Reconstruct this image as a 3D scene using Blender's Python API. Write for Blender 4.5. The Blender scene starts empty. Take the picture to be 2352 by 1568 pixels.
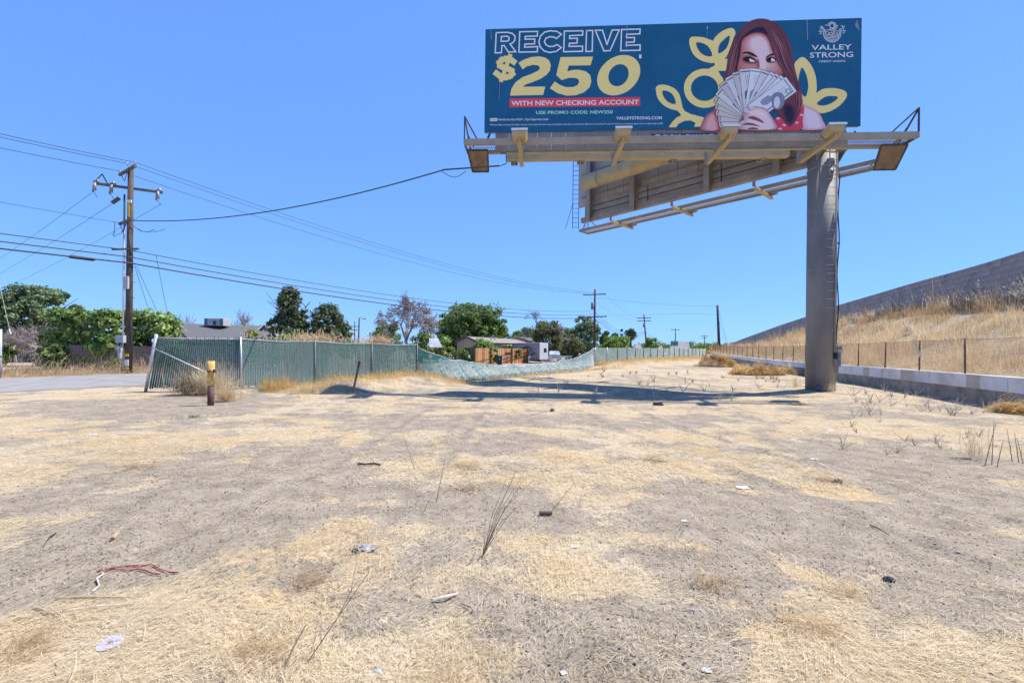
import bpy, math, random
import numpy as np
from mathutils import Vector, Matrix

# ------------------------------------------------------------------ camera, sky, sun, exposure
scn = bpy.context.scene
CAMH = 1.7
F = 1045.0                      # focal length in pixels of a 2352 px wide print
HX, HY = 1176.0, 799.0          # where the level line of sight meets the print
ROLL = math.radians(-0.65)
cam = bpy.data.cameras.new("camera")
cam.sensor_width = 36.0
cam.lens = 36.0 * F / 2352.0
cam.shift_y = (HY - 784.0) / 2352.0
cam.clip_start = 0.05
cam.clip_end = 6000
camo = bpy.data.objects.new("camera", cam)
scn.collection.objects.link(camo)
camo.location = (0, 0, CAMH)
camo.rotation_euler = (math.radians(90), ROLL, 0)
scn.camera = camo

SUN_EL = math.radians(60)
SUN_AZ = math.radians(70)       # from +Y towards +X
world = bpy.data.worlds.new("World")
scn.world = world
world.use_nodes = True
wn = world.node_tree
sky = wn.nodes.new("ShaderNodeTexSky")
sky.sky_type = 'NISHITA'
sky.sun_disc = False
sky.sun_elevation = SUN_EL
sky.sun_rotation = SUN_AZ
sky.altitude = 100
sky.air_density = 1.0
sky.dust_density = 0.0
sky.ozone_density = 6.0
bg = wn.nodes["Background"]
bg.inputs[1].default_value = 0.15
gm = wn.nodes.new("ShaderNodeGamma")           # a softer fall-off towards the horizon, as in the hazy summer air
gm.inputs[1].default_value = 0.43
tn = wn.nodes.new("ShaderNodeMix"); tn.data_type = 'RGBA'; tn.blend_type = 'MULTIPLY'; tn.inputs[0].default_value = 1.0
tn.inputs[7].default_value = (0.375, 0.665, 1.25, 1)
wn.links.new(sky.outputs[0], gm.inputs[0]); wn.links.new(gm.outputs[0], tn.inputs[6]); wn.links.new(tn.outputs[2], bg.inputs[0])
sun = bpy.data.lights.new("sun", 'SUN')
sun.energy = 2.6
sun.angle = math.radians(0.5)
sun.color = (1.0, 0.95, 0.87)
suno = bpy.data.objects.new("sun", sun)
scn.collection.objects.link(suno)
_sd = Vector((math.sin(SUN_AZ) * math.cos(SUN_EL), math.cos(SUN_AZ) * math.cos(SUN_EL), math.sin(SUN_EL)))
suno.rotation_euler = _sd.to_track_quat('Z', 'Y').to_euler()
suno.location = _sd * 60
scn.view_settings.view_transform = 'Standard'
scn.view_settings.look = 'None'
scn.view_settings.exposure = 1.62
scn.view_settings.gamma = 1.0
scn.view_settings.use_curve_mapping = False

random.seed(7)
RNG = np.random.default_rng(11)

# ------------------------------------------------------------------ helpers
_up = Vector((math.sin(ROLL), 0, math.cos(ROLL)))
_rt = Vector((math.cos(ROLL), 0, -math.sin(ROLL)))
def P(x, y, D):                 # a place D metres ahead that the survey print shows at (x, y)
    return Vector((0, D, CAMH)) + _rt * ((x - HX) / F * D) + _up * ((HY - y) / F * D)
def G(x, y, z=0.0):             # the ground place shown at (x, y)
    d = P(x, y, 1.0) - Vector((0, 0, CAMH))
    return Vector((0, 0, CAMH)) + d * ((z - CAMH) / d.z)

def link(o):
    scn.collection.objects.link(o)
    return o
def tag(o, label=None, cat=None, group=None, kind=None):
    if label: o["label"] = label
    if cat: o["category"] = cat
    if group: o["group"] = group
    if kind: o["kind"] = kind
    return o
def thing(name, label, cat, loc=(0, 0, 0), group=None):
    o = link(bpy.data.objects.new(name, None))
    o.location = loc
    o.empty_display_size = 0.2
    return tag(o, label, cat, group)
def origin_of(o):
    v = Vector((0, 0, 0))
    while o is not None:
        v += Vector(o.location)
        o = o.parent
    return v
def copy_tree(o, parent=None):
    c = o.copy()
    link(c)
    c.parent = parent
    for ch in o.children:
        copy_tree(ch, c)
    return c
def mesh_np(name, v, f, mat, parent=None, rnd=None, smooth=False, loc=None, attrs=None):
    """v (N,3) world; f (M,k) one polygon size."""
    v = np.asarray(v, dtype=np.float64)
    f = np.asarray(f, dtype=np.int32)
    off = origin_of(parent) if parent is not None else Vector(loc if loc is not None else (0, 0, 0))
    v = v - np.array(off)
    me = bpy.data.meshes.new(name)
    me.vertices.add(len(v))
    me.vertices.foreach_set("co", v.astype(np.float32).ravel())
    k = f.shape[1]
    me.loops.add(f.size)
    me.loops.foreach_set("vertex_index", f.ravel())
    me.polygons.add(len(f))
    me.polygons.foreach_set("loop_start", np.arange(0, f.size, k, dtype=np.int32))
    me.polygons.foreach_set("loop_total", np.full(len(f), k, dtype=np.int32))
    if smooth:
        me.polygons.foreach_set("use_smooth", np.ones(len(f), dtype=bool))
    me.update(calc_edges=True)
    if rnd is not None:
        a = me.attributes.new("rnd", 'FLOAT', 'POINT')
        a.data.foreach_set("value", np.asarray(rnd, dtype=np.float32))
    for key, val in (attrs or {}).items():
        a = me.attributes.new(key, 'FLOAT', 'POINT')
        a.data.foreach_set("value", np.asarray(val, dtype=np.float32))
    me.materials.append(mat)
    o = link(bpy.data.objects.new(name, me))
    if parent is not None: o.parent = parent
    else: o.location = off
    return o
class MB:
    def __init__(s): s.v = []; s.f = []
    def box(s, c, d, R=None):
        c = Vector(c); i = len(s.v)
        for sx, sy, sz in ((-1,-1,-1),(1,-1,-1),(1,1,-1),(-1,1,-1),(-1,-1,1),(1,-1,1),(1,1,1),(-1,1,1)):
            p = Vector((sx*d[0]/2, sy*d[1]/2, sz*d[2]/2))
            s.v.append(c + (R @ p if R else p))
        for q in ((0,3,2,1),(4,5,6,7),(0,1,5,4),(1,2,6,5),(2,3,7,6),(3,0,4,7)):
            s.f.append(tuple(i+k for k in q))
        return s
    def bar(s, p, q, w, h=None, up=(0, 0, 1)):
        p = Vector(p); q = Vector(q); h = w if h is None else h
        d = q - p; L = d.length
        if L < 1e-6: return s
        d /= L; u = Vector(up)
        if abs(d.dot(u)) > 0.98: u = Vector((1, 0, 0))
        sx = d.cross(u).normalized(); uz = sx.cross(d)
        return s.box((p+q)/2, (w, L, h), Matrix((sx, d, uz)).transposed())
    def tube(s, pts, r, n=6, cap=True):
        pts = [Vector(p) for p in pts]; m = len(pts)
        rr = r if isinstance(r, (list, tuple)) else [r]*m
        i0 = len(s.v); prev = None
        for k, p in enumerate(pts):
            t = (pts[min(k+1, m-1)] - pts[max(k-1, 0)])
            t = t.normalized() if t.length > 1e-9 else Vector((0, 0, 1))
            if prev is None:
                a = Vector((0, 0, 1)) if abs(t.z) < 0.9 else Vector((1, 0, 0))
                prev = t.cross(a).normalized()
            else:
                prev = (prev - t * prev.dot(t)).normalized()
            b = t.cross(prev)
            for j in range(n):
                an = 2*math.pi*j/n
                s.v.append(p + (prev*math.cos(an) + b*math.sin(an))*rr[k])
        for k in range(m-1):
            for j in range(n):
                a = i0+k*n+j; b2 = i0+k*n+(j+1) % n
                s.f.append((a, b2, b2+n, a+n))
        if cap:
            s.f.append(tuple(i0+j for j in range(n))[::-1])
            s.f.append(tuple(i0+(m-1)*n+j for j in range(n)))
        return s
    def poly(s, pts):
        i = len(s.v)
        s.v += [Vector(p) for p in pts]
        s.f.append(tuple(range(i, i+len(pts))))
        return s
    def build(s, name, mat, parent=None, label=None, smooth=False, loc=None, kind=None, bevel=0):
        off = origin_of(parent) if parent is not None else Vector(loc if loc is not None else (0, 0, 0))
        me = bpy.data.meshes.new(name)
        me.from_pydata([tuple(v - off) for v in s.v], [], s.f)
        if smooth:
            for p in me.polygons: p.use_smooth = len(p.vertices) == 4
        me.materials.append(mat)
        me.update()
        o = link(bpy.data.objects.new(name, me))
        if parent is not None: o.parent = parent
        else: o.location = off
        if bevel:
            b = o.modifiers.new("bevel", 'BEVEL'); b.width = bevel; b.segments = 2; b.limit_method = 'ANGLE'
        return tag(o, label, kind=kind)

def mat(name, c1, c2=None, scale=4.0, rough=0.8, bump=0.0, bscale=30.0, metal=0.0, spec=0.3, stretch=None, rnd=False, lo=0.35, hi=0.65):
    m = bpy.data.materials.new(name); m.use_nodes = True
    nt = m.node_tree; b = nt.nodes["Principled BSDF"]
    b.inputs["Roughness"].default_value = rough
    b.inputs["Metallic"].default_value = metal
    b.inputs["Specular IOR Level"].default_value = spec
    b.inputs["Base Color"].default_value = (*c1, 1)
    co = nt.nodes.new("ShaderNodeTexCoord").outputs["Object"]
    if stretch:
        mp = nt.nodes.new("ShaderNodeMapping"); mp.inputs["Scale"].default_value = stretch
        nt.links.new(co, mp.inputs[0]); co = mp.outputs[0]
    if c2 is not None:
        rp = nt.nodes.new("ShaderNodeValToRGB")
        rp.color_ramp.elements[0].color = (*c1, 1); rp.color_ramp.elements[1].color = (*c2, 1)
        if rnd:
            at = nt.nodes.new("ShaderNodeAttribute"); at.attribute_name = "rnd"
            nt.links.new(at.outputs["Fac"], rp.inputs[0])
        else:
            n = nt.nodes.new("ShaderNodeTexNoise"); n.inputs["Scale"].default_value = scale
            n.inputs["Detail"].default_value = 7; n.inputs["Roughness"].default_value = 0.6
            rp.color_ramp.elements[0].position = lo; rp.color_ramp.elements[1].position = hi
            nt.links.new(co, n.inputs["Vector"]); nt.links.new(n.outputs[0], rp.inputs[0])
        nt.links.new(rp.outputs[0], b.inputs["Base Color"])
    if bump:
        n2 = nt.nodes.new("ShaderNodeTexNoise"); n2.inputs["Scale"].default_value = bscale; n2.inputs["Detail"].default_value = 5
        bp = nt.nodes.new("ShaderNodeBump"); bp.inputs["Strength"].default_value = bump; bp.inputs["Distance"].default_value = 0.02
        nt.links.new(co, n2.inputs["Vector"]); nt.links.new(n2.outputs[0], bp.inputs["Height"])
        nt.links.new(bp.outputs[0], b.inputs["Normal"])
    return m
def leafmat(name, c1, c2, trans=0.35, gloss=0.03):
    m = bpy.data.materials.new(name); m.use_nodes = True
    nt = m.node_tree; out = nt.nodes["Material Output"]; nt.nodes.remove(nt.nodes["Principled BSDF"])
    at = nt.nodes.new("ShaderNodeAttribute"); at.attribute_name = "rnd"
    rp = nt.nodes.new("ShaderNodeValToRGB")
    rp.color_ramp.elements[0].color = (*c1, 1); rp.color_ramp.elements[1].color = (*c2, 1)
    d = nt.nodes.new("ShaderNodeBsdfDiffuse"); t = nt.nodes.new("ShaderNodeBsdfTranslucent"); mx = nt.nodes.new("ShaderNodeMixShader")
    g = nt.nodes.new("ShaderNodeBsdfGlossy"); g.inputs["Roughness"].default_value = 0.55; g.inputs["Color"].default_value = (.8, .8, .8, 1)
    mx2 = nt.nodes.new("ShaderNodeMixShader"); mx2.inputs[0].default_value = gloss
    mx.inputs[0].default_value = trans
    nt.links.new(at.outputs["Fac"], rp.inputs[0])
    nt.links.new(rp.outputs[0], d.inputs[0]); nt.links.new(rp.outputs[0], t.inputs[0])
    nt.links.new(d.outputs[0], mx.inputs[1]); nt.links.new(t.outputs[0], mx.inputs[2])
    nt.links.new(mx.outputs[0], mx2.inputs[1]); nt.links.new(g.outputs[0], mx2.inputs[2])
    nt.links.new(mx2.outputs[0], out.inputs[0])
    return m
def S(r, g, b):                 # sRGB 0..255 to linear
    return tuple(((c/255)/12.92 if c/255 <= 0.04045 else ((c/255+0.055)/1.055)**2.4) for c in (r, g, b))

# value noise on arrays
_tab = np.random.default_rng(3).random((256, 256))
def vnoise(x, y):
    x = np.asarray(x, float); y = np.asarray(y, float)
    xi = np.floor(x).astype(int); yi = np.floor(y).astype(int)
    fx = x - xi; fy = y - yi
    fx = fx*fx*(3-2*fx); fy = fy*fy*(3-2*fy)
    a = _tab[xi & 255, yi & 255]; b = _tab[(xi+1) & 255, yi & 255]
    c = _tab[xi & 255, (yi+1) & 255]; d = _tab[(xi+1) & 255, (yi+1) & 255]
    return (a*(1-fx)+b*fx)*(1-fy) + (c*(1-fx)+d*fx)*fy
def fbm(x, y, o=4):
    t = 0; a = 0.5; s = 0
    for k in range(o):
        t = t + a*vnoise(x*2**k+17*k, y*2**k+31*k); s += a; a *= 0.5
    return t/s
def sst(a, b, x):
    t = np.clip((np.asarray(x, float)-a)/(b-a), 0, 1)
    return t*t*(3-2*t)

# ------------------------------------------------------------------ the lie of the land
P2 = np.array((-10.3, 17.4)); FD = np.array((0.555, 0.832)); FN = np.array((-0.832, 0.555))   # green fence line
PP = np.array((16.2, 14.4)); PD = np.array((0.287, 0.958))                                    # parapet line
def along_off(x, y):
    rx = np.asarray(x, float)-P2[0]; ry = np.asarray(y, float)-P2[1]
    return rx*FD[0]+ry*FD[1], rx*FN[0]+ry*FN[1]
def par_off(x, y):               # distance to the left of the parapet
    rx = np.asarray(x, float)-PP[0]; ry = np.asarray(y, float)-PP[1]
    return -(rx*PD[1]-ry*PD[0])
RUTS = ((-2.6, 2.0, -1.2, 13.0), (4.5, 2.4, 2.6, 13.5), (-9.0, 12.2, 3.0, 11.2))
def height(x, y):
    x = np.asarray(x, float); y = np.asarray(y, float)
    al, of = along_off(x, y); po = par_off(x, y)
    near = sst(60, 20, np.hypot(x, y))*(1-sst(2.6, 4.2, of)*sst(15.2, 13.8, of))
    h = 0.10*(fbm(x/5, y/5, 3)-0.5)*near + 0.03*(vnoise(x/0.7, y/0.7)-0.5)*near + 0.035*(fbm(x/0.36, y/0.36, 3)-0.5)*sst(16, 9, y)*sst(0, 1.5, y)
    h = h - 0.34*sst(2, 8, of)*sst(6, 34, al)
    rag = 0.7+0.6*vnoise(x/1.3, y/1.3)
    h = h + 0.33*np.exp(-((of+2.4)/1.1)**2)*sst(0.8, 3, al)*sst(10, 7, al)*rag
    h = h + 0.45*np.exp(-((of+2.2)/1.3)**2)*sst(31, 35, al)*rag*sst(90, 70, al)
    h = h - 0.34*np.exp(-((of+1.2)/1.6)**2)*sst(10, 13, al)*sst(32, 28, al)
    h = h + 0.10*np.exp(-(((x-12.7)/1.6)**2+((y-18.9)/1.6)**2))
    h = h - 0.18*np.exp(-((po-0.5)/0.6)**2)*sst(90, 60, y)
    dip = sst(-10.5, -9, x)*sst(-2.2, -3.4, x)
    h = h - 0.26*np.exp(-((y-16.9)/0.9)**2)*dip + 0.10*np.exp(-((y-15.3)/0.5)**2)*dip*rag
    h = h - 0.30*np.exp(-((x+1.2)/3.0)**2-((y-23.5)/2.2)**2)
    # tyre ruts across the lot
    for k, (ax, ay, bx, by) in enumerate(RUTS):
        dx, dy = bx-ax, by-ay; L = math.hypot(dx, dy); dx /= L; dy /= L
        tt = (x-ax)*dx+(y-ay)*dy; ss = (x-ax)*-dy+(y-ay)*dx+0.25*np.sin(tt*.45+k)
        w = sst(0, 1.5, tt)*sst(L, L-1.5, tt)
        for o in (-.78, .78):
            q = np.abs(ss-o)
            h = h + w*(-0.022*np.exp(-(q/.12)**2)+0.018*np.exp(-((q-.2)/.06)**2))
    return h
def hz(x, y): return float(height(x, y))

# straw cover: 1 = matted straw, 0 = bare dirt.  Bare patches and tyre paths as they lie on the lot (ellipses on the ground)
_bare = []
for (px, py, rx, ry, w) in (
    (600,1150,330,85,1.0),(420,1075,260,30,.8),(250,1300,210,75,1.0),(330,940,270,30,1.0),(700,1040,240,32,.7),(150,1165,170,30,.8),
    (1170,1165,160,55,.9),(1110,1022,90,12,1.0),(1000,975,170,10,.6),(1400,975,180,8,.6),(980,1265,80,30,.6),
    (2080,1060,230,60,1.0),(2230,1140,220,50,1.0),(1900,1210,330,55,1.0),(2180,1290,260,70,.95),(2300,1400,160,70,.9),
    (1480,1470,170,110,1.0),(1330,1560,160,40,.8),(1640,1300,180,45,.7),(1660,1120,120,28,.5),(560,1330,160,50,.6),(900,1390,140,40,.45),
    (1560,960,140,7,.5),(1700,1030,160,12,.5),(1600,905,260,8,.6),(1300,890,200,6,.5),(1750,850,160,10,.6),(2100,960,160,9,.5),(1180,1010,120,12,.6)):
    c = G(px, py); e1 = G(px+rx, py); e2 = G(px, py-ry) if py-ry > 830 else G(px, 830); e3 = G(px, py+ry)
    _bare.append((c.x, (e2.y+e3.y)/2, abs(e1.x-c.x)+.05, abs(e2.y-e3.y)/2+.05, w))
def straw(x, y):
    x = np.asarray(x, float); y = np.asarray(y, float)
    jx = 1.7*(fbm(x/1.3+5, y/1.3, 5)-0.5); jy = 2.0*(fbm(x/1.3, y/1.3+9, 5)-0.5)
    b = np.zeros_like(x)
    for cx, cy, rx, ry, w in _bare:
        q = np.sqrt(((x+jx*min(1, rx)-cx)/rx)**2+((y+jy*min(1.6, ry)-cy)/ry)**2)
        b = np.maximum(b, w*sst(1.45, 0.45, q))
    n = fbm(x/0.55+40, y/0.55, 4)
    s = 0.74+1.4*(n-0.5)-b*0.78
    s = s - 0.26*sst(6.5, 12, y)*sst(40, 25, y) + 0.55*sst(7, 12, y)*(fbm(x/3.5+9, y/0.9, 4)-0.5)
    s = s + 0.7*(fbm(x/2.6+3, y/3.4+8, 3)-0.5) + 0.6*(fbm(x/1.7+y*.25+20, y/0.42, 3)-0.5)
    for k, (ax, ay, bx, by) in enumerate(RUTS):
        dx, dy = bx-ax, by-ay; L = math.hypot(dx, dy); dx /= L; dy /= L
        tt = (x-ax)*dx+(y-ay)*dy; ss = (x-ax)*-dy+(y-ay)*dx+0.25*np.sin(tt*.45+k)
        w = sst(0, 1.5, tt)*sst(L, L-1.5, tt)*(.4+.9*fbm(x/.7, y/.7+k, 3))
        for o in (-.78, .78): s = s - 0.42*w*np.exp(-((ss-o)/.17)**2)
    return np.clip(sst(0.08, 0.86, s), 0, 1)
# ------------------------------------------------------------------ materials of the setting
def ground_material():
    m = bpy.data.materials.new("dry_lot"); m.use_nodes = True
    nt = m.node_tree; b = nt.nodes["Principled BSDF"]; L = nt.links
    b.inputs["Roughness"].default_value = 0.95; b.inputs["Specular IOR Level"].default_value = 0.1
    co = nt.nodes.new("ShaderNodeTexCoord").outputs["Object"]
    def noise(scale, detail=8, rough=0.62, stretch=None):
        n = nt.nodes.new("ShaderNodeTexNoise"); n.inputs["Scale"].default_value = scale
        n.inputs["Detail"].default_value = detail; n.inputs["Roughness"].default_value = rough
        c = co
        if stretch:
            mp = nt.nodes.new("ShaderNodeMapping"); mp.inputs["Scale"].default_value = stretch[:3]; mp.inputs["Rotation"].default_value = (0, 0, stretch[3])
            L.new(co, mp.inputs[0]); c = mp.outputs[0]
        L.new(c, n.inputs["Vector"]); return n.outputs[0]
    def ramp(src, stops):
        r = nt.nodes.new("ShaderNodeValToRGB")
        while len(r.color_ramp.elements) < len(stops): r.color_ramp.elements.new(0.5)
        for e, (p, c) in zip(r.color_ramp.elements, stops): e.position = p; e.color = (*c, 1)
        L.new(src, r.inputs[0]); return r.outputs[0]
    def mix(f, a, c, typ='MIX'):
        x = nt.nodes.new("ShaderNodeMix"); x.data_type = 'RGBA'; x.blend_type = typ
        if isinstance(f, float): x.inputs[0].default_value = f
        else: L.new(f, x.inputs[0])
        L.new(a, x.inputs[6]); L.new(c, x.inputs[7]); return x.outputs[2]
    dirt = ramp(noise(3.0), [(0.3, (0.195, 0.163, 0.125)), (0.5, (0.275, 0.231, 0.180)), (0.72, (0.355, 0.30, 0.236))])
    fine = ramp(noise(55, 6, 0.7), [(0.32, (0.45, 0.43, 0.42)), (0.47, (0.95, 0.95, 0.95)), (0.7, (1.15, 1.13, 1.1))])
    dirt = mix(0.85, dirt, fine, 'MULTIPLY')
    s1 = ramp(noise(30, 7, 0.75, (1.0, 0.22, 1.0, 0.6)), [(0.30, (0.15, 0.118, 0.088)), (0.46, (0.36, 0.295, 0.215)), (0.66, (0.62, 0.52, 0.37))])  # darkest stops here and below paint the shadows between straws
    s2 = ramp(noise(34, 7, 0.75, (0.2, 1.0, 1.0, 0.3)), [(0.32, (0.16, 0.125, 0.09)), (0.46, (0.36, 0.30, 0.22)), (0.64, (0.62, 0.525, 0.375))])
    st = mix(noise(2.2), s1, s2)
    orange = ramp(noise(0.8, 5), [(0.40, (1, 1, 1)), (0.70, (1.0, 0.85, 0.60))])
    st = mix(1.0, st, orange, 'MULTIPLY')
    at = nt.nodes.new("ShaderNodeAttribute"); at.attribute_name = "straw"
    def madd(x, k, y):
        ad = nt.nodes.new("ShaderNodeMath"); ad.operation = 'MULTIPLY_ADD'; ad.inputs[1].default_value = k
        L.new(x, ad.inputs[0])
        if isinstance(y, float): ad.inputs[2].default_value = y
        else: L.new(y, ad.inputs[2])
        return ad.outputs[0]
    val = madd(at.outputs["Fac"], 0.80, -1.75)
    val = madd(noise(3.5, 9, 0.72), 2.6, val)
    val = madd(noise(40, 6, 0.75, (1.0, 0.35, 1.0, 0.6)), 1.8, val)
    fac = ramp(val, [(0.70, (0, 0, 0)), (1.05, (1, 1, 1))])
    L.new(mix(fac, dirt, st), b.inputs["Base Color"])
    bp = nt.nodes.new("ShaderNodeBump"); bp.inputs["Strength"].default_value = 0.7; bp.inputs["Distance"].default_value = 0.03
    hb = nt.nodes.new("ShaderNodeMath"); hb.operation = 'ADD'
    L.new(noise(28, 8, 0.7), hb.inputs[0]); L.new(noise(6, 4), hb.inputs[1])
    L.new(hb.outputs[0], bp.inputs["Height"]); L.new(bp.outputs[0], b.inputs["Normal"])
    return m
M = {}
M['ground'] = ground_material()
M['asphalt'] = mat('asphalt', (0.20, 0.19, 0.185), (0.30, 0.285, 0.275), 3, 0.9, 0.3, 120, stretch=(1, 0.25, 1))
M['straw'] = leafmat('dry_straw', (0.39, 0.285, 0.155), (0.84, 0.735, 0.53), 0.4, 0.0)
M['straw_gold'] = leafmat('golden_grass', (0.45, 0.29, 0.11), (0.80, 0.60, 0.30), 0.5, 0.0)
M['straw_tan'] = leafmat('tan_grass', (0.30, 0.19, 0.10), (0.74, 0.58, 0.37), 0.55, 0.0)
M['twig_dark'] = leafmat('dark_bits', (0.03, 0.025, 0.022), (0.20, 0.14, 0.09), 0.0)
M['seed'] = leafmat('feathery_seed', (0.50, 0.45, 0.36), (0.80, 0.75, 0.64), 0.5, 0.0)
M['stalk'] = mat('dry_stalk', (0.26, 0.18, 0.11), (0.42, 0.32, 0.22), 20, 0.9)
M['stalk_pale'] = mat('pale_stalk', (0.45, 0.37, 0.27), (0.62, 0.54, 0.44), 20, 0.9)
M['block'] = mat('block_wall', (0.26, 0.238, 0.225), (0.38, 0.35, 0.33), .8, 0.95, 0.4, 60)
M['block_b'] = mat('block_wall_pale', (0.30, 0.275, 0.26), (0.42, 0.385, 0.365), 1.5, 0.95, 0.4, 60)
M['block_c'] = mat('block_wall_dark', (0.225, 0.205, 0.195), (0.34, 0.31, 0.295), 1.5, 0.95, 0.4, 60)
M['concrete'] = mat('parapet_paint', (0.50, 0.47, 0.45), (0.70, 0.67, 0.66), 1.3, 0.8, 0.2, 40, lo=.33, hi=.55)
M['concrete_buff'] = mat('parapet_patch', (0.42, 0.38, 0.32), (0.50, 0.46, 0.40), 3.0, 0.85, 0.15, 40)
M['concrete_old'] = mat('raw_concrete', (0.20, 0.17, 0.14), (0.36, 0.32, 0.27), 2.5, 0.95, 0.5, 25)
M['galv'] = mat('galvanised_steel', (0.45, 0.45, 0.46), (0.62, 0.62, 0.63), 12, 0.45, 0.0, metal=0.5, spec=0.5)
M['post_dull'] = mat('dull_post', (0.15, 0.15, 0.155), (0.24, 0.24, 0.245), 10, 0.6)
M['wire'] = mat('galvanised_wire', (0.66, 0.67, 0.66), None, rough=0.5, spec=0.5)
M['rust'] = mat('rusty_steel', (0.10, 0.065, 0.05), (0.20, 0.13, 0.095), 14, 0.8)
M['rust_wire'] = mat('rusty_wire', (0.26, 0.19, 0.13), None, rough=0.8)
M['slat'] = mat('green_slat', (0.001, 0.070, 0.059), (0.004, 0.108, 0.094), 3.0, 0.55, spec=0.2, stretch=(1, 1, 0.25))
M['slat_pale'] = mat('sunlit_slat', (0.012, 0.080, 0.079), (0.028, 0.112, 0.111), 1.4, 0.5, spec=0.3)  # paler than the upright slats: direct sun put into the colour

# ------------------------------------------------------------------ ground, one sheet out to the horizon
def axis(lo, hi, step, far, g):
    a = list(np.arange(lo, hi+1e-6, step)); s = step
    while a[-1] < far: s *= g; a.append(a[-1]+s)
    s = step; b = []
    x = lo
    while x > -far: s *= g; x -= s; b.append(x)
    return np.array(b[::-1]+a)
gx = axis(-20, 20, 0.08, 2500, 1.12); gy = axis(0.5, 20, 0.07, 2500, 1.06)
X, Y = np.meshgrid(gx, gy)
nx, ny = len(gx), len(gy)
V = np.column_stack((X.ravel(), Y.ravel(), height(X, Y).ravel()))
idx = np.arange(nx*ny).reshape(ny, nx)
Q = np.column_stack((idx[:-1, :-1].ravel(), idx[:-1, 1:].ravel(), idx[1:, 1:].ravel(), idx[1:, :-1].ravel()))
_sv = straw(X, Y).ravel()
ground = mesh_np('ground', V, Q, M['ground'], smooth=True, attrs={'straw': _sv})
tag(ground, 'dry dirt lot with patches of matted yellow straw', kind='structure')

# frontage road beyond the green fence
def strip(name, material, o0, o1, a0, a1, lift, n=120, k=8, kind='structure', label=None):
    al = np.linspace(a0, a1, n); of = np.linspace(o0, o1, k)
    A, O = np.meshgrid(al, of)
    x = P2[0]+A*FD[0]+O*FN[0]; y = P2[1]+A*FD[1]+O*FN[1]
    v = np.column_stack((x.ravel(), y.ravel(), (height(x, y)*0+(-0.34*sst(2, 8, O)*sst(6, 34, A))+lift).ravel()))
    i = np.arange(n*k).reshape(k, n)
    q = np.column_stack((i[:-1, :-1].ravel(), i[:-1, 1:].ravel(), i[1:, 1:].ravel(), i[1:, :-1].ravel()))
    return tag(mesh_np(name, v, q, material, smooth=True), label, kind=kind)
strip('road', M['asphalt'], 4.6, 13.6, -60, 160, 0.014, label='grey asphalt frontage road running behind the green fence')

# ------------------------------------------------------------------ blades (straw, grass)
def blades(pos, length, width, az, lift, bend=0.25):
    """one bent two-triangle blade per position; lift = angle above the ground"""
    n = len(pos)
    d = np.column_stack((np.cos(az)*np.cos(lift), np.sin(az)*np.cos(lift), np.sin(lift)))
    sd = np.column_stack((-np.sin(az), np.cos(az), np.zeros(n)))
    base = pos; mid = pos + d*(length*0.5)[:, None]
    tip = pos + d*length[:, None]; tip[:, 2] -= bend*length*np.abs(np.cos(lift))*np.sin(lift+.25)
    tip += sd*(RNG.normal(0, .12, n)*length)[:, None]
    l = mid - sd*width[:, None]; r = mid + sd*width[:, None]
    v = np.stack((base, r, tip, l), 1).reshape(-1, 3)
    i = np.arange(n)*4
    f = np.concatenate((np.column_stack((i, i+1, i+3)), np.column_stack((i+3, i+1, i+2))))
    return v, f
def scatter_view(n, d0, d1, wid=1.32, power=1.0):
    D = d0*(d1/d0)**RNG.random(n) if power == 1.0 else d0+(d1-d0)*RNG.random(n)**power
    x = (RNG.random(n)*2-1)*wid*D
    return x, D
def straw_field():
    vs = []; fs = []; rs = []; off = 0
    for n, d0, d1, Lm, wm in ((330000, 1.5, 5.5, 0.06, 0.0013), (210000, 5.5, 13, 0.10, 0.0024), (90000, 13, 40, 0.17, 0.0055), (7000, 1.5, 8, 0.24, 0.0013), (6000, 6, 18, 0.34, 0.003)):
        x, y = scatter_view(n, d0, d1)
        al, of = along_off(x, y); po = par_off(x, y)
        s = straw(x, y)*(0.45+0.55*sst(.3, .6, fbm(x/0.35, y/0.35, 3)))
        keep = (RNG.random(n) < np.maximum(s*.85, 0.12)) & (of < 0.2) & (po > 0.4) & ((al > 0.5) | (of < 0.0))
        x = x[keep]; y = y[keep]; m = len(x)
        az = (fbm(x/1.3, y/1.3, 3)-0.5)*9 + RNG.normal(0, 0.75, m)
        ln = Lm*np.clip(RNG.lognormal(0.1, 0.45, m), .3, 2.6); w = wm*RNG.uniform(0.6, 1.3, m)
        lift = np.abs(RNG.normal(0.04, 0.13, m))
        p = np.column_stack((x, y, height(x, y)+RNG.uniform(0.002, 0.02, m)))
        v, f = blades(p, ln, w, az, lift)
        r = np.clip(RNG.normal(0.66, 0.26, m) - 0.30*sst(.55, .75, fbm(x/1.9+4, y/1.9, 3)), 0, 1)
        vs.append(v); fs.append(f+off); rs.append(np.repeat(r, 4)); off += len(v)
    o = mesh_np('straw', np.concatenate(vs), np.concatenate(fs), M['straw'], rnd=np.concatenate(rs))
    tag(o, 'flattened dry yellow straw scattered over the lot', kind='stuff')
straw_field()
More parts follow.
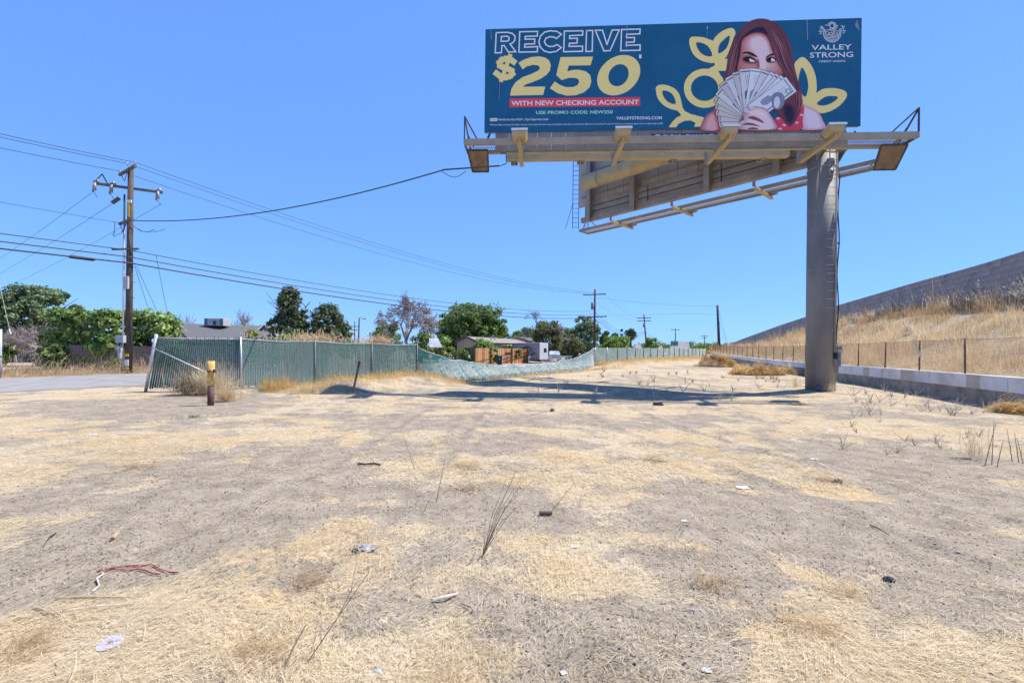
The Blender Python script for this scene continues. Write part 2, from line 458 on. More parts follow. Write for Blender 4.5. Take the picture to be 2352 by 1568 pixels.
def dark_bits():
    n = 34000
    x, y = scatter_view(n, 1.6, 16)
    al, of = along_off(x, y)
    k = (of < -0.5) & (par_off(x, y) > .5) & (RNG.random(n) < 1.0-0.75*straw(x, y))
    x = x[k]; y = y[k]; m = len(x)
    p = np.column_stack((x, y, height(x, y)+0.006))
    v, f = blades(p, 0.012*np.clip(RNG.lognormal(0, 0.7, m), .2, 4)*(1+y/7), 0.0022*RNG.uniform(.6, 1.8, m)*(1+y/8), RNG.uniform(0, 6.28, m), np.abs(RNG.normal(.1, .2, m)))
    tag(mesh_np('chaff', v, f, M['twig_dark'], rnd=np.repeat(RNG.random(m), 4)), 'dark chips and chaff strewn on the bare dirt', kind='stuff')
    # small stones
    n = 5000
    x, y = scatter_view(n, 1.6, 14)
    k = (par_off(x, y) > .6) & (straw(x, y) < .75); x = x[k]; y = y[k]; m = len(x)
    r = 0.0048*np.clip(RNG.lognormal(0, 0.45, m), .3, 2.2)*(1+y/14)
    octa = np.array(((1,0,0),(0,1,0),(-1,0,0),(0,-1,0),(0,0,.7),(0,0,-.7)))
    of8 = np.array(((0,1,4),(1,2,4),(2,3,4),(3,0,4),(1,0,5),(2,1,5),(3,2,5),(0,3,5)))
    jit = RNG.uniform(.6, 1.3, (m, 6, 1))
    v = np.column_stack((x, y, height(x, y)+r*.3))[:, None, :] + octa[None]*r[:, None, None]*jit
    f = (of8[None]+6*np.arange(m)[:, None, None]).reshape(-1, 3)
    tag(mesh_np('gravel', v.reshape(-1, 3), f, M['pebble'], rnd=np.repeat(RNG.random(m), 6)), 'small grey stones and clods on the bare dirt', kind='stuff')
M['pebble'] = leafmat('pebble', (0.10, 0.085, 0.075), (0.42, 0.37, 0.33), 0.0)
dark_bits()

# ------------------------------------------------------------------ freeway wall, embankment, parapet, rusty fence
WALLP = [(3055, 10, 7.7, 4.7), (2700, 17, 7.75, 4.7), (2352, 27, None, None)]
def wall_path():
    pts = []      # (x, y, ztop, zbot)
    for px, D, yt, yb in ((2352, 27, 581, 697), (2220, 33, 620, 705), (2100, 40, 651, 716), (2000, 49, 681, 730), (1925, 58, 702, 745), (1860, 71, 726, 764),
                          (1800, 85, 745, 782), (1750, 98, 763, 794), (1700, 112, 781, 800), (1667, 128, 795, 802)):
        a = P(px, yt, D); c = P(px, yb, D)
        pts.append((a.x, D, a.z, c.z))
    x0, y0, zt, zb = pts[0]
    dx = pts[0][0]-pts[1][0]; dy = pts[0][1]-pts[1][1]
    ext = [(x0+dx*k*.9, y0+dy*k*.9, zt+.12*k, zb-.02*k) for k in (4, 3, 2, 1)]
    return np.array(ext+pts)
WP = wall_path()
def resample(pts, step):
    d = np.concatenate(([0], np.cumsum(np.hypot(*np.diff(pts[:, :2], axis=0).T))))
    t = np.arange(0, d[-1], step)
    return np.column_stack([np.interp(t, d, pts[:, k]) for k in range(pts.shape[1])]), d[-1]
# smooth the path a little
_ws, _ = resample(WP, 1.0)
ker = np.ones(9)/9
_wp = np.vstack((np.repeat(_ws[:1], 4, 0), _ws, np.repeat(_ws[-1:], 4, 0)))
WS = np.column_stack([np.convolve(_wp[:, k], ker, 'valid') for k in range(4)])
sound_wall = thing('sound_wall', 'long grey concrete block wall climbing along the top of the grassy embankment', 'wall', (WS[0, 0], WS[0, 1], 0))
def build_wall():
    body = MB(); cap = MB()
    path, _ = resample(WS, 2.4)
    for k in range(len(path)-1):
        a = path[k]; b = path[k+1]
        d = np.array((b[0]-a[0], b[1]-a[1])); d /= np.linalg.norm(d); nn = np.array((d[1], -d[0]))   # away from the lot
        for (o0, o1, dt, db, m) in ((0.10, 0.28, 0.0, -0.9, body), (-0.02, 0.34, 0.09, None, cap)):
            def pt(p, o, z): return (p[0]+nn[0]*o, p[1]+nn[1]*o, z)
            za = a[3]+db if db is not None else a[2]+.001; zb = b[3]+db if db is not None else b[2]+.001
            i = len(m.v)
            m.v += [Vector(q) for q in (pt(a,o0,za),pt(b,o0,zb),pt(b,o1,zb),pt(a,o1,za),pt(a,o0,a[2]+dt),pt(b,o0,b[2]+dt),pt(b,o1,b[2]+dt),pt(a,o1,a[2]+dt))]
            m.f += [tuple(i+j for j in q) for q in ((0,3,2,1),(4,5,6,7),(0,1,5,4),(1,2,6,5),(2,3,7,6),(3,0,4,7))]
    body.build('wall_core', M['block_c'], sound_wall)
    cap.build('coping', M['block_b'], sound_wall)
    # blocks laid in courses in front of the core; the nearest as single pieces
    bl, bh = 0.78, 0.39
    path, _ = resample(WS, bl)
    protos = []
    for key in ('block', 'block_b', 'block_c'):
        mb = MB(); mb.box((0, 0, 0), (bl-.006, .10, bh-.006))
        protos.append(mb.build('block', M[key], None, loc=(0, 0, 0)).data)
        bpy.data.objects.remove(bpy.data.objects[-1] if False else [o for o in scn.objects if o.data == protos[-1]][0])
    rest = {0: MB(), 1: MB(), 2: MB()}
    cand = []
    for k in range(len(path)-1):
        a = path[k]; b = path[k+1]
        for j in range(9):
            h = (k*.5) % 1
            fr = 0.5 if j % 2 else 0.0
            pa = a+(b-a)*fr
            z = pa[2]-bh/2-j*bh
            if z < pa[3]-0.5: break
            cand.append((pa[0], pa[1], z, math.atan2(b[1]-a[1], b[0]-a[0]), math.atan2(b[2]-a[2], math.hypot(b[0]-a[0], b[1]-a[1]))))
    vis = sorted(range(len(cand)), key=lambda i: (cand[i][0]/cand[i][1] > 1.16, math.hypot(cand[i][0], cand[i][1])))
    first = set(vis[:290])
    for i, (x, y, z, az, el) in enumerate(cand):
        c = random.choices((0, 1, 2), (.62, .16, .22))[0]
        R = Matrix.Rotation(az, 3, 'Z') @ Matrix.Rotation(-el, 3, 'Y')
        ctr = Vector((x, y, z)) + R @ Vector((0, -0.05 + random.uniform(-.003, .003) + 0.096, 0))
        if i in first:
            o = link(bpy.data.objects.new('block', protos[c]))
            o.parent = sound_wall
            o.matrix_local = Matrix.Translation(ctr-Vector(sound_wall.location)) @ R.to_4x4()
        else:
            rest[c].box(ctr, (bl-.006, .10, bh-.006), R)
    for c in rest:
        if rest[c].v: rest[c].build('block_courses', M[('block', 'block_b', 'block_c')[c]], sound_wall, kind='stuff')
build_wall()

def par_point(y, off=0.0):          # on the parapet line at depth y
    t = (y-PP[1])/PD[1]
    return PP[0]+PD[0]*t - off*PD[1], PP[1]+PD[1]*t + off*PD[0]
def par_z(y): return 0.93 - 0.10*sst(14, 40, y) + 0.45*sst(40, 90, y)
EMB = []
def embankment():
    n = 150; k = 34
    u = np.linspace(0, 1, n)
    w, _ = resample(WS, 0.5)
    wi = np.linspace(0, 1, len(w))
    uu = u**1.6
    wx = np.interp(uu, wi, w[:, 0]); wy = np.interp(uu, wi, w[:, 1]); wz = np.interp(uu, wi, w[:, 3])
    py = 4.5+(86-4.5)*uu
    px = np.array([par_point(y, -0.25)[0] for y in py]); pz = np.array([par_z(y)-.04 for y in py])
    t = np.linspace(0, 1.0, k)[:, None]
    x = px*(1-t)+(wx+.2)*t; y = py*(1-t)+wy*t
    prof = 0.12*t+0.88*sst(0.02, 1.0, t)*0.5+0.44*t
    z = pz*(1-prof)+(wz-.05)*prof + 0.35*(fbm(x/3, y/3, 3)-.5)*np.minimum(1, 6*t*(1-t))
    v = np.column_stack((x.ravel(), y.ravel(), z.ravel()))
    i = np.arange(n*k).reshape(k, n)
    q = np.column_stack((i[:-1, :-1].ravel(), i[1:, :-1].ravel(), i[1:, 1:].ravel(), i[:-1, 1:].ravel()))
    o = mesh_np('embankment', v, q, M['ground'], smooth=True, attrs={'straw': np.full(len(v), .75)})
    tag(o, 'freeway embankment under dry grass', kind='structure')
    EMB.append((x, y, z))
embankment()
def emb_sample(n, t0=0.0, t1=1.0, near=1.0):
    x, y, z = EMB[0]; k, m = x.shape
    ti = (t0+(t1-t0)*RNG.random(n))*(k-1.001); ui = (RNG.random(n)**near)*(m-1.001)
    a = ti.astype(int); b = ui.astype(int); fa = ti-a; fb = ui-b
    def g(q): return (q[a, b]*(1-fa)+q[a+1, b]*fa)*(1-fb)+(q[a, b+1]*(1-fa)+q[a+1, b+1]*fa)*fb
    return np.column_stack((g(x), g(y), g(z))), ti/(k-1)
def embankment_grass():
    vs = []; fs = []; rs = []; off = 0
    for n, L, w, near in ((110000, .45, .0045, .9), (80000, .82, .005, .75), (50000, .28, .0045, .7)):
        p, t = emb_sample(n, 0, 1, near)
        px = p[:, 0]/p[:, 1]
        d = fbm(p[:, 0]/0.9, p[:, 1]/1.2+7, 4)
        keep = (px < 1.3) & (RNG.random(n) < sst(.40, .58, d)*.95+.06); p = p[keep]; t = t[keep]; m = len(p)
        sc = np.clip(p[:, 1]/28, 0.8, 3)
        ln = L*RNG.lognormal(0, .35, m)*(0.35+1.3*fbm(p[:, 0]/1.1, p[:, 1]/1.4, 3))*(1+.5*(t > .75))
        v, f = blades(p, ln, w*sc*RNG.uniform(.6, 1.4, m), RNG.normal(2.9, 1.0, m), np.clip(RNG.normal(1.15, .32, m), .2, 1.55), bend=.5)
        r = np.clip(RNG.normal(.5, .25, m)+1.1*(fbm(p[:, 0]/2.0, p[:, 1]/2.0+3, 3)-.5)-.35*(t-.4), 0, 1)
        vs.append(v); fs.append(f+off); rs.append(np.repeat(r, 4)); off += len(v)
    tag(mesh_np('embankment_grass', np.concatenate(vs), np.concatenate(fs), M['straw_tan'], rnd=np.concatenate(rs)), 'tall dry tan grass covering the embankment', kind='stuff')
embankment_grass()
def pale_tufts():
    n = 60000; p, t = emb_sample(n, .02, .62, .7)
    d = fbm(p[:, 0]/0.8+30, p[:, 1]/1.1, 4)
    k = (p[:, 0]/p[:, 1] < 1.3) & (RNG.random(n) < sst(.52, .64, d)); p = p[k]; m = len(p)
    v, f = blades(p, .5*np.clip(RNG.lognormal(0, .4, m), .3, 2), .0042*np.clip(p[:, 1]/24, .8, 3)*RNG.uniform(.6, 1.3, m), RNG.normal(2.9, 1.2, m), np.clip(RNG.normal(1.0, .35, m), .2, 1.5), bend=.6)
    tag(mesh_np('pale_grass', v, f, M['straw'], rnd=np.repeat(np.clip(RNG.normal(.75, .2, m), 0, 1), 4)), 'pale bleached grass clumps low on the embankment', kind='stuff')
pale_tufts()
def brown_stems():
    n = 16000; p, t = emb_sample(n, .05, 1.0, .7)
    d = fbm(p[:, 0]/1.3+11, p[:, 1]/1.6+2, 4)
    k = (p[:, 0]/p[:, 1] < 1.3) & (RNG.random(n) < sst(.46, .62, d)); p = p[k]; m = len(p)
    v, f = blades(p, .85*np.clip(RNG.lognormal(0, .35, m), .3, 1.8), .0048*np.clip(p[:, 1]/24, .8, 3)*RNG.uniform(.6, 1.3, m), RNG.normal(2.9, 1.4, m), np.clip(RNG.normal(1.25, .28, m), .3, 1.55), bend=.35)
    tag(mesh_np('brown_stems', v, f, M['stem_brown'], rnd=np.repeat(RNG.random(m), 4)), 'brown dead stems mixed in the embankment grass', kind='stuff')
M['stem_brown'] = leafmat('brown_stem', (0.13, 0.085, 0.045), (0.36, 0.25, 0.14), .3)
brown_stems()

parapet = thing('parapet', 'low pale concrete parapet along the foot of the embankment under the rusty fence', 'parapet', (*par_point(14), 0))
def build_parapet():
    y = 6.5; k = 0
    lens = [4.1, 4.4, 4.2, 3.9, 4.3]
    base = MB()
    while y < 84:
        ln = lens[k % 5]*(1 if y < 30 else 2)
        y1 = min(y+ln, 85)
        a = Vector((*par_point(y+.012, .0), par_z(y))); b = Vector((*par_point(y1-.012, .0), par_z(y1)))
        m = MB()
        i = len(m.v)
        nrm = Vector((PD[1], -PD[0], 0))
        h = .50 if y < 30 else .42
        for p in (a, b):
            m.v += [p - nrm*.02 - Vector((0, 0, h)), p + nrm*.28 - Vector((0, 0, h)), p + nrm*.28, p - nrm*.02]
        m.f += [(0, 1, 2, 3), (7, 6, 5, 4), (0, 4, 5, 1), (1, 5, 6, 2), (2, 6, 7, 3), (3, 7, 4, 0)]
        m.build('parapet_panel', M['concrete'], parapet, bevel=.012)
        if y > 13 and y < 24:
            q0, q1 = y+ln*.30, y+ln*.30+(1.0 if k % 2 else .7)
            a2 = Vector((*par_point(q0, .022), par_z(q0)-.005)); b2 = Vector((*par_point(q1, .022), par_z(q1)-.005))
            MB().poly([a2-Vector((0, 0, h-.01)), b2-Vector((0, 0, h-.01)), b2, a2]).build('paint_patch', M['concrete_buff'], parapet)
        y = y1; k += 1
    for q in range(0, 27):
        y0, y1 = 6.5+q*3, 6.5+q*3+2.98
        a = Vector((*par_point(y0, -.10), par_z(y0)-.46)); b = Vector((*par_point(y1, -.10), par_z(y1)-.46))
        base.bar(a-Vector((0, 0, .42)), b-Vector((0, 0, .42)), .22, .86)
    base.build('footing', M['concrete_old'], parapet)
build_parapet()

rusty_fence = thing('chain_link_fence', 'see through rusty chain link fence standing on the parapet below the embankment', 'fence', (*par_point(14, -.14), 0))
def build_rusty():
    ys = [17.3-2.93*3+2.93*i for i in range(0, 27)]
    rail = MB(); mesh = MB()
    pts = []
    for i, y in enumerate(ys):
        x, yy = par_point(y, -0.14); zb = par_z(y)-.02
        lean = random.uniform(-.03, .03)
        top = Vector((x+lean, yy+random.uniform(-.03, .03), zb+1.36+random.uniform(-.03, .03)))
        pts.append((Vector((x, yy, zb)), top))
        if 8 < y:
            MB().tube([(x, yy, zb-.2), top], .033, 8).build('post', M['rust'], rusty_fence, smooth=True)
    # loose strut and wooden batten
    b, t = pts[4]
    MB().bar(b+Vector((-.0, -.06, .62)), t+Vector((-.62, -.35, .02)), .09, .03).build('loose_batten', M['galv'], rusty_fence, label='broken pale batten leaning off a fence post')
    for i in range(len(pts)-1):
        (b0, t0), (b1, t1) = pts[i], pts[i+1]
        if b0.y > 8: rail.tube([t0-Vector((0, 0, .02)), (t0+t1)/2-Vector((0, 0, .05)), t1-Vector((0, 0, .02))], .006, 4)
        if b0.y < 8: continue
        far = b0.y > 32
        sp = 0.075 if not far else 0.22
        r = .0034 if not far else .008
        L = (b1-b0).length; H = 1.30
        def at(u, h):
            return b0.lerp(b1, u/L)*(1-h/1.36)+t0.lerp(t1, u/L)*(h/1.36)+Vector((0, -.035-.02*math.sin(u*2+h), 0.03))
        n = int((L+H*.6)/sp)
        for k in range(n):
            for sg in (1, -1):
                u0 = -H*.6+k*sp+sp*.5
                seg = []
                for q in range(0, 9):
                    h = H*q/8; u = u0+.6*h
                    if -1e-6 <= u <= L: seg.append(at(u if sg > 0 else L-u, h))
                if len(seg) > 1: mesh.tube([seg[0], seg[-1]], r, 3, cap=False)
    rail.build('tension_wire', M['rust'], rusty_fence)
    mesh.build('wire_mesh', M['rust_wire'], rusty_fence, kind='stuff')
build_rusty()

# ------------------------------------------------------------------ green slatted chain link fence
green_fence = thing('slatted_fence', 'green slatted chain link fence between the lot and the road, its middle stretch fallen flat', 'fence', (-8.8, 20.5, 0))
def fp(al, of=0.0): return Vector((P2[0]+al*FD[0]+of*FN[0], P2[1]+al*FD[1]+of*FN[1], 0))
BAY = 3.05
def bay(b0, t0, b1, t1, slat_m, near, n=None, wr_r=0.0032):
    """slats and wire between two posts, given their feet and tops"""
    L = ((b1-b0).length+(t1-t0).length)/2
    n = n or max(8, int(L/0.064))
    H = (t0-b0).length
    nrm = ((b1-b0).cross(t0-b0)).normalized()
    if nrm.y > 0: nrm = -nrm
    sl = MB(); wr = MB()
    for k in range(n):
        u0 = (k+.09)/n; u1 = (k+.91)/n
        j = random.uniform(-.02, .03)
        z0 = 0.03+random.uniform(0, .03)
        if near and random.random() < .0: continue
        q = [b0.lerp(b1, u)*(1-h)+t0.lerp(t1, u)*h for u, h in ((u0, z0), (u1, z0), (u1, .985+j), (u0, .985+j))]
        dd = nrm*random.uniform(-.004, .004)
        i = len(sl.v)
        sl.v += [p+dd for p in q]+[p+dd-nrm*.006 for p in q]
        sl.f += [(i, i+1, i+2, i+3), (i+4, i+7, i+6, i+5), (i, i+3, i+7, i+4), (i+1, i+5, i+6, i+2), (i+3, i+2, i+6, i+7), (i, i+4, i+5, i+1)]
    sl.build('slat_panel', slat_m, green_fence, kind='stuff')
    sp = (0.105 if near else 0.24); r = (wr_r if near else .006)
    m = int((L+H*1.35)/sp)
    def at(u, h, d): return b0.lerp(b1, u/L)*(1-h/H)+t0.lerp(t1, u/L)*(h/H)+nrm*d
    for k in range(m):
        u0 = -H*1.35+k*sp+.01
        a = max(0.0, u0); b = min(L, u0+H*1.35)
        if b-a < .03: continue
        h0, h1 = (a-u0)/1.35, (b-u0)/1.35
        wr.tube([at(a, h0, .010), at(b, h1, .010)], r, 3, cap=False)
        if near: wr.tube([at(L-a, h0, -.008), at(L-b, h1, -.008)], r*.6, 3, cap=False)
    if near:
        for k in range(1, n):
            if random.random() < .55:
                h0 = random.choice((0, 0, .0, .35))*H; h1 = H*random.choice((.22, .3, .75, .9))
                if h1 > h0: wr.tube([at(L*k/n, h0, .012), at(L*k/n, h1, .012)], .0026, 3, cap=False)
    wr.build('wire_mesh', M['wire'], green_fence, kind='stuff')
def build_green():
    # leaning end post and its brace
    pe0 = G(333, 900, hz(-12.6, 15.6)); pe1 = P(359, 768, 15.9)
    MB().tube([pe0-Vector((0, 0, .1)), pe1], .055, 10).build('end_post', M['galv'], green_fence, label='leaning grey end post of the green fence', smooth=True)
    posts = []
    for i in range(4):
        b = fp(i*BAY); b.z = hz(b.x, b.y)-.02
        t = P((552, 727, 862, 973)[i], (776, 782, 787, 790)[i], b.y); t.x = b.x+(-.08, -.02, 0, .02)[i]
        posts.append((b, t))
        MB().tube([b-Vector((0, 0, .2)), t+Vector((0, 0, .04))], .030, 8).build('post', M['galv' if i == 0 else 'post_dull'], green_fence, smooth=True)
    MB().tube([pe0.lerp(pe1, .78)+Vector((0, -.06, 0)), posts[0][0]+Vector((-.05, -.08, .05))], .022, 8).build('brace_rail', M['galv'], green_fence, smooth=True)
    off = Vector((0, .05, 0))
    bay(pe0+off+Vector((.08, 0, .05)), pe1+off+Vector((.03, 0, -.12)), posts[0][0]+off, posts[0][1]+off, M['slat'], True, wr_r=.0050)
    for i in range(3):
        bay(posts[i][0]+off, posts[i][1]+off, posts[i+1][0]+off, posts[i+1][1]+off, M['slat'], True, wr_r=(.0046, .0038, .0034)[i])
    # fallen stretch
    A0 = 3*BAY; A1 = 3*BAY+8.02*BAY
    N = 390; K = 7
    def surf(s, h):
        w = min(1.0, (1.04*math.sin(math.pi*min(1, max(0, (s*1.03))))) ** .62) if 0 < s < .97 else 0
        al = A0+(A1-A0)*s
        rip = .13*math.sin(s*37)+.06*math.sin(s*83+1)+.03*math.sin(s*163)+.05*math.sin(s*241+2)
        t = fp(al, .10*w+.05*rip*w+.10*math.sin(s*14)*w); t.z = 1.80*(1-w)+(.40+.35*rip)*w+.0
        b = fp(al+.25*math.sin(s*9)*w, -1.45*w+.5*rip*w); b.z = hz(b.x, b.y)+.03+.03*rip*w
        p = b.lerp(t, h)
        bow = math.sin(h*math.pi)*w
        p += Vector((FN[0]*.16, FN[1]*.16, -.10))*bow*(1+1.5*rip) + Vector((0, 0, (.04*math.sin(s*60+h*4)+.02*math.sin(s*113-h*3))*w))
        return p
    sl = MB(); wr = MB()
    for k in range(N):
        s0 = (k+.08)/N; s1 = (k+.92)/N
        if random.random() < .03: continue
        i = len(sl.v); lift = random.uniform(-.015, .015)
        for q in range(K):
            h = .01+(.985+random.uniform(-.0, .02))*q/(K-1)
            sl.v += [surf(s0, h)+Vector((0, 0, lift)), surf(s1, h)+Vector((0, 0, lift+random.uniform(-.006, .006)))]
        for q in range(K-1): sl.f.append((i+2*q, i+2*q+1, i+2*q+3, i+2*q+2))
    sl.build('fallen_slat_panel', M['slat_pale'], green_fence, kind='stuff', label='pale green fallen stretch of slatted fencing')
    for k in range(0, 230):
        s0 = k/230
        pts = []
        for q in range(6):
            s = s0+.09*q/5*(1.0)
            if s <= 1: pts.append(surf(s, q/5)+Vector((-.004, -.008, .012)))
        if len(pts) > 1: wr.tube(pts, .0045, 3, cap=False)
    wr.build('fallen_wire_mesh', M['wire'], green_fence, kind='stuff')
    wr = MB()
    for s0 in (0,):
        wr.tube([surf(i/120, .985)+Vector((0, 0, .02)) for i in range(121)], .012, 4)
    wr.build('top_wire', M['wire'], green_fence)
    # far stretch
    prev = None
    for i in range(11, 30):
        b = fp(i*BAY); b.z = hz(b.x, b.y)-.03
        t = Vector((b.x, b.y, 1.84+.01*(i-11)))
        MB().tube([b-Vector((0, 0, .2)), t+Vector((0, 0, .03))], .038 + .002*(i-11), 6).build('post', M['rust'] if i > 12 else M['galv'], green_fence, smooth=True)
        if prev: bay(prev[0]+off, prev[1]+off, b+off, t+off, M['slat_pale'] if False else M['slat_mid'], False, n=24)
        prev = (b, t)
    wr = MB()
    for i in range(3): wr.tube([posts[i][1]+Vector((0,0,-.03)), (posts[i][1]+posts[i+1][1])/2-Vector((0,0,.09)), posts[i+1][1]+Vector((0,0,-.03))], .006, 4)
    wr.tube([pe1-Vector((0,0,.1)), (pe1+posts[0][1])/2-Vector((0,0,.08)), posts[0][1]-Vector((0,0,.03))], .006, 4)
    wr.build('top_wire', M['wire'], green_fence)
M['slat_mid'] = mat('faded_green_slat', (0.018, 0.11, 0.10), (0.035, 0.14, 0.125), 2.0, 0.55, spec=0.25)
build_green()
# ------------------------------------------------------------------ billboard
BA = P(1114, 302, 18.9); BB = P(1975, 297, 18.0)
ZB, ZT = 10.62, 14.92
A2 = Vector((BA.x, BA.y, 0)); B2 = Vector((BB.x, BB.y, 0))
BW = (B2-A2).length; BH = ZT-ZB
M['steel'] = mat('billboard_steel', (0.225, 0.213, 0.197), (0.32, 0.30, 0.278), 1.3, 0.7, 0.08, 30, spec=0.3)
M['steel_tan'] = mat('tan_bounce_steel', (0.40, 0.31, 0.175), (0.48, 0.38, 0.225), 1.6, 0.65, 0.05, 30, spec=0.3)  # tan with the ground's warm reflection put into the colour
M['steel_dark'] = mat('dark_steel', (0.055, 0.05, 0.055), (0.09, 0.085, 0.09), 4, 0.7)
M['panel_grey'] = mat('sheet_panel', (0.20, 0.19, 0.19), (0.27, 0.255, 0.25), 1.0, 0.7, 0.05, 20, stretch=(1, 1, .3))
M['panel_back'] = mat('back_sheet', (0.34, 0.325, 0.305), (0.43, 0.41, 0.385), 0.8, 0.75, 0.05, 20, stretch=(1, 1, .3))
M['brown_sheet'] = mat('brown_sheet', (0.17, 0.115, 0.07), (0.25, 0.175, 0.11), 4, 0.8)
M['lamp_glass'] = mat('lamp_glass', (0.55, 0.62, 0.68), None, rough=0.15, spec=0.6)
M['grating'] = mat('grating', (0.42, 0.41, 0.42), None, rough=0.6)
M['black'] = mat('black_rubber', (0.02, 0.02, 0.022), (0.035, 0.035, 0.036), 20, 0.6)

POLE = Vector((12.78, 18.85, 0)); POLE.z = hz(POLE.x, POLE.y)
billboard = thing('billboard', 'tall single pole billboard with teal bank advertisement and a second face behind', 'billboard', POLE)

class Frame:
    """u along the face, n out of its front, z up"""
    def __init__(s, o, ex): s.o = o; s.ex = ex.normalized(); s.n = Vector((s.ex.y, -s.ex.x, 0)); s.R = Matrix((s.ex, -s.n, Vector((0, 0, 1)))).transposed()
    def __call__(s, u, n, z): return s.o + s.ex*u + s.n*n + Vector((0, 0, z))
    def box(s, mb, u, n, z, du, dn, dz): return mb.box(s(u, n, z), (du, dn, dz), s.R)
    def span(s, mb, u0, u1, n0, n1, z0, z1): return s.box(mb, (u0+u1)/2, (n0+n1)/2, (z0+z1)/2, abs(u1-u0), abs(n1-n0), abs(z1-z0))
FR = Frame(A2, B2-A2)
ex2 = Vector((-0.669, 0.743, 0))
FK = Frame(Vector((13.15, 19.02, 0)), ex2)
WK = 13.33

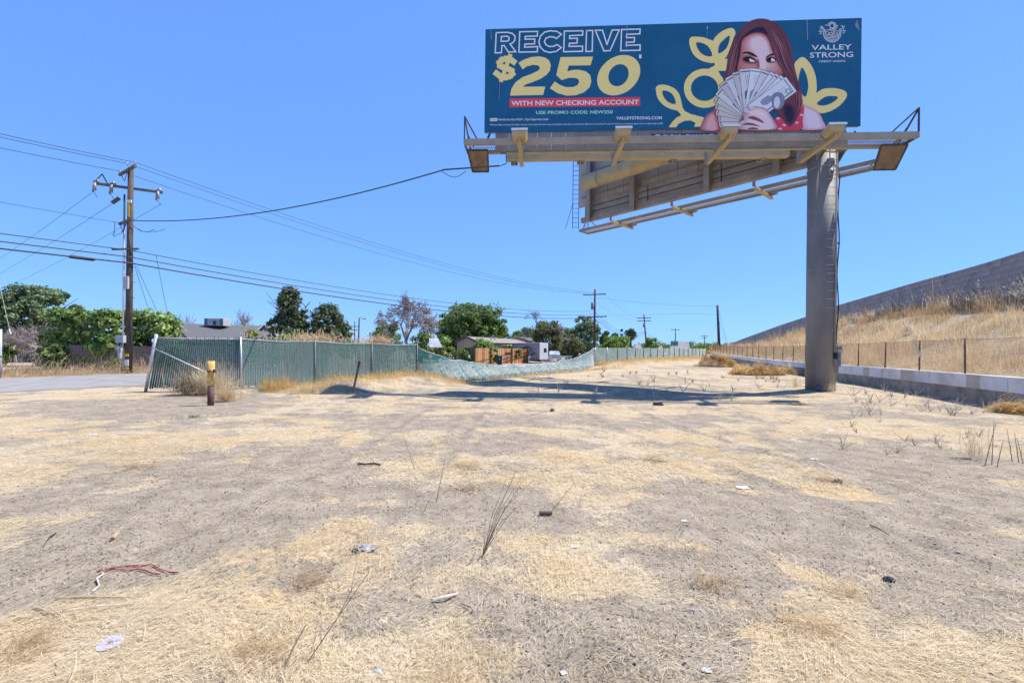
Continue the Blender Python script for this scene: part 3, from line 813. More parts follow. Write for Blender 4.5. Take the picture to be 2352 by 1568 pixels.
M['vinyl'] = mat('teal_vinyl', (0.008, 0.105, 0.215), (0.013, 0.125, 0.25), 0.9, 0.55, 0.06, 6, spec=0.25)
def build_face(fr, W, front):
    nm = 'front' if front else 'rear'
    # sheet panels of the face (the vinyl hangs on them)
    n_p = 24 if not front else 12
    for k in range(n_p):
        u0 = W*k/n_p; u1 = W*(k+1)/n_p
        fr.span(MB(), u0+.008, u1-.008, -.16 + .012*(k % 2), -.03, ZB+.02, ZT-.02).build('face_panel', M['panel_back'], billboard)
    MB_p = MB(); fr.span(MB_p, -.03, W+.03, -.028, 0.0, ZB, ZT)
    poster = MB_p.build('poster', M['vinyl'], billboard, label='teal printed vinyl of the front face' if front else 'vinyl of the rear face', bevel=.012)
    # apron below the face
    n_a = 24
    for k in range(n_a):
        u0 = .42+(W-.9)*k/n_a; u1 = .42+(W-.9)*(k+1)/n_a
        fr.span(MB(), u0+.01, u1-.01, -.14+.01*(k % 2), -.06, 9.84, ZB-.01).build('apron_panel', M['panel_grey'], billboard)
    # corrugated rows on the back of the apron
    if not front:
        for j in range(3):
            for a, b in ((.5, 4.3), (4.35, 8.3), (8.35, 12.3)):
                mb = MB(); fr.span(mb, a, b, -.30, -.20, 9.78+.34*j, 9.78+.34*j+.30)
                mb.build('corrugated_sheet', M['steel'], billboard, bevel=.04)
    # stringers and columns behind
    for z in (9.62, 11.15, 12.6, 14.2):
        m = MB()
        if z < 10: fr.span(m, .3 if not front else .9, W-.4 if not front else 12.3, -.40, -.10, 9.54, 9.83)
        else: fr.span(m, .3, W-.3, -.25, -.17, z-.04, z+.04)
        m.build('stringer', M['steel_tan' if (front and z < 10) else 'steel'], billboard)
    cols = (1.2, 4.0, 7.8, 11.4) if front else (12.2, 9.1, 4.9, 1.8)
    for u in cols:
        m = MB(); fr.span(m, u-.14, u+.14, -.34, -.31, 9.5, ZT-.1); fr.span(m, u-.02, u+.02, -.62, -.34, 9.5, ZT-.1); fr.span(m, u-.14, u+.14, -.66, -.62, 9.5, ZT-.1)
        m.build('column', M['steel'], billboard)
    # torsion pipe
    a, b = (1.0, W-1.4) if front else (4.2, W-1.25)
    m = MB(); m.tube([fr(a, -1.12, 11.62 if not front else 12.6), fr(b, -1.12, 11.62 if not front else 12.6)], .44, 28)
    m.build('torsion_pipe', M['steel_tan'], billboard, smooth=True)
    if not front:
        m = MB(); m.tube([fr(b-1.15, -1.12, 11.62), fr(b-1.11, -1.12, 11.62)], .452, 28); m.build('pipe_joint', M['steel'], billboard, smooth=True)
    # catwalk
    cw0, cw1 = (-.55, W+.80) if front else (-2.0, W+.75)
    n0, n1, zc = (.95, 1.80, 9.34) if front else (.85, 1.75, 9.42)
    m = MB(); fr.span(m, cw0, cw1, n1, n1+.05, zc-.02, zc+.19); fr.span(m, cw0, cw1, n1-.09, n1, zc-.02, zc+.0); m.build('catwalk_channel', M['steel_lit' if front else 'steel'], billboard)
    m = MB(); fr.span(m, cw0, cw1, n0-.05, n0, zc-.02, zc+.13); fr.span(m, cw0, cw1, n0, n0+.09, zc-.02, zc+.0); m.build('catwalk_channel', M['steel_tan' if front else 'steel'], billboard)
    g = MB()
    rng = [(cw0, cw1)]
    for s0, s1 in rng:
        nb = int((s1-s0)/(.085 if front else .075))
        for k in range(nb+1):
            u = s0+(s1-s0)*k/nb
            g.bar(fr(u, n0, zc+.05), fr(min(u+.25, s1) if front else u, n1, zc+.05), .014, .018)
        for q in range(1, 4): g.bar(fr(s0, n0+(n1-n0)*q/4, zc+.045), fr(s1, n0+(n1-n0)*q/4, zc+.045), .014, .014)
    g.build('grating', M['steel' if front else 'grating'], billboard, kind='stuff')
    # brackets carrying the catwalk, lamps on arms
    lamps = (1.55, 5.28, 9.02, 12.62) if front else (2.9, 7.0, 10.9)
    for u in lamps:
        m = MB(); fr.span(m, u-.03, u+.03, .05, 2.25, zc-.16, zc-.03)
        fr.span(m, u-.085, u+.085, .05, 2.25, zc-.18, zc-.16)
        arm = m.build('lamp_arm', M['steel_tan'], billboard)
        m = MB(); m.bar(fr(u, -.1, 9.74), fr(u, -.1, zc-.1), .10, .10); m.bar(fr(u+.12, 1.3, zc-.12), fr(u+.05, 2.1, zc+.05), .03, .03); m.build('hanger', M['steel'], billboard)
        # floodlight head: tray tilted towards the face
        R = fr.R @ Matrix.Rotation(math.radians(-18), 3, 'X')
        c = fr(u, 2.12, zc+.10)
        def at(x, y, z): return c + R @ Vector((x, y, z))
        m = MB()
        i = 0
        bt = [(-.22, -.20, -.12), (.22, -.20, -.12), (.22, .20, -.12), (-.22, .20, -.12)]
        tp = [(-.29, -.26, .13), (.29, -.26, .13), (.29, .26, .13), (-.29, .26, .13)]
        m.v = [at(*p) for p in bt+tp]
        m.f = [(3, 2, 1, 0), (0, 1, 5, 4), (1, 2, 6, 5), (2, 3, 7, 6), (3, 0, 4, 7), (4, 5, 6, 7)]
        hd = m.build('floodlight', M['steel_tan' if front else 'steel'], billboard, bevel=.015)
        m = MB(); m.box(at(0, 0, .155), (.52, .46, .045), R); m.build('lens', M['lamp_glass'], hd)
        m = MB(); m.box(at(0, -.275, .10), (.60, .015, .09), R); m.build('rim', M['lamp_glass'], hd)
    # end rails
    for u, sg in ((cw0, 1), (cw1, -1)):
        m = MB()
        top = fr(u, n1, zc+1.05)
        m.bar(fr(u, n1, zc+.1), top, .045)
        m.bar(top, fr(u+sg*(.50 if front and sg > 0 else .95), n1, zc+.15), .045)
        m.bar(top+Vector((0, 0, -.02)), fr(u+sg*.12, n0+.1, zc+.12), .045)
        m.bar(fr(u+sg*.06, n1-.45, zc+.55), fr(u+sg*.28, n1-.5, zc+.12), .04)
        m.bar(fr(u, n0, zc+.06), fr(u, n1, zc+.06), .05, .12)
        m.build('end_rail', M['steel_dark'], billboard)
    return poster
M['steel_lit'] = mat('lit_catwalk_steel', (0.30, 0.265, 0.215), (0.38, 0.34, 0.28), 1.5, 0.65)  # lit copy of the steel: warm light on the front rail painted in
poster = build_face(FR, BW, True)
build_face(FK, WK, False)

def build_pole():
    z0 = POLE.z
    m = MB(); m.tube([POLE+Vector((0, 0, -.4)), POLE+Vector((0, 0, 9.74))], [.53, .53], 48)
    pole = m.build('pole', M['pole'], billboard, smooth=True)
    # head box and stiffener plates
    m = MB()
    m.box(POLE+Vector((.0, .05, 9.98)), (1.5, .9, .46)); m.box(POLE+Vector((.35, -.1, 10.35)), (.8, .5, .5))
    m.build('head_box', M['steel'], billboard, bevel=.03)
    for dx in (-.45, .5):
        m = MB(); q = POLE+Vector((dx, -.25, 9.7)); m.poly([q+Vector((0, -.45, 0)), q+Vector((0, .5, 0)), q+Vector((0, .5, -.75))]); m.poly([q+Vector((.03, .5, -.75)), q+Vector((.03, .5, 0)), q+Vector((.03, -.45, 0))])
        m.poly([q+Vector((0, -.45, 0)), q+Vector((0, .5, -.75)), q+Vector((.03, .5, -.75)), q+Vector((.03, -.45, 0))])
        m.build('gusset', M['steel'], billboard)
    for z in (9.62, 9.05):
        m = MB(); m.tube([POLE+Vector((0, 0, z)), POLE+Vector((0, 0, z+.05))], .56, 48); m.build('collar', M['steel'], billboard, smooth=True)
    # rungs welded up the front right of the pole
    ang = math.radians(-92)
    dr = Vector((math.cos(ang), math.sin(ang), 0)); tg = Vector((-dr.y, dr.x, 0))
    for k in range(17):
        z = z0+3.35+k*.345
        m = MB(); c = POLE*1.0; c.z = z
        m.bar(c+dr*.58-tg*.14, c+dr*.58+tg*.14, .016, .016); m.bar(c+dr*.5-tg*.14, c+dr*.59-tg*.14, .016, .016); m.bar(c+dr*.5+tg*.14, c+dr*.59+tg*.14, .016, .016)
        m.build('rung', M['galv'], billboard)
    # service ladder at the top
    m = MB()
    for sg in (-.16, .16): m.bar(POLE+dr*.70+tg*sg+Vector((0, 0, 8.6)), POLE+dr*.70+tg*sg+Vector((0, 0, 10.5)), .03)
    for k in range(7): m.bar(POLE+dr*.70-tg*.16+Vector((0, 0, 8.65+.29*k)), POLE+dr*.70+tg*.16+Vector((0, 0, 8.65+.29*k)), .02)
    m.build('top_ladder', M['steel'], billboard)
    # conduits and boxes on the right flank
    a2 = math.radians(-68); d2 = Vector((math.cos(a2), math.sin(a2), 0))
    m = MB(); m.tube([POLE+d2*.57+Vector((0, 0, 1.0)), POLE+d2*.57+Vector((0, 0, 9.6))], .03, 8); m.build('conduit', M['steel'], billboard, smooth=True)
    a3 = math.radians(-38); d3 = Vector((math.cos(a3), math.sin(a3), 0))
    pts = [POLE+d3*.56+Vector((0, 0, z)) + d3*(.03*math.sin(z*2.3)) for z in np.linspace(1.9, 8.9, 24)]
    m = MB(); m.tube(pts, .022, 8); m.build('cable', M['black'], billboard, smooth=True)
    R = Matrix.Rotation(a3, 3, 'Z')
    m = MB(); m.box(POLE+d3*.62+Vector((0, 0, 1.30)), (.16, .26, .62), R); m.build('meter_box', M['galv_box'], billboard, bevel=.015)
    m = MB(); m.box(POLE+d3*.62+Vector((0, 0, 1.74)), (.24, .2, .17), R); m.build('junction_box', M['steel'], billboard, bevel=.015)
    m = MB(); m.box(POLE+Matrix.Rotation(math.radians(-66), 3, 'Z') @ Vector((.60, 0, 1.42)), (.12, .12, .24), Matrix.Rotation(math.radians(-66), 3, 'Z')); m.build('switch_box', M['black'], billboard, bevel=.01)
    pts = [POLE+Matrix.Rotation(math.radians(-66+28*t), 3, 'Z') @ Vector((.59, 0, 1.38-.52*math.sin(math.pi*t)+ -.3*t)) for t in np.linspace(0, 1, 12)]
    m = MB(); m.tube(pts, .028, 8); m.build('cable_loop', M['steel'], billboard, smooth=True)
    m = MB(); m.box(POLE+Vector((.60, -.1, 6.05)), (.16, .05, .05)); m.build('bracket', M['steel_dark'], billboard)
M['galv_box'] = mat('grey_box', (0.20, 0.21, 0.24), (0.27, 0.28, 0.31), 5, 0.5)
def pole_mat():
    m = mat('pole_paint', (0.165, 0.158, 0.152), (0.285, 0.27, 0.255), 0.7, 0.62, 0.04, 25, spec=0.3, stretch=(1, 1, .35))
    nt = m.node_tree; b = nt.nodes["Principled BSDF"]; src = b.inputs["Base Color"].links[0].from_socket
    co = nt.nodes.new("ShaderNodeTexCoord")
    mp = nt.nodes.new("ShaderNodeMapping"); mp.inputs["Scale"].default_value = (6, 6, .22); nt.links.new(co.outputs["Object"], mp.inputs[0])
    n = nt.nodes.new("ShaderNodeTexNoise"); n.inputs["Scale"].default_value = 1.4; n.inputs["Detail"].default_value = 4; nt.links.new(mp.outputs[0], n.inputs["Vector"])
    # dirt runs coming down from the head of the pole
    sx = nt.nodes.new("ShaderNodeSeparateXYZ"); nt.links.new(co.outputs["Object"], sx.inputs[0])
    mr = nt.nodes.new("ShaderNodeMapRange"); mr.inputs[1].default_value = 7.9; mr.inputs[2].default_value = 9.6; nt.links.new(sx.outputs[2], mr.inputs[0])
    r = nt.nodes.new("ShaderNodeValToRGB"); r.color_ramp.elements[0].position = .5; r.color_ramp.elements[1].position = .62; nt.links.new(n.outputs[0], r.inputs[0])
    mu = nt.nodes.new("ShaderNodeMath"); mu.operation = 'MULTIPLY'; nt.links.new(mr.outputs[0], mu.inputs[0]); nt.links.new(r.outputs[0], mu.inputs[1])
    mx = nt.nodes.new("ShaderNodeMix"); mx.data_type = 'RGBA'; nt.links.new(mu.outputs[0], mx.inputs[0]); nt.links.new(src, mx.inputs[6]); mx.inputs[7].default_value = (.23, .205, .175, 1)
    nt.links.new(mx.outputs[2], b.inputs["Base Color"])
    return m
M['pole'] = pole_mat()
build_pole()
for z in (2.45, 4.9, 7.3):
    MB().tube([POLE+Vector((0, 0, z)), POLE+Vector((0, 0, z+.018))], .534, 48).build('weld_seam', M['steel'], billboard, smooth=True)

def extras():
    # folded platforms hanging under the catwalk ends
    for (u, n, z, w, h) in ((-.10, 1.10, 8.98, .78, .62), (BW+.32, 1.05, 8.93, .92, .70)):
        m = MB()
        p = [FR(u-w/2, n+.30, z+h/2), FR(u+w/2, n+.30, z+h/2), FR(u+w/2-.02, n-.25, z-h/2), FR(u-w/2+.12, n-.25, z-h/2)]
        q = [v+Vector((0, .05, .05)) for v in p]
        m.v = p+q; m.f = [(0, 1, 2, 3), (7, 6, 5, 4), (0, 4, 5, 1), (1, 5, 6, 2), (2, 6, 7, 3), (3, 7, 4, 0)]
        m.build('folded_platform', M['brown_sheet'], billboard)
        m = MB(); m.bar(p[0], p[3], .05); m.bar(p[1], p[2], .05); m.bar(p[0], p[1], .06); m.bar(p[3], p[2], .05); m.build('platform_frame', M['steel_dark'], billboard)
    # ladder up the far end of the rear face
    m = MB()
    L0 = FK(WK+.28, -.1, 9.35); L1 = FK(WK+.28, -.1, 14.9)
    e = Vector((.38, 0, 0))
    for sg in (0, 1): m.bar(L0+e*(sg-.5), L1+e*(sg-.5), .035)
    for k in range(17): m.bar(L0-e*.5+Vector((0, 0, .3*k+.1)), L0+e*.5+Vector((0, 0, .3*k+.1)), .022)
    m.bar(L0-e*.5+Vector((-.45, 0, 0)), L0-e*.5+Vector((0, 0, 1.6)), .03)
    m.build('ladder', M['steel_dark'], billboard)
    # power mast at the left end, turnbuckles
    m = MB(); q0 = P(1148, 381, 17.6); q1 = P(1018, 390, 17.2)
    m.tube([q0, q0.lerp(q1, .3), q1], .03, 8); m.build('power_mast', M['steel_dark'], billboard, smooth=True)
    m = MB(); m.tube([P(1150, 352, 17.6), P(1162, 352, 17.6), P(1163, 376, 17.6), P(1150, 381, 17.6)], .018, 6); m.build('cable', M['black'], billboard, smooth=True)
    for a, b in (((1128, 303), (1118, 322)), ((1962, 299), (1968, 313))):
        m = MB(); m.tube([P(*a, 18.2), P(*b, 17.9)], .02, 6); m.tube([P(*a, 18.2).lerp(P(*b, 17.9), .3), P(*a, 18.2).lerp(P(*b, 17.9), .7)], .045, 6); m.build('turnbuckle', M['steel_dark'], billboard)
extras()

# ------------------------------------------------------------------ the printed advertisement
def uv(x, y):                          # where the 3072 px print shows a point of the face
    d = P(x*.765625, y*.765625, 1.0)-Vector((0, 0, CAMH))
    o = FR.o-Vector((0, 0, CAMH))
    t = o.dot(FR.n)/d.dot(FR.n)
    h = Vector((0, 0, CAMH))+d*t
    return (h-FR.o).dot(FR.ex), h.z
def Z(ox, oy, s): return lambda p: uv(ox+p[0]/s, oy+p[1]/s)
Z1 = Z(1400, 30, 3.26667); Z2 = Z(1900, 30, 3.26667); Z8 = Z(2080, 40, 4.35556); ZL = Z(2430, 60, 11.2)
from mathutils.geometry import tessellate_polygon
PR = {}
def ink(name, c):
    if name not in PR: PR[name] = mat('print_'+name, c, None, rough=.55, spec=.25)
    return PR[name]
def smooth_loop(pts, n=5):
    out = []; m = len(pts)
    for i in range(m):
        p0, p1, p2, p3 = (np.array(pts[(i+k-1) % m], float) for k in range(4))
        for j in range(n):
            t = j/n
            out.append(tuple(.5*((2*p1)+(-p0+p2)*t+(2*p0-5*p1+4*p2-p3)*t*t+(-p0+3*p1-3*p2+p3)*t**3)))
    return out
def put(mb, uvs, layer, holes=()):
    loops = [[Vector((u, z, 0)) for u, z in lp] for lp in [uvs]+list(holes)]
    tri = tessellate_polygon(loops)
    i = len(mb.v)
    for lp in loops: mb.v += [FR(v.x, .003+.0025*layer, v.y) for v in lp]
    for t in tri:
        a, b, c = (mb.v[i+k] for k in t)
        nn = (b-a).cross(c-a)
        mb.f.append(tuple(i+k for k in (t if nn.dot(FR.n) > 0 else t[::-1])))
def shape(name, color, cname, zf, loops, layer, sm=True):
    for lp in loops:
        mb = MB()
        put(mb, [zf(p) for p in (smooth_loop(lp) if sm else lp)], layer)
        o = mb.build(name, ink(cname, color), poster)
    return o
def stroke(mb, uvs, w, layer, closed=False):
    pts = [np.array(p, float) for p in uvs]; m = len(pts)
    for i in range(m if closed else m-1):
        a = pts[i]; b = pts[(i+1) % m]; d = b-a; L = np.hypot(*d)
        if L < 1e-6: continue
        d /= L; nn = np.array((-d[1], d[0]))*w/2; e = d*w*.45
        put(mb, [tuple(a-e+nn), tuple(a-e-nn), tuple(b+e-nn), tuple(b+e+nn)], layer+ (0.08*(i % 3)))
GOLD = S(246, 224, 144); WHITE = (0.80, 0.80, 0.82); MINT = (0.45, 0.80, 0.62); RED = S(232, 78, 92); SKIN = S(236, 186, 170)
def lettering():
    # RECEIVE in outline
    mb = MB()
    LT = [[(290,225),(400,222),(445,232),(475,260),(472,300),(450,325),(425,337),(482,412),(410,416),(368,352),(345,352),(341,421),(280,424)],
          [(340,263),(395,260),(415,272),(415,298),(398,309),(338,311)],
          [(520,217),(695,213),(693,258),(575,262),(573,290),(668,288),(665,335),(572,337),(568,368),(695,362),(693,413),(512,416)],
          [(928,240),(885,213),(820,207),(765,220),(724,258),(708,313),(720,365),(760,405),(815,420),(880,408),(928,372),(885,342),(855,358),(812,362),(778,345),(762,313),(775,283),(812,265),(850,268),(880,283)],
          [(958,210),(1138,207),(1136,250),(1010,255),(1008,283),(1085,280),(1082,328),(1006,330),(1004,360),(1136,358),(1134,408),(950,412)],
          [(1175,205),(1235,204),(1230,408),(1168,410)],
          [(1260,203),(1330,202),(1375,340),(1425,200),(1495,198),(1405,402),(1345,404)],
          [(1518,195),(1700,190),(1697,237),(1568,242),(1566,275),(1645,273),(1642,317),(1565,320),(1563,350),(1700,345),(1698,398),(1510,402)]]
    for lp in LT: stroke(mb, [Z1(p) for p in lp], .052, 1, True)
    mb.build('outline_lettering', ink('white', WHITE), poster)
    # $250
    two = [(508,520),(560,490),(630,465),(710,457),(770,470),(810,500),(825,545),(815,600),(780,640),(720,680),(640,712),(580,732),(550,755),(770,752),(750,835),(425,842),(440,770),(480,710),(550,660),(640,627),(700,598),(719,570),(702,546),(650,540),(590,555),(548,585)]
    five = [(920,465),(1238,460),(1215,545),(1000,548),(985,605),(1040,590),(1100,588),(1170,605),(1210,640),(1222,700),(1205,760),(1150,810),(1070,838),(980,842),(890,817),(815,770),(862,703),(910,735),(970,758),(1040,758),(1085,740),(1103,710),(1095,680),(1060,668),(1000,668),(930,690),(878,640)]
    def oval(cx, cy, rx, ry, sk, n=48): return [(cx+rx*math.cos(a)-sk*math.sin(a)*ry/100, cy+ry*math.sin(a)) for a in np.linspace(0, 2*math.pi, n, endpoint=False)]
    mb = MB()
    put(mb, [Z1(p) for p in two], 1); put(mb, [Z1(p) for p in five], 1)
    put(mb, [Z1(p) for p in oval(1490, 642, 205, 198, 26)], 1, [[Z1(p) for p in oval(1488, 642, 98, 108, 16)][::-1]])
    stroke(mb, [Z1(p) for p in [(462,512),(430,490),(385,482),(345,492),(322,518),(328,548),(360,566),(405,580),(440,600),(448,628),(425,650),(385,662),(335,655),(290,622)]], .235, 1)
    stroke(mb, [Z1((425,452)), Z1((340,690))], .17, 1.5)
    mb.build('amount_lettering', ink('gold', GOLD), poster)
    shape('red_band', RED, 'red', Z1, [[(420,870),(1700,856),(1700,942),(420,956)]], 1, False)
    def text(s, zf, box, color, cname, layer=2, off=.012, name='lettering', n_off=0.0, par=poster, sk=0.0, font_scale=1):
        cu = bpy.data.curves.new('lettering', 'FONT'); cu.body = s; cu.size = 1; cu.offset = off; cu.resolution_u = 3
        to = bpy.data.objects.new('tmp', cu); link(to)
        bpy.context.view_layer.update()
        me0 = to.evaluated_get(bpy.context.evaluated_depsgraph_get()).to_mesh()
        v = np.array([tuple(q.co) for q in me0.vertices]); fs = [tuple(p.vertices) for p in me0.polygons]
        to.to_mesh_clear(); bpy.data.objects.remove(to)
        lo = v.min(0); hi = v.max(0)
        q = (v-lo)/np.maximum(hi-lo, 1e-9)
        (x0, y0), (x1, y1) = box[0], box[1]            # top left, bottom right; third = slope drop of the right end
        dy = box[2] if len(box) > 2 else 0
        mb = MB()
        for a in q:
            u, z = zf((x0+(x1-x0)*a[0], y1+(y0-y1)*a[1]+dy*a[0]))
            mb.v.append(FR(u, .003+.0025*layer+n_off, z))
        for f in fs:
            a, b, c = (mb.v[k] for k in f[:3])
            mb.f.append(f if (b-a).cross(c-a).dot(FR.n) > 0 else f[::-1])
        return mb.build(name, ink(cname, color), par)
    text('WITH NEW CHECKING ACCOUNT', Z1, ((438,893),(1688,940),-12), WHITE, 'white', off=.022)
    text('USE PROMO CODE: NEW250', Z1, ((680,992),(1432,1024),-7), MINT, 'mint', off=.02)
    text('VALLEYSTRONG.COM', Z1, ((1465,1047),(1912,1077),-3), WHITE, 'white', off=.02)
    text('1', Z1, ((1690,440),(1712,478)), WHITE, 'white', off=.02)
    shape('print_tile', WHITE, 'white', Z1, [[(230,1062),(298,1061),(298,1091),(230,1092)]], 1, False)
    text('NCUA', Z1, ((240,1072),(288,1084)), S(25, 60, 110), 'navy', 2)
    text('Federally Insured by NCUA  |  Equal Opportunity Lender', Z1, ((305,1064),(806,1092),-3), WHITE, 'white')
    text('* Minimum balance of twenty five dollars. Account must be open and remain in good standing for ninety days to receive bonus deposit on or around the 91st day. For full terms and conditions please visit: www.valleystrong.com/250',
         Z1, ((222,1118),(1922,1140),-14), WHITE, 'white', off=.004)
    text('VALLEY', ZL, ((48,852),(1392,1024),-26), WHITE, 'white', off=.008)
    text('STRONG', ZL, ((-10,1105),(1445,1285),-28), WHITE, 'white', off=.008)
    text('CREDIT UNION', ZL, ((288,1372),(1178,1438),-18), WHITE, 'white', off=.012)
    # emblem
    mb = MB(); w = .022
    def zz(l): return [ZL(p) for p in l]
    def ring(cx, cy, r, a0=0, a1=360, n=30): return [(cx+r*math.cos(math.radians(a)), cy+r*math.sin(math.radians(a))) for a in np.linspace(a0, a1, n)]
    stroke(mb, zz(ring(738, 210, 78)), w, 1)
    for k in range(17):
        a = math.radians(-172+k*18.5+ (0 if k < 16 else 0)); 
        r0, r1 = (105, 205) if k in (0, 1, 8, 15, 16) else (100, 160)
        if abs(math.sin(a)) > .8 and math.sin(a) > 0: r1 = 130
        r1 = 150 if math.sin(a) < -.4 else r1 + 30*abs(math.cos(a))
        stroke(mb, zz([(738+r0*math.cos(a), 210+r0*math.sin(a)), (738+r1*math.cos(a), 210+r1*math.sin(a)*.95)]), w, 1)
    stroke(mb, zz([(400,285),(460,300),(505,345),(480,385)]+ring(742, 470, 298, 190, -10, 30)[0:0]+[(450,440)]+ring(742, 465, 290, 178, 0, 24)+[(1035,400),(985,350),(1000,310)]), w, 1)
    stroke(mb, zz(ring(742, 470, 248, 172, 8, 22)), w*.8, 1)
    stroke(mb, zz([(500,480),(500,400),(560,355),(620,340),(690,360),(740,395)]), w*.8, 1)
    stroke(mb, zz([(850,400),(905,372),(960,385),(990,430),(985,480)]), w*.8, 1)
    for a, b in (((495,500),(1000,485)),((560,500),(680,605)),((640,500),(760,590)),((500,520),(630,625)),((720,510),(830,575)),((600,650),(960,540)),((640,690),(950,580)),((560,620),(900,530)),((700,705),(880,640)),((830,545),(990,520))):
        stroke(mb, zz([a, b]), w*.75, 1)
    stroke(mb, zz([(530,490),(530,420),(575,400),(620,420),(620,490)]), w*.7, 1); stroke(mb, zz([(650,490),(650,440),(745,425),(745,490)]), w*.7, 1)
    stroke(mb, zz([(780,490),(780,370),(800,345),(820,370),(820,490)]), w*.7, 1); stroke(mb, zz([(880,490),(880,440),(935,440),(935,490)]), w*.7, 1)
    for cx, cy, sg in ((408, 358, -1), (1078, 335, 1)):
        stroke(mb, zz(ring(cx, cy, 48, n=16)), w*.8, 1)
        for ox, oy, an in ((0, -110, 50), (-55*sg*-1, -95, -60), (80*sg, 40, 20), (50*sg, 105, -30)):
            e = [(cx+ox+34*math.cos(t)*math.cos(math.radians(an))-16*math.sin(t)*math.sin(math.radians(an)), cy+oy+34*math.cos(t)*math.sin(math.radians(an))+16*math.sin(t)*math.cos(math.radians(an))) for t in np.linspace(0, 6.28, 12)]
            stroke(mb, zz(e), w*.6, 1)
    mb.build('emblem', ink('white', WHITE), poster)
    # plaques on the apron
    def plaque(x0, y0, x1, y1, s, tx):
        a = Z2((x0, y0)); b = Z2((x1, y1)); c = Z2((x1, y1+62))
        m = MB(); FR.span(m, a[0], b[0], -.05, -.02, c[1], a[1]); pl = m.build('plaque', ink('navy', S(22, 38, 72)), billboard)
        return pl
    p1 = plaque(178, 1214, 825, 1205, '', None)
    text('CLEAR CHANNEL', Z2, ((282,1222),(815,1266),-8), WHITE, 'white', 0, off=.012, n_off=-.018, par=p1)
    mb = MB(); 
    for q in ([(190,1265),(200,1235),(230,1222),(268,1224),(240,1240),(225,1268)],): put(mb, [Z2(p) for p in smooth_loop(q)], 0)
    for v in mb.v: v -= FR.n*.018
    mb.build('plaque_mark', ink('white', WHITE), p1)
    p2 = plaque(1612, 1200, 1900, 1198, '', None)
    text('00260', Z2, ((1620,1203),(1832,1248),-2), WHITE, 'white', 0, off=.016, n_off=-.018, par=p2)
lettering()

def wear():
    # scuffed joints and a peeled corner of the vinyl
    for pts, w in (([(1572,128),(1569,190),(1566,300),(1562,378)], .012), ([(240,210),(241,290)], .012), ([(330,430),(325,640),(318,900)], .006)):
        mb = MB(); stroke(mb, [Z1(p) for p in pts], w, 6.5); mb.build('scuff', ink('scuff', (.5, .55, .6)), poster)
    for pts, w in (([(1697,88),(1706,300)], .014), ([(724,168),(722,192)], .03), ([(724,200),(718,300)], .006)):
        mb = MB(); stroke(mb, [Z2(p) for p in pts], w, 6.5); mb.build('scuff', ink('scuff', (.5, .55, .6)), poster)
    mb = MB(); put(mb, [Z2(p) for p in ((2195,95),(2168,152),(2190,180),(2218,212))], 1); mb.build('peeled_corner', ink('peel', S(120, 140, 165)), poster)
wear()
def flower():
    T = 'vinyl'
    A = [(548,300),(565,270),(600,265),(680,270),(740,290),(785,315),(805,400),(790,515),(720,515),(650,490),(590,440),(555,360)]
    Bl = [(780,312),(820,250),(880,205),(950,180),(985,190),(1000,230),(985,270),(950,370),(910,465),(860,497),(800,515),(785,420)]
    C = [(222,760),(260,735),(330,740),(400,770),(445,820),(465,880),(478,960),(430,985),(360,970),(290,930),(240,870),(222,800)]
    D = [(1580,530),(1610,490),(1650,465),(1690,480),(1740,540),(1780,630),(1795,720),(1790,820),(1740,900),(1700,935),(1655,930),(1600,800),(1560,650)]
    E = [(1770,830),(1850,780),(1930,768),(2010,775),(2070,795),(2093,830),(2075,880),(2020,940),(1950,985),(1880,1010),(1830,1012),(1740,990),(1650,940),(1655,900),(1700,850)]
    def oval(cx, cy, rx, ry): return [(cx+rx*math.cos(a), cy+ry*math.sin(a)) for a in np.linspace(0, 2*math.pi, 20, endpoint=False)]
    st = [(785,500),(850,490),(930,480),(905,600),(830,600),(880,690),(760,620),(715,590),(800,545)]
    st2 = [(415,980),(470,935),(500,990),(560,1022),(690,1055),(680,1145),(595,1147),(608,1108),(560,1085),(500,1090),(440,1120),(420,1152),(345,1152),(380,1100),(425,1055),(468,1035),(445,1003)]
    mb = MB()
    for k, (lp, sm) in enumerate(((A,1),(Bl,1),(C,1),(D,1),(E,1),(oval(700,770,205,192),1),(st,0),(st2,0))):
        mb = MB()
        put(mb, [Z2(p) for p in (smooth_loop(lp) if sm else lp)], 1+.25*k)
        mb.build('flower_print', ink('gold', GOLD), poster)
    holes = [[(615,325),(680,330),(740,370),(772,452),(700,450),(640,400)], [(942,255),(880,300),(840,350),(833,427),(890,400),(930,340)],
             [(285,795),(350,805),(395,850),(414,922),(350,910),(300,860)], [(1650,568),(1690,630),(1710,710),(1710,780),(1688,850),(1655,830),(1625,750),(1620,660)],
             [(1797,925),(1840,880),(1900,848),(1998,852),(1985,885),(1930,920),(1860,940)], oval(697,770,133,124)]
    for h in holes:
        mb = MB(); put(mb, [Z2(p) for p in smooth_loop(h, 3)], 4)
        mb.build('flower_opening', M['vinyl'], poster)
flower()

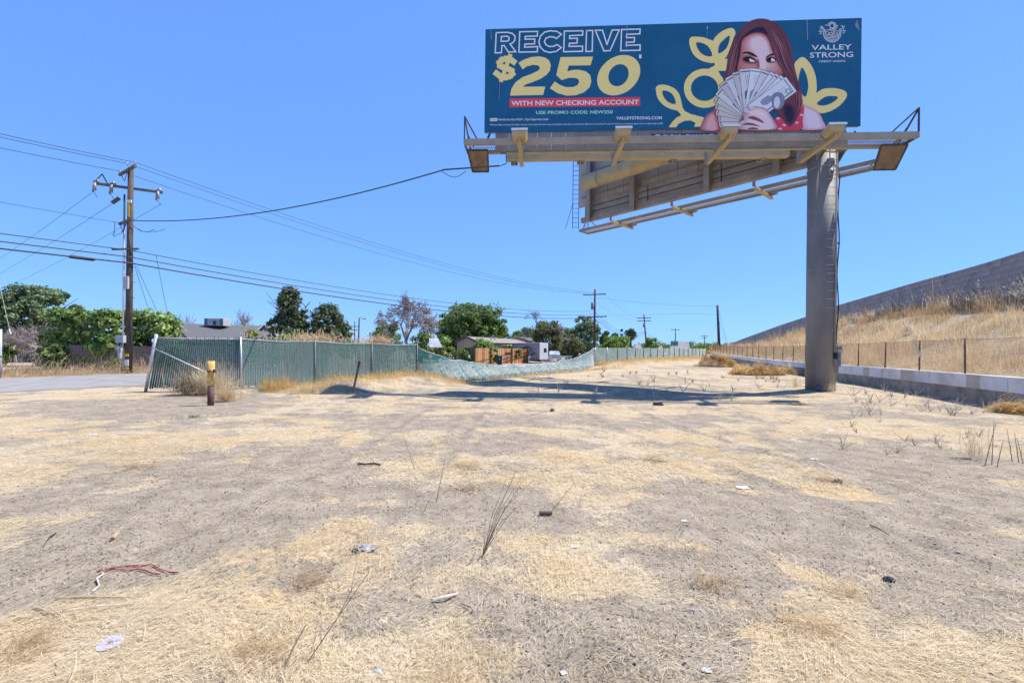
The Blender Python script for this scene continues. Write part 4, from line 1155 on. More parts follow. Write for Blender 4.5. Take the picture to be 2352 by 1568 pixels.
def resample_loop(lp, n):
    p = np.array(lp, float); q = np.vstack((p, p[:1])); d = np.concatenate(([0], np.cumsum(np.hypot(*np.diff(q, axis=0).T))))
    t = np.linspace(0, d[-1], n, endpoint=False); r = np.column_stack((np.interp(t, d, q[:, 0]), np.interp(t, d, q[:, 1])))
    c = r.mean(0); k = int(np.argmin(np.arctan2(r[:, 1]-c[1], r[:, 0]-c[0])))
    r = np.roll(r, -k, axis=0)
    s = np.sum(r[:, 0]*np.roll(r[:, 1], -1)-np.roll(r[:, 0], -1)*r[:, 1])
    return r if s > 0 else np.roll(r[::-1], 1, axis=0)
def tones(name, cname, zf, outer, inner, c0, c1, layer, n=6, dl=.09):
    """a printed form whose ink passes from c0 at its rim to c1 at its core, as flat tints laid one in another"""
    a = resample_loop(smooth_loop(outer), 48); b = resample_loop(smooth_loop(inner), 48)
    par = poster
    for k in range(n):
        t = k/(n-1)
        mb = MB(); put(mb, [zf(tuple(p)) for p in a*(1-t)+b*t], layer+dl*k)
        o = mb.build(name if k == 0 else 'tint', ink('%s_%d' % (cname, k), tuple(x*(1-t)+y*t for x, y in zip(c0, c1))), par)
    return o
def portrait():
    hair = S(112, 66, 76); hair_hi = S(172, 108, 108); hair_dk = S(50, 34, 60)
    L0 = 5
    rr = random.Random(5)
    HAIR = [(800,84),(900,74),(1000,96),(1100,152),(1180,232),(1240,330),(1275,450),(1300,600),(1330,750),(1370,900),(1410,1050),(1425,1160),(1420,1260),(1380,1340),(1310,1440),(1270,1480),(1200,1450),(1150,1380),(1000,1250),(700,1150),(640,1525),(410,1528),(440,1400),(330,1260),(372,1000),(395,870),(430,720),(450,580),(490,450),(540,320),(610,220),(700,130)]
    shape('hair', hair, 'hair', Z8, [HAIR], L0)
    tones('hair_shade', 'hairdk', Z8, [(840,130),(960,140),(1030,230),(1040,340),(960,310),(880,262),(760,275),(660,330),(625,440),(610,560),(575,690),(590,770),(500,860),(490,640),(525,470),(590,310),(700,190)], [(830,190),(930,200),(980,260),(960,285),(880,250),(750,262),(650,320),(615,430),(600,560),(568,690),(575,740),(545,760),(550,640),(570,500),(615,360),(715,250)], hair, hair_dk, L0+.6, 5)
    shape('hair_shade', hair_dk, 'hairdk_4', Z8, [[(390,1290),(520,1220),(640,1380),(630,1526),(405,1527),(440,1420)]], L0+1)
    tones('hair_shade', 'hairdk2', Z8, [(1140,1160),(1320,1180),(1370,1330),(1300,1465),(1220,1450),(1160,1350)], [(1200,1230),(1270,1230),(1300,1320),(1270,1420),(1240,1410),(1205,1330)], hair, hair_dk, L0+1, 4)
    tones('shoulder', 'skinl', Z8, [(95,1530),(108,1440),(150,1360),(215,1300),(275,1290),(310,1380),(335,1530)], [(180,1520),(185,1440),(205,1390),(235,1350),(260,1350),(275,1420),(285,1520)], S(178,104,112), S(232,176,172), L0+1.2, 5)
    tones('shoulder', 'skinr', Z2, [(1650,938),(1700,940),(1760,968),(1815,1010),(1850,1075),(1870,1166),(1640,1170),(1640,1050)], [(1690,990),(1720,985),(1760,1000),(1795,1035),(1820,1090),(1830,1150),(1720,1150),(1690,1060)], S(226,164,168), S(236,214,226), L0+1.2, 6)
    for lp in ([(255,1280),(330,1250),(430,1300),(440,1420),(400,1528),(330,1530),(312,1400)], [(1020,1430),(1110,1360),(1160,1390),(1205,1450),(1262,1485),(1330,1410),(1400,1270),(1430,1200),(1442,1260),(1425,1400),(1395,1526),(1040,1527)]):
        shape('blouse', S(222, 70, 98), 'rose', Z8, [lp], L0+2)
    for x, y in ((375,1400),(1185,1465),(1350,1435),(1415,1335),(1105,1380),(1130,1515)):
        mb = MB(); stroke(mb, [Z8((x-20, y+8)), Z8((x-8, y-12)), Z8((x+6, y+10)), Z8((x+20, y-8))], .028, L0+3); mb.build('blouse_motif', ink('white', WHITE), poster)
    FACE = [(640,360),(720,292),(820,264),(900,276),(960,322),(1000,400),(1022,480),(1062,570),(1105,650),(1142,720),(1160,800),(1050,830),(860,790),(700,800),(580,770),(585,680),(612,560),(620,450)]
    tones('face', 'skinf', Z8, FACE, [(760,360),(800,330),(860,320),(910,340),(945,390),(960,450),(965,510),(950,560),(945,640),(935,720),(930,745),(905,750),(880,740),(875,690),(870,620),(860,560),(810,500),(760,440)], S(196,112,104), S(238,210,212), L0+2, 8, .08)
    tones('cheek', 'cheek', Z8, [(600,660),(680,660),(780,665),(830,660),(845,710),(800,740),(700,760),(600,760)], [(680,690),(720,685),(770,690),(800,690),(800,710),(770,720),(710,730),(670,725)], S(198,118,108), S(216,142,128), L0+2.8, 3)
    shape('nose_shade', S(172, 98, 94), 'skinsh', Z8, [[(832,600),(858,640),(860,715),(838,725),(826,660)]], L0+3)
    shape('eye_socket', S(170, 96, 92), 'socket', Z8, [[(640,580),(690,556),(750,562),(810,600),(838,650),(770,668),(690,662),(640,640)]], L0+3)
    shape('eye_socket', S(176, 104, 102), 'socket2', Z8, [[(940,600),(985,570),(1045,572),(1094,610),(1055,652),(970,656)]], L0+3)
    for lp in ([(630,532),(690,506),(760,520),(815,556),(832,584),(760,562),(690,534),(645,540)], [(945,578),(975,556),(1010,538),(1038,530),(1045,556),(990,568),(952,590)]):
        shape('brow', S(66, 38, 48), 'brow', Z8, [lp], L0+4)
    for lp in ([(645,604),(690,574),(745,578),(795,608),(822,645),(760,652),(695,642),(658,626)], [(950,612),(990,584),(1045,586),(1085,615),(1050,638),(975,644)]):
        shape('eye_lash', S(44, 26, 40), 'lash', Z8, [lp], L0+4)
    for lp in ([(735,600),(785,622),(806,641),(748,642),(728,622)], [(1022,594),(1050,606),(1064,628),(1014,636),(1012,612)]):
        shape('eye_white', WHITE, 'white', Z8, [lp], L0+5)
    shape('hair_lock', hair, 'hair', Z8, [[(870,92),(1000,125),(1120,220),(1200,330),(1250,480),(1290,650),(1330,800),(1390,950),(1415,1100),(1340,920),(1220,810),(1150,740),(1080,620),(1050,520),(1020,420),(990,320),(930,210),(860,150)]], L0+5)
    # strands combed along the fall of the hair
    right = [(900,100),(1060,210),(1140,340),(1195,500),(1250,680),(1320,860),(1390,1080)]
    rin = [(880,130),(990,300),(1035,440),(1080,580),(1150,720),(1240,830),(1370,1020)]
    rout = [(930,84),(1090,160),(1190,260),(1255,420),(1300,640),(1360,860),(1416,1110)]
    left = [(700,150),(590,280),(530,430),(490,600),(460,760),(420,900),(385,1060)]
    lin = [(760,200),(650,320),(590,450),(560,600),(540,760),(480,850),(420,960)]
    pal = [hair_hi, S(138, 82, 88), S(78, 46, 66), S(152, 92, 94), S(92, 54, 70)]
    def comb(A, B, n, f0, f1):
        for k in range(n):
            t = rr.random(); s0 = rr.uniform(0, .35); s1 = rr.uniform(.5, 1)
            pts = []
            for s in np.linspace(s0, s1, 9):
                x = s*(len(A)-1); i = min(int(x), len(A)-2); f = x-i
                pa = np.array(A[i])*(1-f)+np.array(A[i+1])*f; pb = np.array(B[i])*(1-f)+np.array(B[i+1])*f
                pts.append(pa*(1-t)+pb*t)
            mb = MB(); w = rr.uniform(.012, .05); uvs = [Z8(tuple(p)) for p in pts]
            for q in range(8):
                wa = w*math.sin(math.pi*(q+.05)/8.1); wb = w*math.sin(math.pi*(q+1)/8.1)
                (u0, z0), (u1, z1) = uvs[q], uvs[q+1]
                put(mb, [(u0-wa/2, z0), (u0+wa/2, z0), (u1+wb/2, z1), (u1-wb/2, z1)], L0+5.3+.012*k)
            c = rr.randrange(5); mb.build('hair_strand', ink('strand%d' % c, pal[c]), poster)
    comb(rin, rout, 34, 0, 1); comb(lin, left, 22, 0, 1)
    comb([(1240,830),(1300,930),(1330,1050),(1340,1180),(1300,1330)], [(1380,960),(1400,1060),(1424,1160),(1416,1260),(1360,1360)], 12, 0, 1)
    # fan of banknotes: long strips turning about the hand
    pivot = np.array((745., 1330.))
    spec = [(203,410,'w'),(197,425,'w'),(191,430,'w'),(181,425,'d'),(170,450,'w'),(160,470,'d'),(151,500,'w'),(141,525,'w'),(128,555,'d'),(117,570,'w'),(106,585,'d'),(96,600,'w'),(82,600,'p'),(68,600,'w'),(57,610,'p'),(51,625,'w'),(45,640,'p'),(37,660,'big')]
    spec.sort(key=lambda s: -s[0])
    for k, (a, r, kind) in enumerate(spec):
        an = math.radians(a); d = np.array((math.cos(an), -math.sin(an))); nn = np.array((-d[1], d[0]))
        hw = 88 if kind != 'big' else 118
        inn = pivot+d*40; out = pivot+d*r
        def q(f, s): return tuple(inn+(out-inn)*f+nn*hw*s)
        tone = {'w': (0.70, 0.69, 0.71), 'd': (0.60, 0.57, 0.56), 'p': (0.80, 0.80, 0.84), 'big': (0.77, 0.78, 0.82)}[kind]
        if a > 150: tone = (0.66, 0.60, 0.53)
        ly = L0+6.3+k*.35
        mb = MB(); put(mb, [Z8(p) for p in (q(0, -1), q(1, -1), q(1, 1), q(0, 1))], ly)
        bn = mb.build('banknote', ink('note%d' % int(tone[2]*100), tone), poster)
        mb = MB()
        gl = ly+.12
        dark = S(104, 102, 116) if kind not in ('p', 'big') else S(150, 154, 174)
        put(mb, [Z8(p) for p in (q(.04, .64), q(.95, .64), q(.95, .82), q(.04, .82))], gl)
        put(mb, [Z8(p) for p in (q(.92, -.85), q(.95, -.85), q(.95, .6), q(.92, .6))], gl)
        for s0 in (.30, .05, -.2): put(mb, [Z8(p) for p in (q(.62, s0), q(.86, s0), q(.86, s0+.05), q(.62, s0+.05))], gl)
        put(mb, [Z8(p) for p in (q(.24, -.45), q(.32, -.6), q(.46, -.55), q(.52, -.15), q(.46, .2), q(.34, .24), q(.25, .0))], gl)
        mb.build('engraving', ink('engr%d' % int(dark[2]*1000), dark), poster)
        mb = MB(); stroke(mb, [Z8(q(0, -1)), Z8(q(1, -1)), Z8(q(1, 1))], .016, gl+.1); mb.build('note_edge', ink('noteedge', S(90, 88, 100)), poster)
    lb = L0+13.5
    shape('engraved_oval', S(132, 138, 160), 'oval', Z8, [[(1010,1120),(1040,1060),(1110,1040),(1170,1080),(1185,1160),(1150,1240),(1090,1270),(1030,1240)]], lb)
    shape('engraved_oval_light', (0.70, 0.70, 0.76), 'oval2', Z8, [[(1050,1140),(1075,1100),(1110,1110),(1125,1170),(1110,1230),(1075,1250),(1045,1210)]], lb+.3)
    mb = MB(); stroke(mb, [Z8((1230+30*math.cos(a), 1028+30*math.sin(a))) for a in np.linspace(0, 6.28, 14)], .03, lb); mb.build('engraved_seal', ink('oval', S(132, 138, 160)), poster)
    # hand
    hl = L0+14.5
    tones('hand', 'handt', Z8, [(600,1528),(585,1450),(610,1380),(640,1310),(665,1270),(700,1262),(735,1238),(800,1226),(880,1236),(950,1265),(1000,1335),(1045,1410),(1060,1528)], [(720,1515),(710,1450),(730,1390),(750,1320),(770,1290),(790,1275),(820,1262),(860,1262),(900,1275),(945,1310),(980,1370),(1010,1430),(1020,1515)], S(196,140,140), S(242,214,212), hl-.4, 5)
    shape('hand_shade', S(150, 84, 92), 'handsh', Z8, [[(705,1375),(760,1352),(840,1378),(900,1420),(910,1446),(840,1420),(760,1396)], [(600,1440),(650,1405),(640,1340),(620,1385)], [(640,1470),(690,1440),(780,1450),(860,1490),(780,1478),(690,1470)], [(700,1525),(760,1498),(820,1510),(840,1527)]], hl+.5)
    shape('hand_light', S(246, 220, 220), 'handhi', Z8, [[(700,1300),(800,1280),(900,1310),(960,1380),(900,1370),(800,1330)], [(680,1420),(760,1408),(850,1440),(930,1480),(850,1470),(760,1440)]], hl+.5)
    shape('finger_nail', S(205, 214, 226), 'nail', Z8, [[(655,1272),(690,1264),(715,1280),(690,1306),(660,1298)], [(725,1246),(765,1236),(795,1240),(780,1256),(735,1260)], [(600,1440),(630,1416),(662,1414),(650,1436),(615,1450)], [(680,1478),(715,1472),(742,1486),(730,1504),(690,1500)]], hl+.8)
portrait()
# ------------------------------------------------------------------ utility poles and wires
M['wood_pole'] = mat('pole_wood', (0.055, 0.041, 0.035), (0.118, 0.090, 0.074), 3, 0.9, 0.3, 30, stretch=(4, 4, .5))
M['grey_wood'] = mat('grey_wood', (0.10, 0.085, 0.075), (0.17, 0.145, 0.125), 4, 0.9, 0.2, 30)
M['porcelain'] = mat('porcelain', (0.17, 0.17, 0.18), (0.30, 0.30, 0.31), 10, 0.35, spec=0.5)
M['wire_dark'] = mat('wire_dark', (0.035, 0.038, 0.045), None, rough=0.6)
M['yellow'] = mat('yellow_tag', (0.62, 0.36, 0.02), (0.75, 0.48, 0.06), 8, 0.7)
M['white'] = mat('white_paint', (0.68, 0.68, 0.68), (0.76, 0.76, 0.76), 5, 0.6)
M['galv_pale'] = mat('pale_box', (0.36, 0.37, 0.39), (0.44, 0.45, 0.47), 5, 0.5)
M['green_tube'] = mat('green_riser', (0.05, 0.14, 0.13), None, rough=0.6)
LN = Vector((FD[0], FD[1], 0)); LP = Vector((-FN[0], -FN[1], 0))      # along and across the pole line
def insulator(p, par, name='insulator'):
    m = MB(); m.tube([p, p+Vector((0, 0, .06)), p+Vector((0, 0, .10)), p+Vector((0, 0, .2))], [.014, .04, .028, .024], 8)
    return m.build(name, M['porcelain'], par, smooth=True)
def crossarm(base, z, d, half, par, w=.12, braces=True):
    c = Vector((base.x, base.y, z))
    m = MB(); m.bar(c-d*half, c+d*half, w, w*1.1); a = m.build('crossarm', M['grey_wood'], par)
    if braces:
        m = MB(); off = d.cross(Vector((0, 0, 1)))*.12
        for sg in (-1, 1): m.bar(c+d*sg*half*.55+off, c+Vector((0, 0, -.65))+off, .03, .012)
        m.build('brace', M['steel_dark'], par)
    return a
p1 = Vector((-21.9, 26.0, 0)); p1.z = hz(p1.x, p1.y)
pole1 = thing('utility_pole', 'tall brown wooden utility pole with fuse cutouts and grey meter boxes by the road', 'utility pole', p1)
HT1 = 11.75
def build_pole1():
    lean = Vector((.0, 0, 0))
    m = MB(); m.tube([p1+Vector((0, 0, -.3)), p1+Vector((0, 0, 5)), p1+Vector((0, 0, HT1))], [.185, .16, .13], 16); m.build('shaft', M['wood_pole'], pole1, smooth=True)
    crossarm(p1+LN*.16*-1, HT1-.22, LP, 1.25, pole1)
    d2 = Vector((.88, .47, 0))
    crossarm(p1-LP*.2, 10.62, d2, 1.55, pole1, braces=False)
    crossarm(p1-LN*.2, 8.62, LP, 1.0, pole1)
    crossarm(p1-LN*.2, 7.06, (LP*.9+LN*.45).normalized(), .85, pole1, .09, False)
    for k in (-1.15, 0.0, 1.2): insulator(Vector((p1.x, p1.y, HT1-.15))+LP*k-LN*.16+Vector((0, 0, 0 if k else .2)), pole1)
    for s in (-1.42, -.70, 1.40):
        c = Vector((p1.x, p1.y, 10.6))-LP*.2+d2*s
        m = MB(); m.tube([c+Vector((0, 0, .28)), c+Vector((0, 0, .16)), c+Vector((0, 0, .02))], [.05, .11, .09], 10)
        m.tube([c+Vector((.02, -.16, .02)), c+Vector((.05, -.18, -.42))], .075, 10); m.tube([c+Vector((-.08, -.1, -.1)), c+Vector((-.1, -.14, -.5))], .045, 8)
        m.box(c+Vector((0, -.06, .12)), (.22, .16, .05))
        m.build('fuse_cutout', M['porcelain'], pole1, smooth=True)
        pts = [c+Vector((-.05+.38*math.sin(t*math.pi)*.6, -.15, -.45-.35*math.sin(t*math.pi))) for t in np.linspace(0, 1, 9)]
        m = MB(); m.tube(pts, .012, 5); m.build('jumper', M['wire_dark'], pole1)
    m = MB(); m.bar(p1+Vector((-.45, -.2, 9.95)), p1+Vector((-.75, -.35, 9.6)), .2, .14); m.build('arrester', M['steel_dark'], pole1)
    m = MB(); m.bar(Vector((p1.x, p1.y, 10.62))+d2*-1.0, Vector((p1.x, p1.y, 11.15))+d2*-1.25, .06); m.bar(Vector((p1.x, p1.y, 11.15))+d2*-1.25, Vector((p1.x, p1.y, 10.75))+d2*-1.5, .04); m.build('arm_strut', M['steel_dark'], pole1)
    m = MB(); m.box(p1+Vector((.03, -.16, 9.78)), (.34, .06, .14)); m.build('pole_band', M['white'], pole1)
    m = MB(); m.box(p1+Vector((.05, -.175, 9.3)), (.10, .02, .8)); m.build('marker_strip', M['yellow'], pole1)
    m = MB(); m.tube([p1+Vector((-.24, -.12, .0)), p1+Vector((-.24, -.12, 8.6))], .04, 8); m.build('riser', M['galv'], pole1, smooth=True)
    m = MB(); m.tube([p1+Vector((-.30, -.05, 5.2)), p1+Vector((-.30, -.05, 10.2))], .045, 8); m.build('riser', M['green_tube'], pole1, smooth=True)
    m = MB(); m.tube([p1+Vector((-.16, -.18, .0)), p1+Vector((-.16, -.18, 8.3))], .022, 6); m.build('riser', M['wire'], pole1, smooth=True)
    m = MB(); m.box(p1+Vector((.02, -.24, 5.15)), (.26, .12, .72)); m.build('terminal_box', M['galv_pale'], pole1, bevel=.02)
    m = MB(); m.box(p1+Vector((-.20, -.30, 1.95)), (.44, .22, .42)); m.build('service_box', M['galv_pale'], pole1, bevel=.02)
    m = MB(); m.box(p1+Vector((-.26, -.28, 1.42)), (.24, .18, .30)); m.tube([p1+Vector((-.26, -.38, 1.45)), p1+Vector((-.26, -.5, 1.45))], .1, 14); m.tube([p1+Vector((-.26, -.28, 1.26)), p1+Vector((-.26, -.28, .85))], .11, 10); m.build('meter', M['galv_pale'], pole1)
    for z, mm in ((1.05, 'yellow'), (.30, 'yellow'), (.62, 'white')):
        m = MB(); m.box(p1+Vector((.06, -.205, z)), (.20, .03, .16 if mm == 'yellow' else .36)); m.build('pole_tag', M[mm], pole1)
    for k in range(9):
        z = 3.4+.45*k; s = -1 if k % 2 else 1
        m = MB(); m.bar(p1+Vector((.15*s, 0, z)), p1+Vector((.38*s, -.05, z)), .022); m.build('step_peg', M['steel_dark'], pole1)
    for a0, a1 in (((0, -.2, 8.55), (-.5, -.6, 7.6)), ((-.7, -.2, 8.6), (-1.1, .2, 7.9)), ((.2, -.1, 8.5), (1.2, .3, 8.2)), ((.2, 0, 8.4), (1.6, .5, 8.35))):
        q0 = p1+Vector(a0); q1 = p1+Vector(a1)
        pts = [q0.lerp(q1, t)-Vector((0, 0, .25*math.sin(math.pi*t*(1+.4*random.random())))) for t in np.linspace(0, 1, 8)]
        m = MB(); m.tube(pts, .014, 5); m.build('jumper', M['wire_dark'], pole1)
build_pole1()

def small_pole(name, label, pos, h, r, arms, m='wood_pole', lean=0.0, extra=None, ins=True):
    b = Vector((pos[0], pos[1], pos[2]))
    t = thing(name, label, 'utility pole', b)
    mb = MB(); mb.tube([b+Vector((0, 0, -.4)), b+Vector((lean, 0, h))], [r, r*.7], 10); mb.build('shaft', M[m], t, smooth=True)
    for z, half, d in arms:
        q = b+Vector((lean*z/h, 0, 0))
        crossarm(q-LN*.2, b.z+z, d, half, t, (.10+.0006*b.y), False)
        if ins:
            for s in (-.95, 0, .95): insulator(Vector((q.x, q.y, b.z+z+.08))-LN*.2+d*half*s, t)
    if extra:
        mb = MB(); q = b+Vector((lean*extra/h-.45, -.3, extra)); mb.tube([q, q+Vector((0, 0, 1.1))], .26, 10); mb.build('transformer', M['galv_box'], t, smooth=True)
    return t
dA = (LP*.96+LN*.2).normalized()
p2 = Vector((13.75, 76.0, -.34))
pole2 = small_pole('utility_pole', 'second wooden utility pole in front of the dark green tree past the fallen fence', p2, 12.0, .22, ((11.1, 1.9, dA), (7.4, 2.1, dA)), extra=8.6)
p3 = P(1487, 802, 128); p3.z = -.34
pole3 = small_pole('utility_pole', 'leaning wooden utility pole with two crossarms beyond the far green fence', p3, 11.9, .24, ((10.9, 1.9, dA), (10.1, 1.9, dA)), lean=-1.1, extra=8.3)
p4 = P(1551, 803, 205); p4.z = -.34
pole4 = small_pole('utility_pole', 'slim far utility pole standing behind the green road sign', p4, 11.6, .25, ((11.1, 2.0, dA),), ins=False)
p5 = P(1618, 804, 290); p5.z = -.34
pole5 = small_pole('utility_pole', 'smallest and farthest utility pole above the treeline', p5, 11.5, .3, ((11.0, 2.4, dA), (9.8, 1.4, dA)), ins=False)
p6 = P(1653, 806, 84); p6.z = 0.9
pole6 = thing('guyed_pole', 'bare wooden pole without crossarms where the fence meets the parapet', 'pole', p6)
MB().tube([p6+Vector((0, 0, -.6)), P(1648, 701, 84)], [.27, .2], 10).build('shaft', M['wood_pole'], pole6, smooth=True)
lp = P(823, 790, 62); lp.z = -.3
lamp_t = thing('street_lamp', 'thin grey street lamp pole rising over the slatted fence beside the conifers', 'street lamp', lp)
MB().tube([lp, P(825, 730, 62)], [.12, .09], 8).build('shaft', M['wood_pole'], lamp_t, smooth=True)
MB().tube([P(825, 731, 62), P(832, 729.5, 61.8), P(836, 731, 61.7)], .04, 6).build('arm', M['galv'], lamp_t, smooth=True)
MB().box(P(837, 732, 61.7), (.5, .25, .14)).build('lamp_head', M['galv_pale'], lamp_t)
lp2 = P(814, 795, 120); lp2.z = -.3
small_pole('utility_pole', 'tiny far utility pole just left of the street lamp', lp2, 8.6, .16, ((7.2, 1.6, dA), (6.3, 1.2, dA)), ins=False)

def wire(label, pts, sag, r, n=22, name='power_line', mt='wire_dark', group='overhead wires', cat='wire'):
    out = []
    for a, b in zip(pts[:-1], pts[1:]):
        a = Vector(a); b = Vector(b)
        s = sag if not isinstance(sag, (list, tuple)) else sag[len(out) and 1]
        out += [a.lerp(b, t)-Vector((0, 0, 4*s*t*(1-t))) for t in np.linspace(0, 1, n)][(1 if out else 0):]
    m = MB(); m.tube(out, r, 5)
    return tag(m.build(name, M[mt], None, loc=out[0]), label, cat, group)
back = p1-LN*34+Vector((0, 0, 0))
top = HT1-.02
far2 = p2+Vector((0, 0, 11.35))
for k, (s, lab) in enumerate(((1.2, 'topmost thin wire carried on the near end of the big pole top crossarm'), (0.0, 'thin wire over the very tip of the big pole'), (-1.15, 'thin wire on the far end of the big pole top crossarm'))):
    a = Vector((p1.x, p1.y, top + (.2 if s == 0 else 0)))+LP*s-LN*.16
    wire(lab, [a-LN*32+Vector((0, 0, .4)), a, far2+dA*(s*1.3)], (.9, 1.55), .016)
# service cable to the billboard
wire('thick dark cable sagging from the big pole to the billboard mast', [p1+Vector((.25, -.2, 8.68)), P(1020, 390, 17.2)], .62, .026, 40)
pts = [P(1018, 390, 17.2)+Vector((.35*t-.0, -.1, -.28*math.sin(math.pi*t)-.02)) for t in np.linspace(0, 1.9, 16)]
m = MB(); m.tube([P(1015+55*t, 393+14*math.sin(math.pi*min(1, t)), 17.2) for t in np.linspace(0, 1, 14)], .012, 5); m.build('drip_loop', M['wire_dark'], billboard)
# low cables along the road
for z1, z2, r, lab in ((7.0, 8.0, .024, 'upper communication cable strung along the road poles'), (6.62, 7.45, .030, 'middle communication cable strung along the road poles'), (6.28, 6.9, .042, 'lowest and thickest communication cable with black splice case')):
    a = Vector((p1.x+.1, p1.y-.2, z1)); b = p2+Vector((0, -.2, z2+.34))
    wire(lab, [a-LN*30+Vector((0, 0, .15)), a, b], (.25, 1.15), r)
case = p1-LN*1.9+Vector((0, -.2, 6.22))
m = MB(); m.tube([case-LN*.55, case-LN*.45, case+LN*.45, case+LN*.55], [.03, .09, .09, .03], 10)
tag(m.build('splice_case', M['black'], None, smooth=True, loc=case), 'black splice case hanging on the lowest cable left of the big pole', 'splice case')
wire('single wire reaching the third crossarm of the big pole from the left', [p1+Vector((-.5, -.3, 8.55))-LN*30+Vector((0, 0, .55)), p1+Vector((-.5, -.2, 8.55))], .3, .012)
farL = Vector((-112, 88, 9.0))
for s, dz, lab in ((-1.6, 10.1, 'slack wire slanting down left from the leftmost fuse cutout'), (-.75, 9.6, 'slack wire slanting down left from the middle fuse cutout'), (1.55, 10.0, 'slack wire slanting down left from the rightmost fuse cutout')):
    d2 = Vector((.88, .47, 0))
    wire(lab, [Vector((p1.x, p1.y, dz))-LP*.3+d2*s, farL+Vector((0, 3*s, s))], 1.2, .011)
for (x0, y0), (x1, y1), lab in (((310, 612), (345, 722), 'inner guy wire from the big pole into the hedge'), ((314, 612), (365, 722), 'outer guy wire from the big pole into the hedge'), ((358, 584), (387, 732), 'drop wire from the cable span down to the grey roof')):
    wire(lab, [P(x0, y0, 25.9), P(x1, y1, 31)], .05, .011)
for s, lab in ((-1.5, 'left thin wire from the second pole to the leaning pole'), (1.5, 'right thin wire from the second pole to the leaning pole')):
    wire(lab, [far2+dA*s, p3+Vector((-1, 0, 11.0))+dA*s], 1.8, .013)
for z, lab in ((8.2, 'upper slack cable between second pole and leaning pole'), (7.6, 'middle slack cable between second pole and leaning pole'), (7.1, 'lower slack cable between second pole and leaning pole')):
    wire(lab, [p2+Vector((0, 0, z)), p3+Vector((-.6, 0, 6.9+.5*(z-7.1)))], 2.2, .03)
wire('slack cable from the leaning pole to the slim far pole', [p3+Vector((-.6, 0, 7.0)), p4+Vector((0, 0, 6.3))], 2.0, .04)
wire('span wire from the second pole to the bare guyed pole', [p2+Vector((.3, 0, 10.6)), P(1648, 703, 84)], .35, .02)
wire('lower faint wire running to the bare guyed pole', [p2+Vector((.3, 0, 7.6)), P(1648, 722, 84)], -.15, .012)
for x, lab in ((1668, 'nearer guy wire of the bare pole'), (1671, 'farther guy wire of the bare pole')):
    wire(lab, [P(1649, 705 if x > 1669 else 728, 84), P(x, 788, 86)], 0, .018)

# ------------------------------------------------------------------ trees
def leafset(centers, radii, per, size, squash=.75, up=.35):
    """leaf quads gathered in clumps"""
    n = len(centers); tot = n*per
    c = np.repeat(np.asarray(centers), per, 0); r = np.repeat(np.asarray(radii), per)
    d = RNG.normal(0, 1, (tot, 3)); d /= np.linalg.norm(d, axis=1)[:, None]
    rr = r*RNG.random(tot)**(1/2.2)*np.repeat(RNG.uniform(.55, 1.25, n), per)
    p = c+d*rr[:, None]*np.array((1, 1, squash))
    nrm = d*.7+RNG.normal(0, .6, (tot, 3)); nrm[:, 2] += up; nrm /= np.linalg.norm(nrm, axis=1)[:, None]
    a = np.cross(nrm, RNG.normal(0, 1, (tot, 3))); a /= np.linalg.norm(a, axis=1)[:, None]
    b = np.cross(nrm, a)
    s = (size*RNG.lognormal(0, .3, tot))[:, None]
    v = np.stack((p-a*s, p+b*s*.55, p+a*s, p-b*s*.55), 1).reshape(-1, 3)
    f = np.arange(tot*4).reshape(-1, 4)
    clump = np.repeat(RNG.normal(0, .16, n), per)
    rnd = np.repeat(np.clip(.45+clump+RNG.normal(0, .18, tot), 0, 1), 4)
    return v, f, rnd
def limbs(base, h, w, n_main=5, seed=0, r0=None, zs=.35):
    """trunk and main limbs; returns MB and tips"""
    rg = random.Random(seed); m = MB(); tips = []
    r0 = r0 or max(.06, h*.022)
    top = base+Vector((rg.uniform(-.05, .05)*w, rg.uniform(-.05, .05)*w, h*zs))
    m.tube([base-Vector((0, 0, .2)), base.lerp(top, .5), top], [r0*1.25, r0, r0*.8], 8)
    for k in range(n_main):
        az = 2*math.pi*(k+rg.random()*.6)/n_main
        e = top+Vector((math.cos(az)*w*.33, math.sin(az)*w*.33, h*rg.uniform(.25, .5)))
        mid = top.lerp(e, .5)+Vector((0, 0, h*.06))
        m.tube([top, mid, e], [r0*.6, r0*.4, r0*.18], 6); tips.append(e)
        for q in range(3):
            e2 = mid.lerp(e, .4+.3*q*.5)+Vector((rg.uniform(-.2, .2)*w, rg.uniform(-.2, .2)*w, rg.uniform(.0, .18)*h))
            m.tube([mid.lerp(e, .3*q), e2], [r0*.25, r0*.08], 5); tips.append(e2)
    return m, tips
LEAF = {
    'mid':   leafmat('leaf_mid', (0.058, 0.108, 0.024), (0.248, 0.359, 0.096), .42),
    'dark':  leafmat('leaf_dark', (0.041, 0.068, 0.034), (0.154, 0.214, 0.100), .32),
    'blue':  leafmat('leaf_grey_green', (0.058, 0.100, 0.043), (0.302, 0.406, 0.198), .4),
    'lime':  leafmat('leaf_lime', (0.094, 0.163, 0.025), (0.348, 0.464, 0.094), .5),
    'vine':  leafmat('leaf_vine', (0.069, 0.125, 0.025), (0.420, 0.580, 0.174), .45),
    'olive': leafmat('leaf_olive', (0.085, 0.10, 0.032), (0.25, 0.26, 0.10), .45),
}
M['bark'] = mat('bark', (0.07, 0.055, 0.045), (0.14, 0.115, 0.095), 6, 0.9, 0.4, 20)
M['bark_grey'] = mat('bark_grey', (0.22, 0.19, 0.18), (0.34, 0.30, 0.285), 6, 0.9, 0.2, 20)
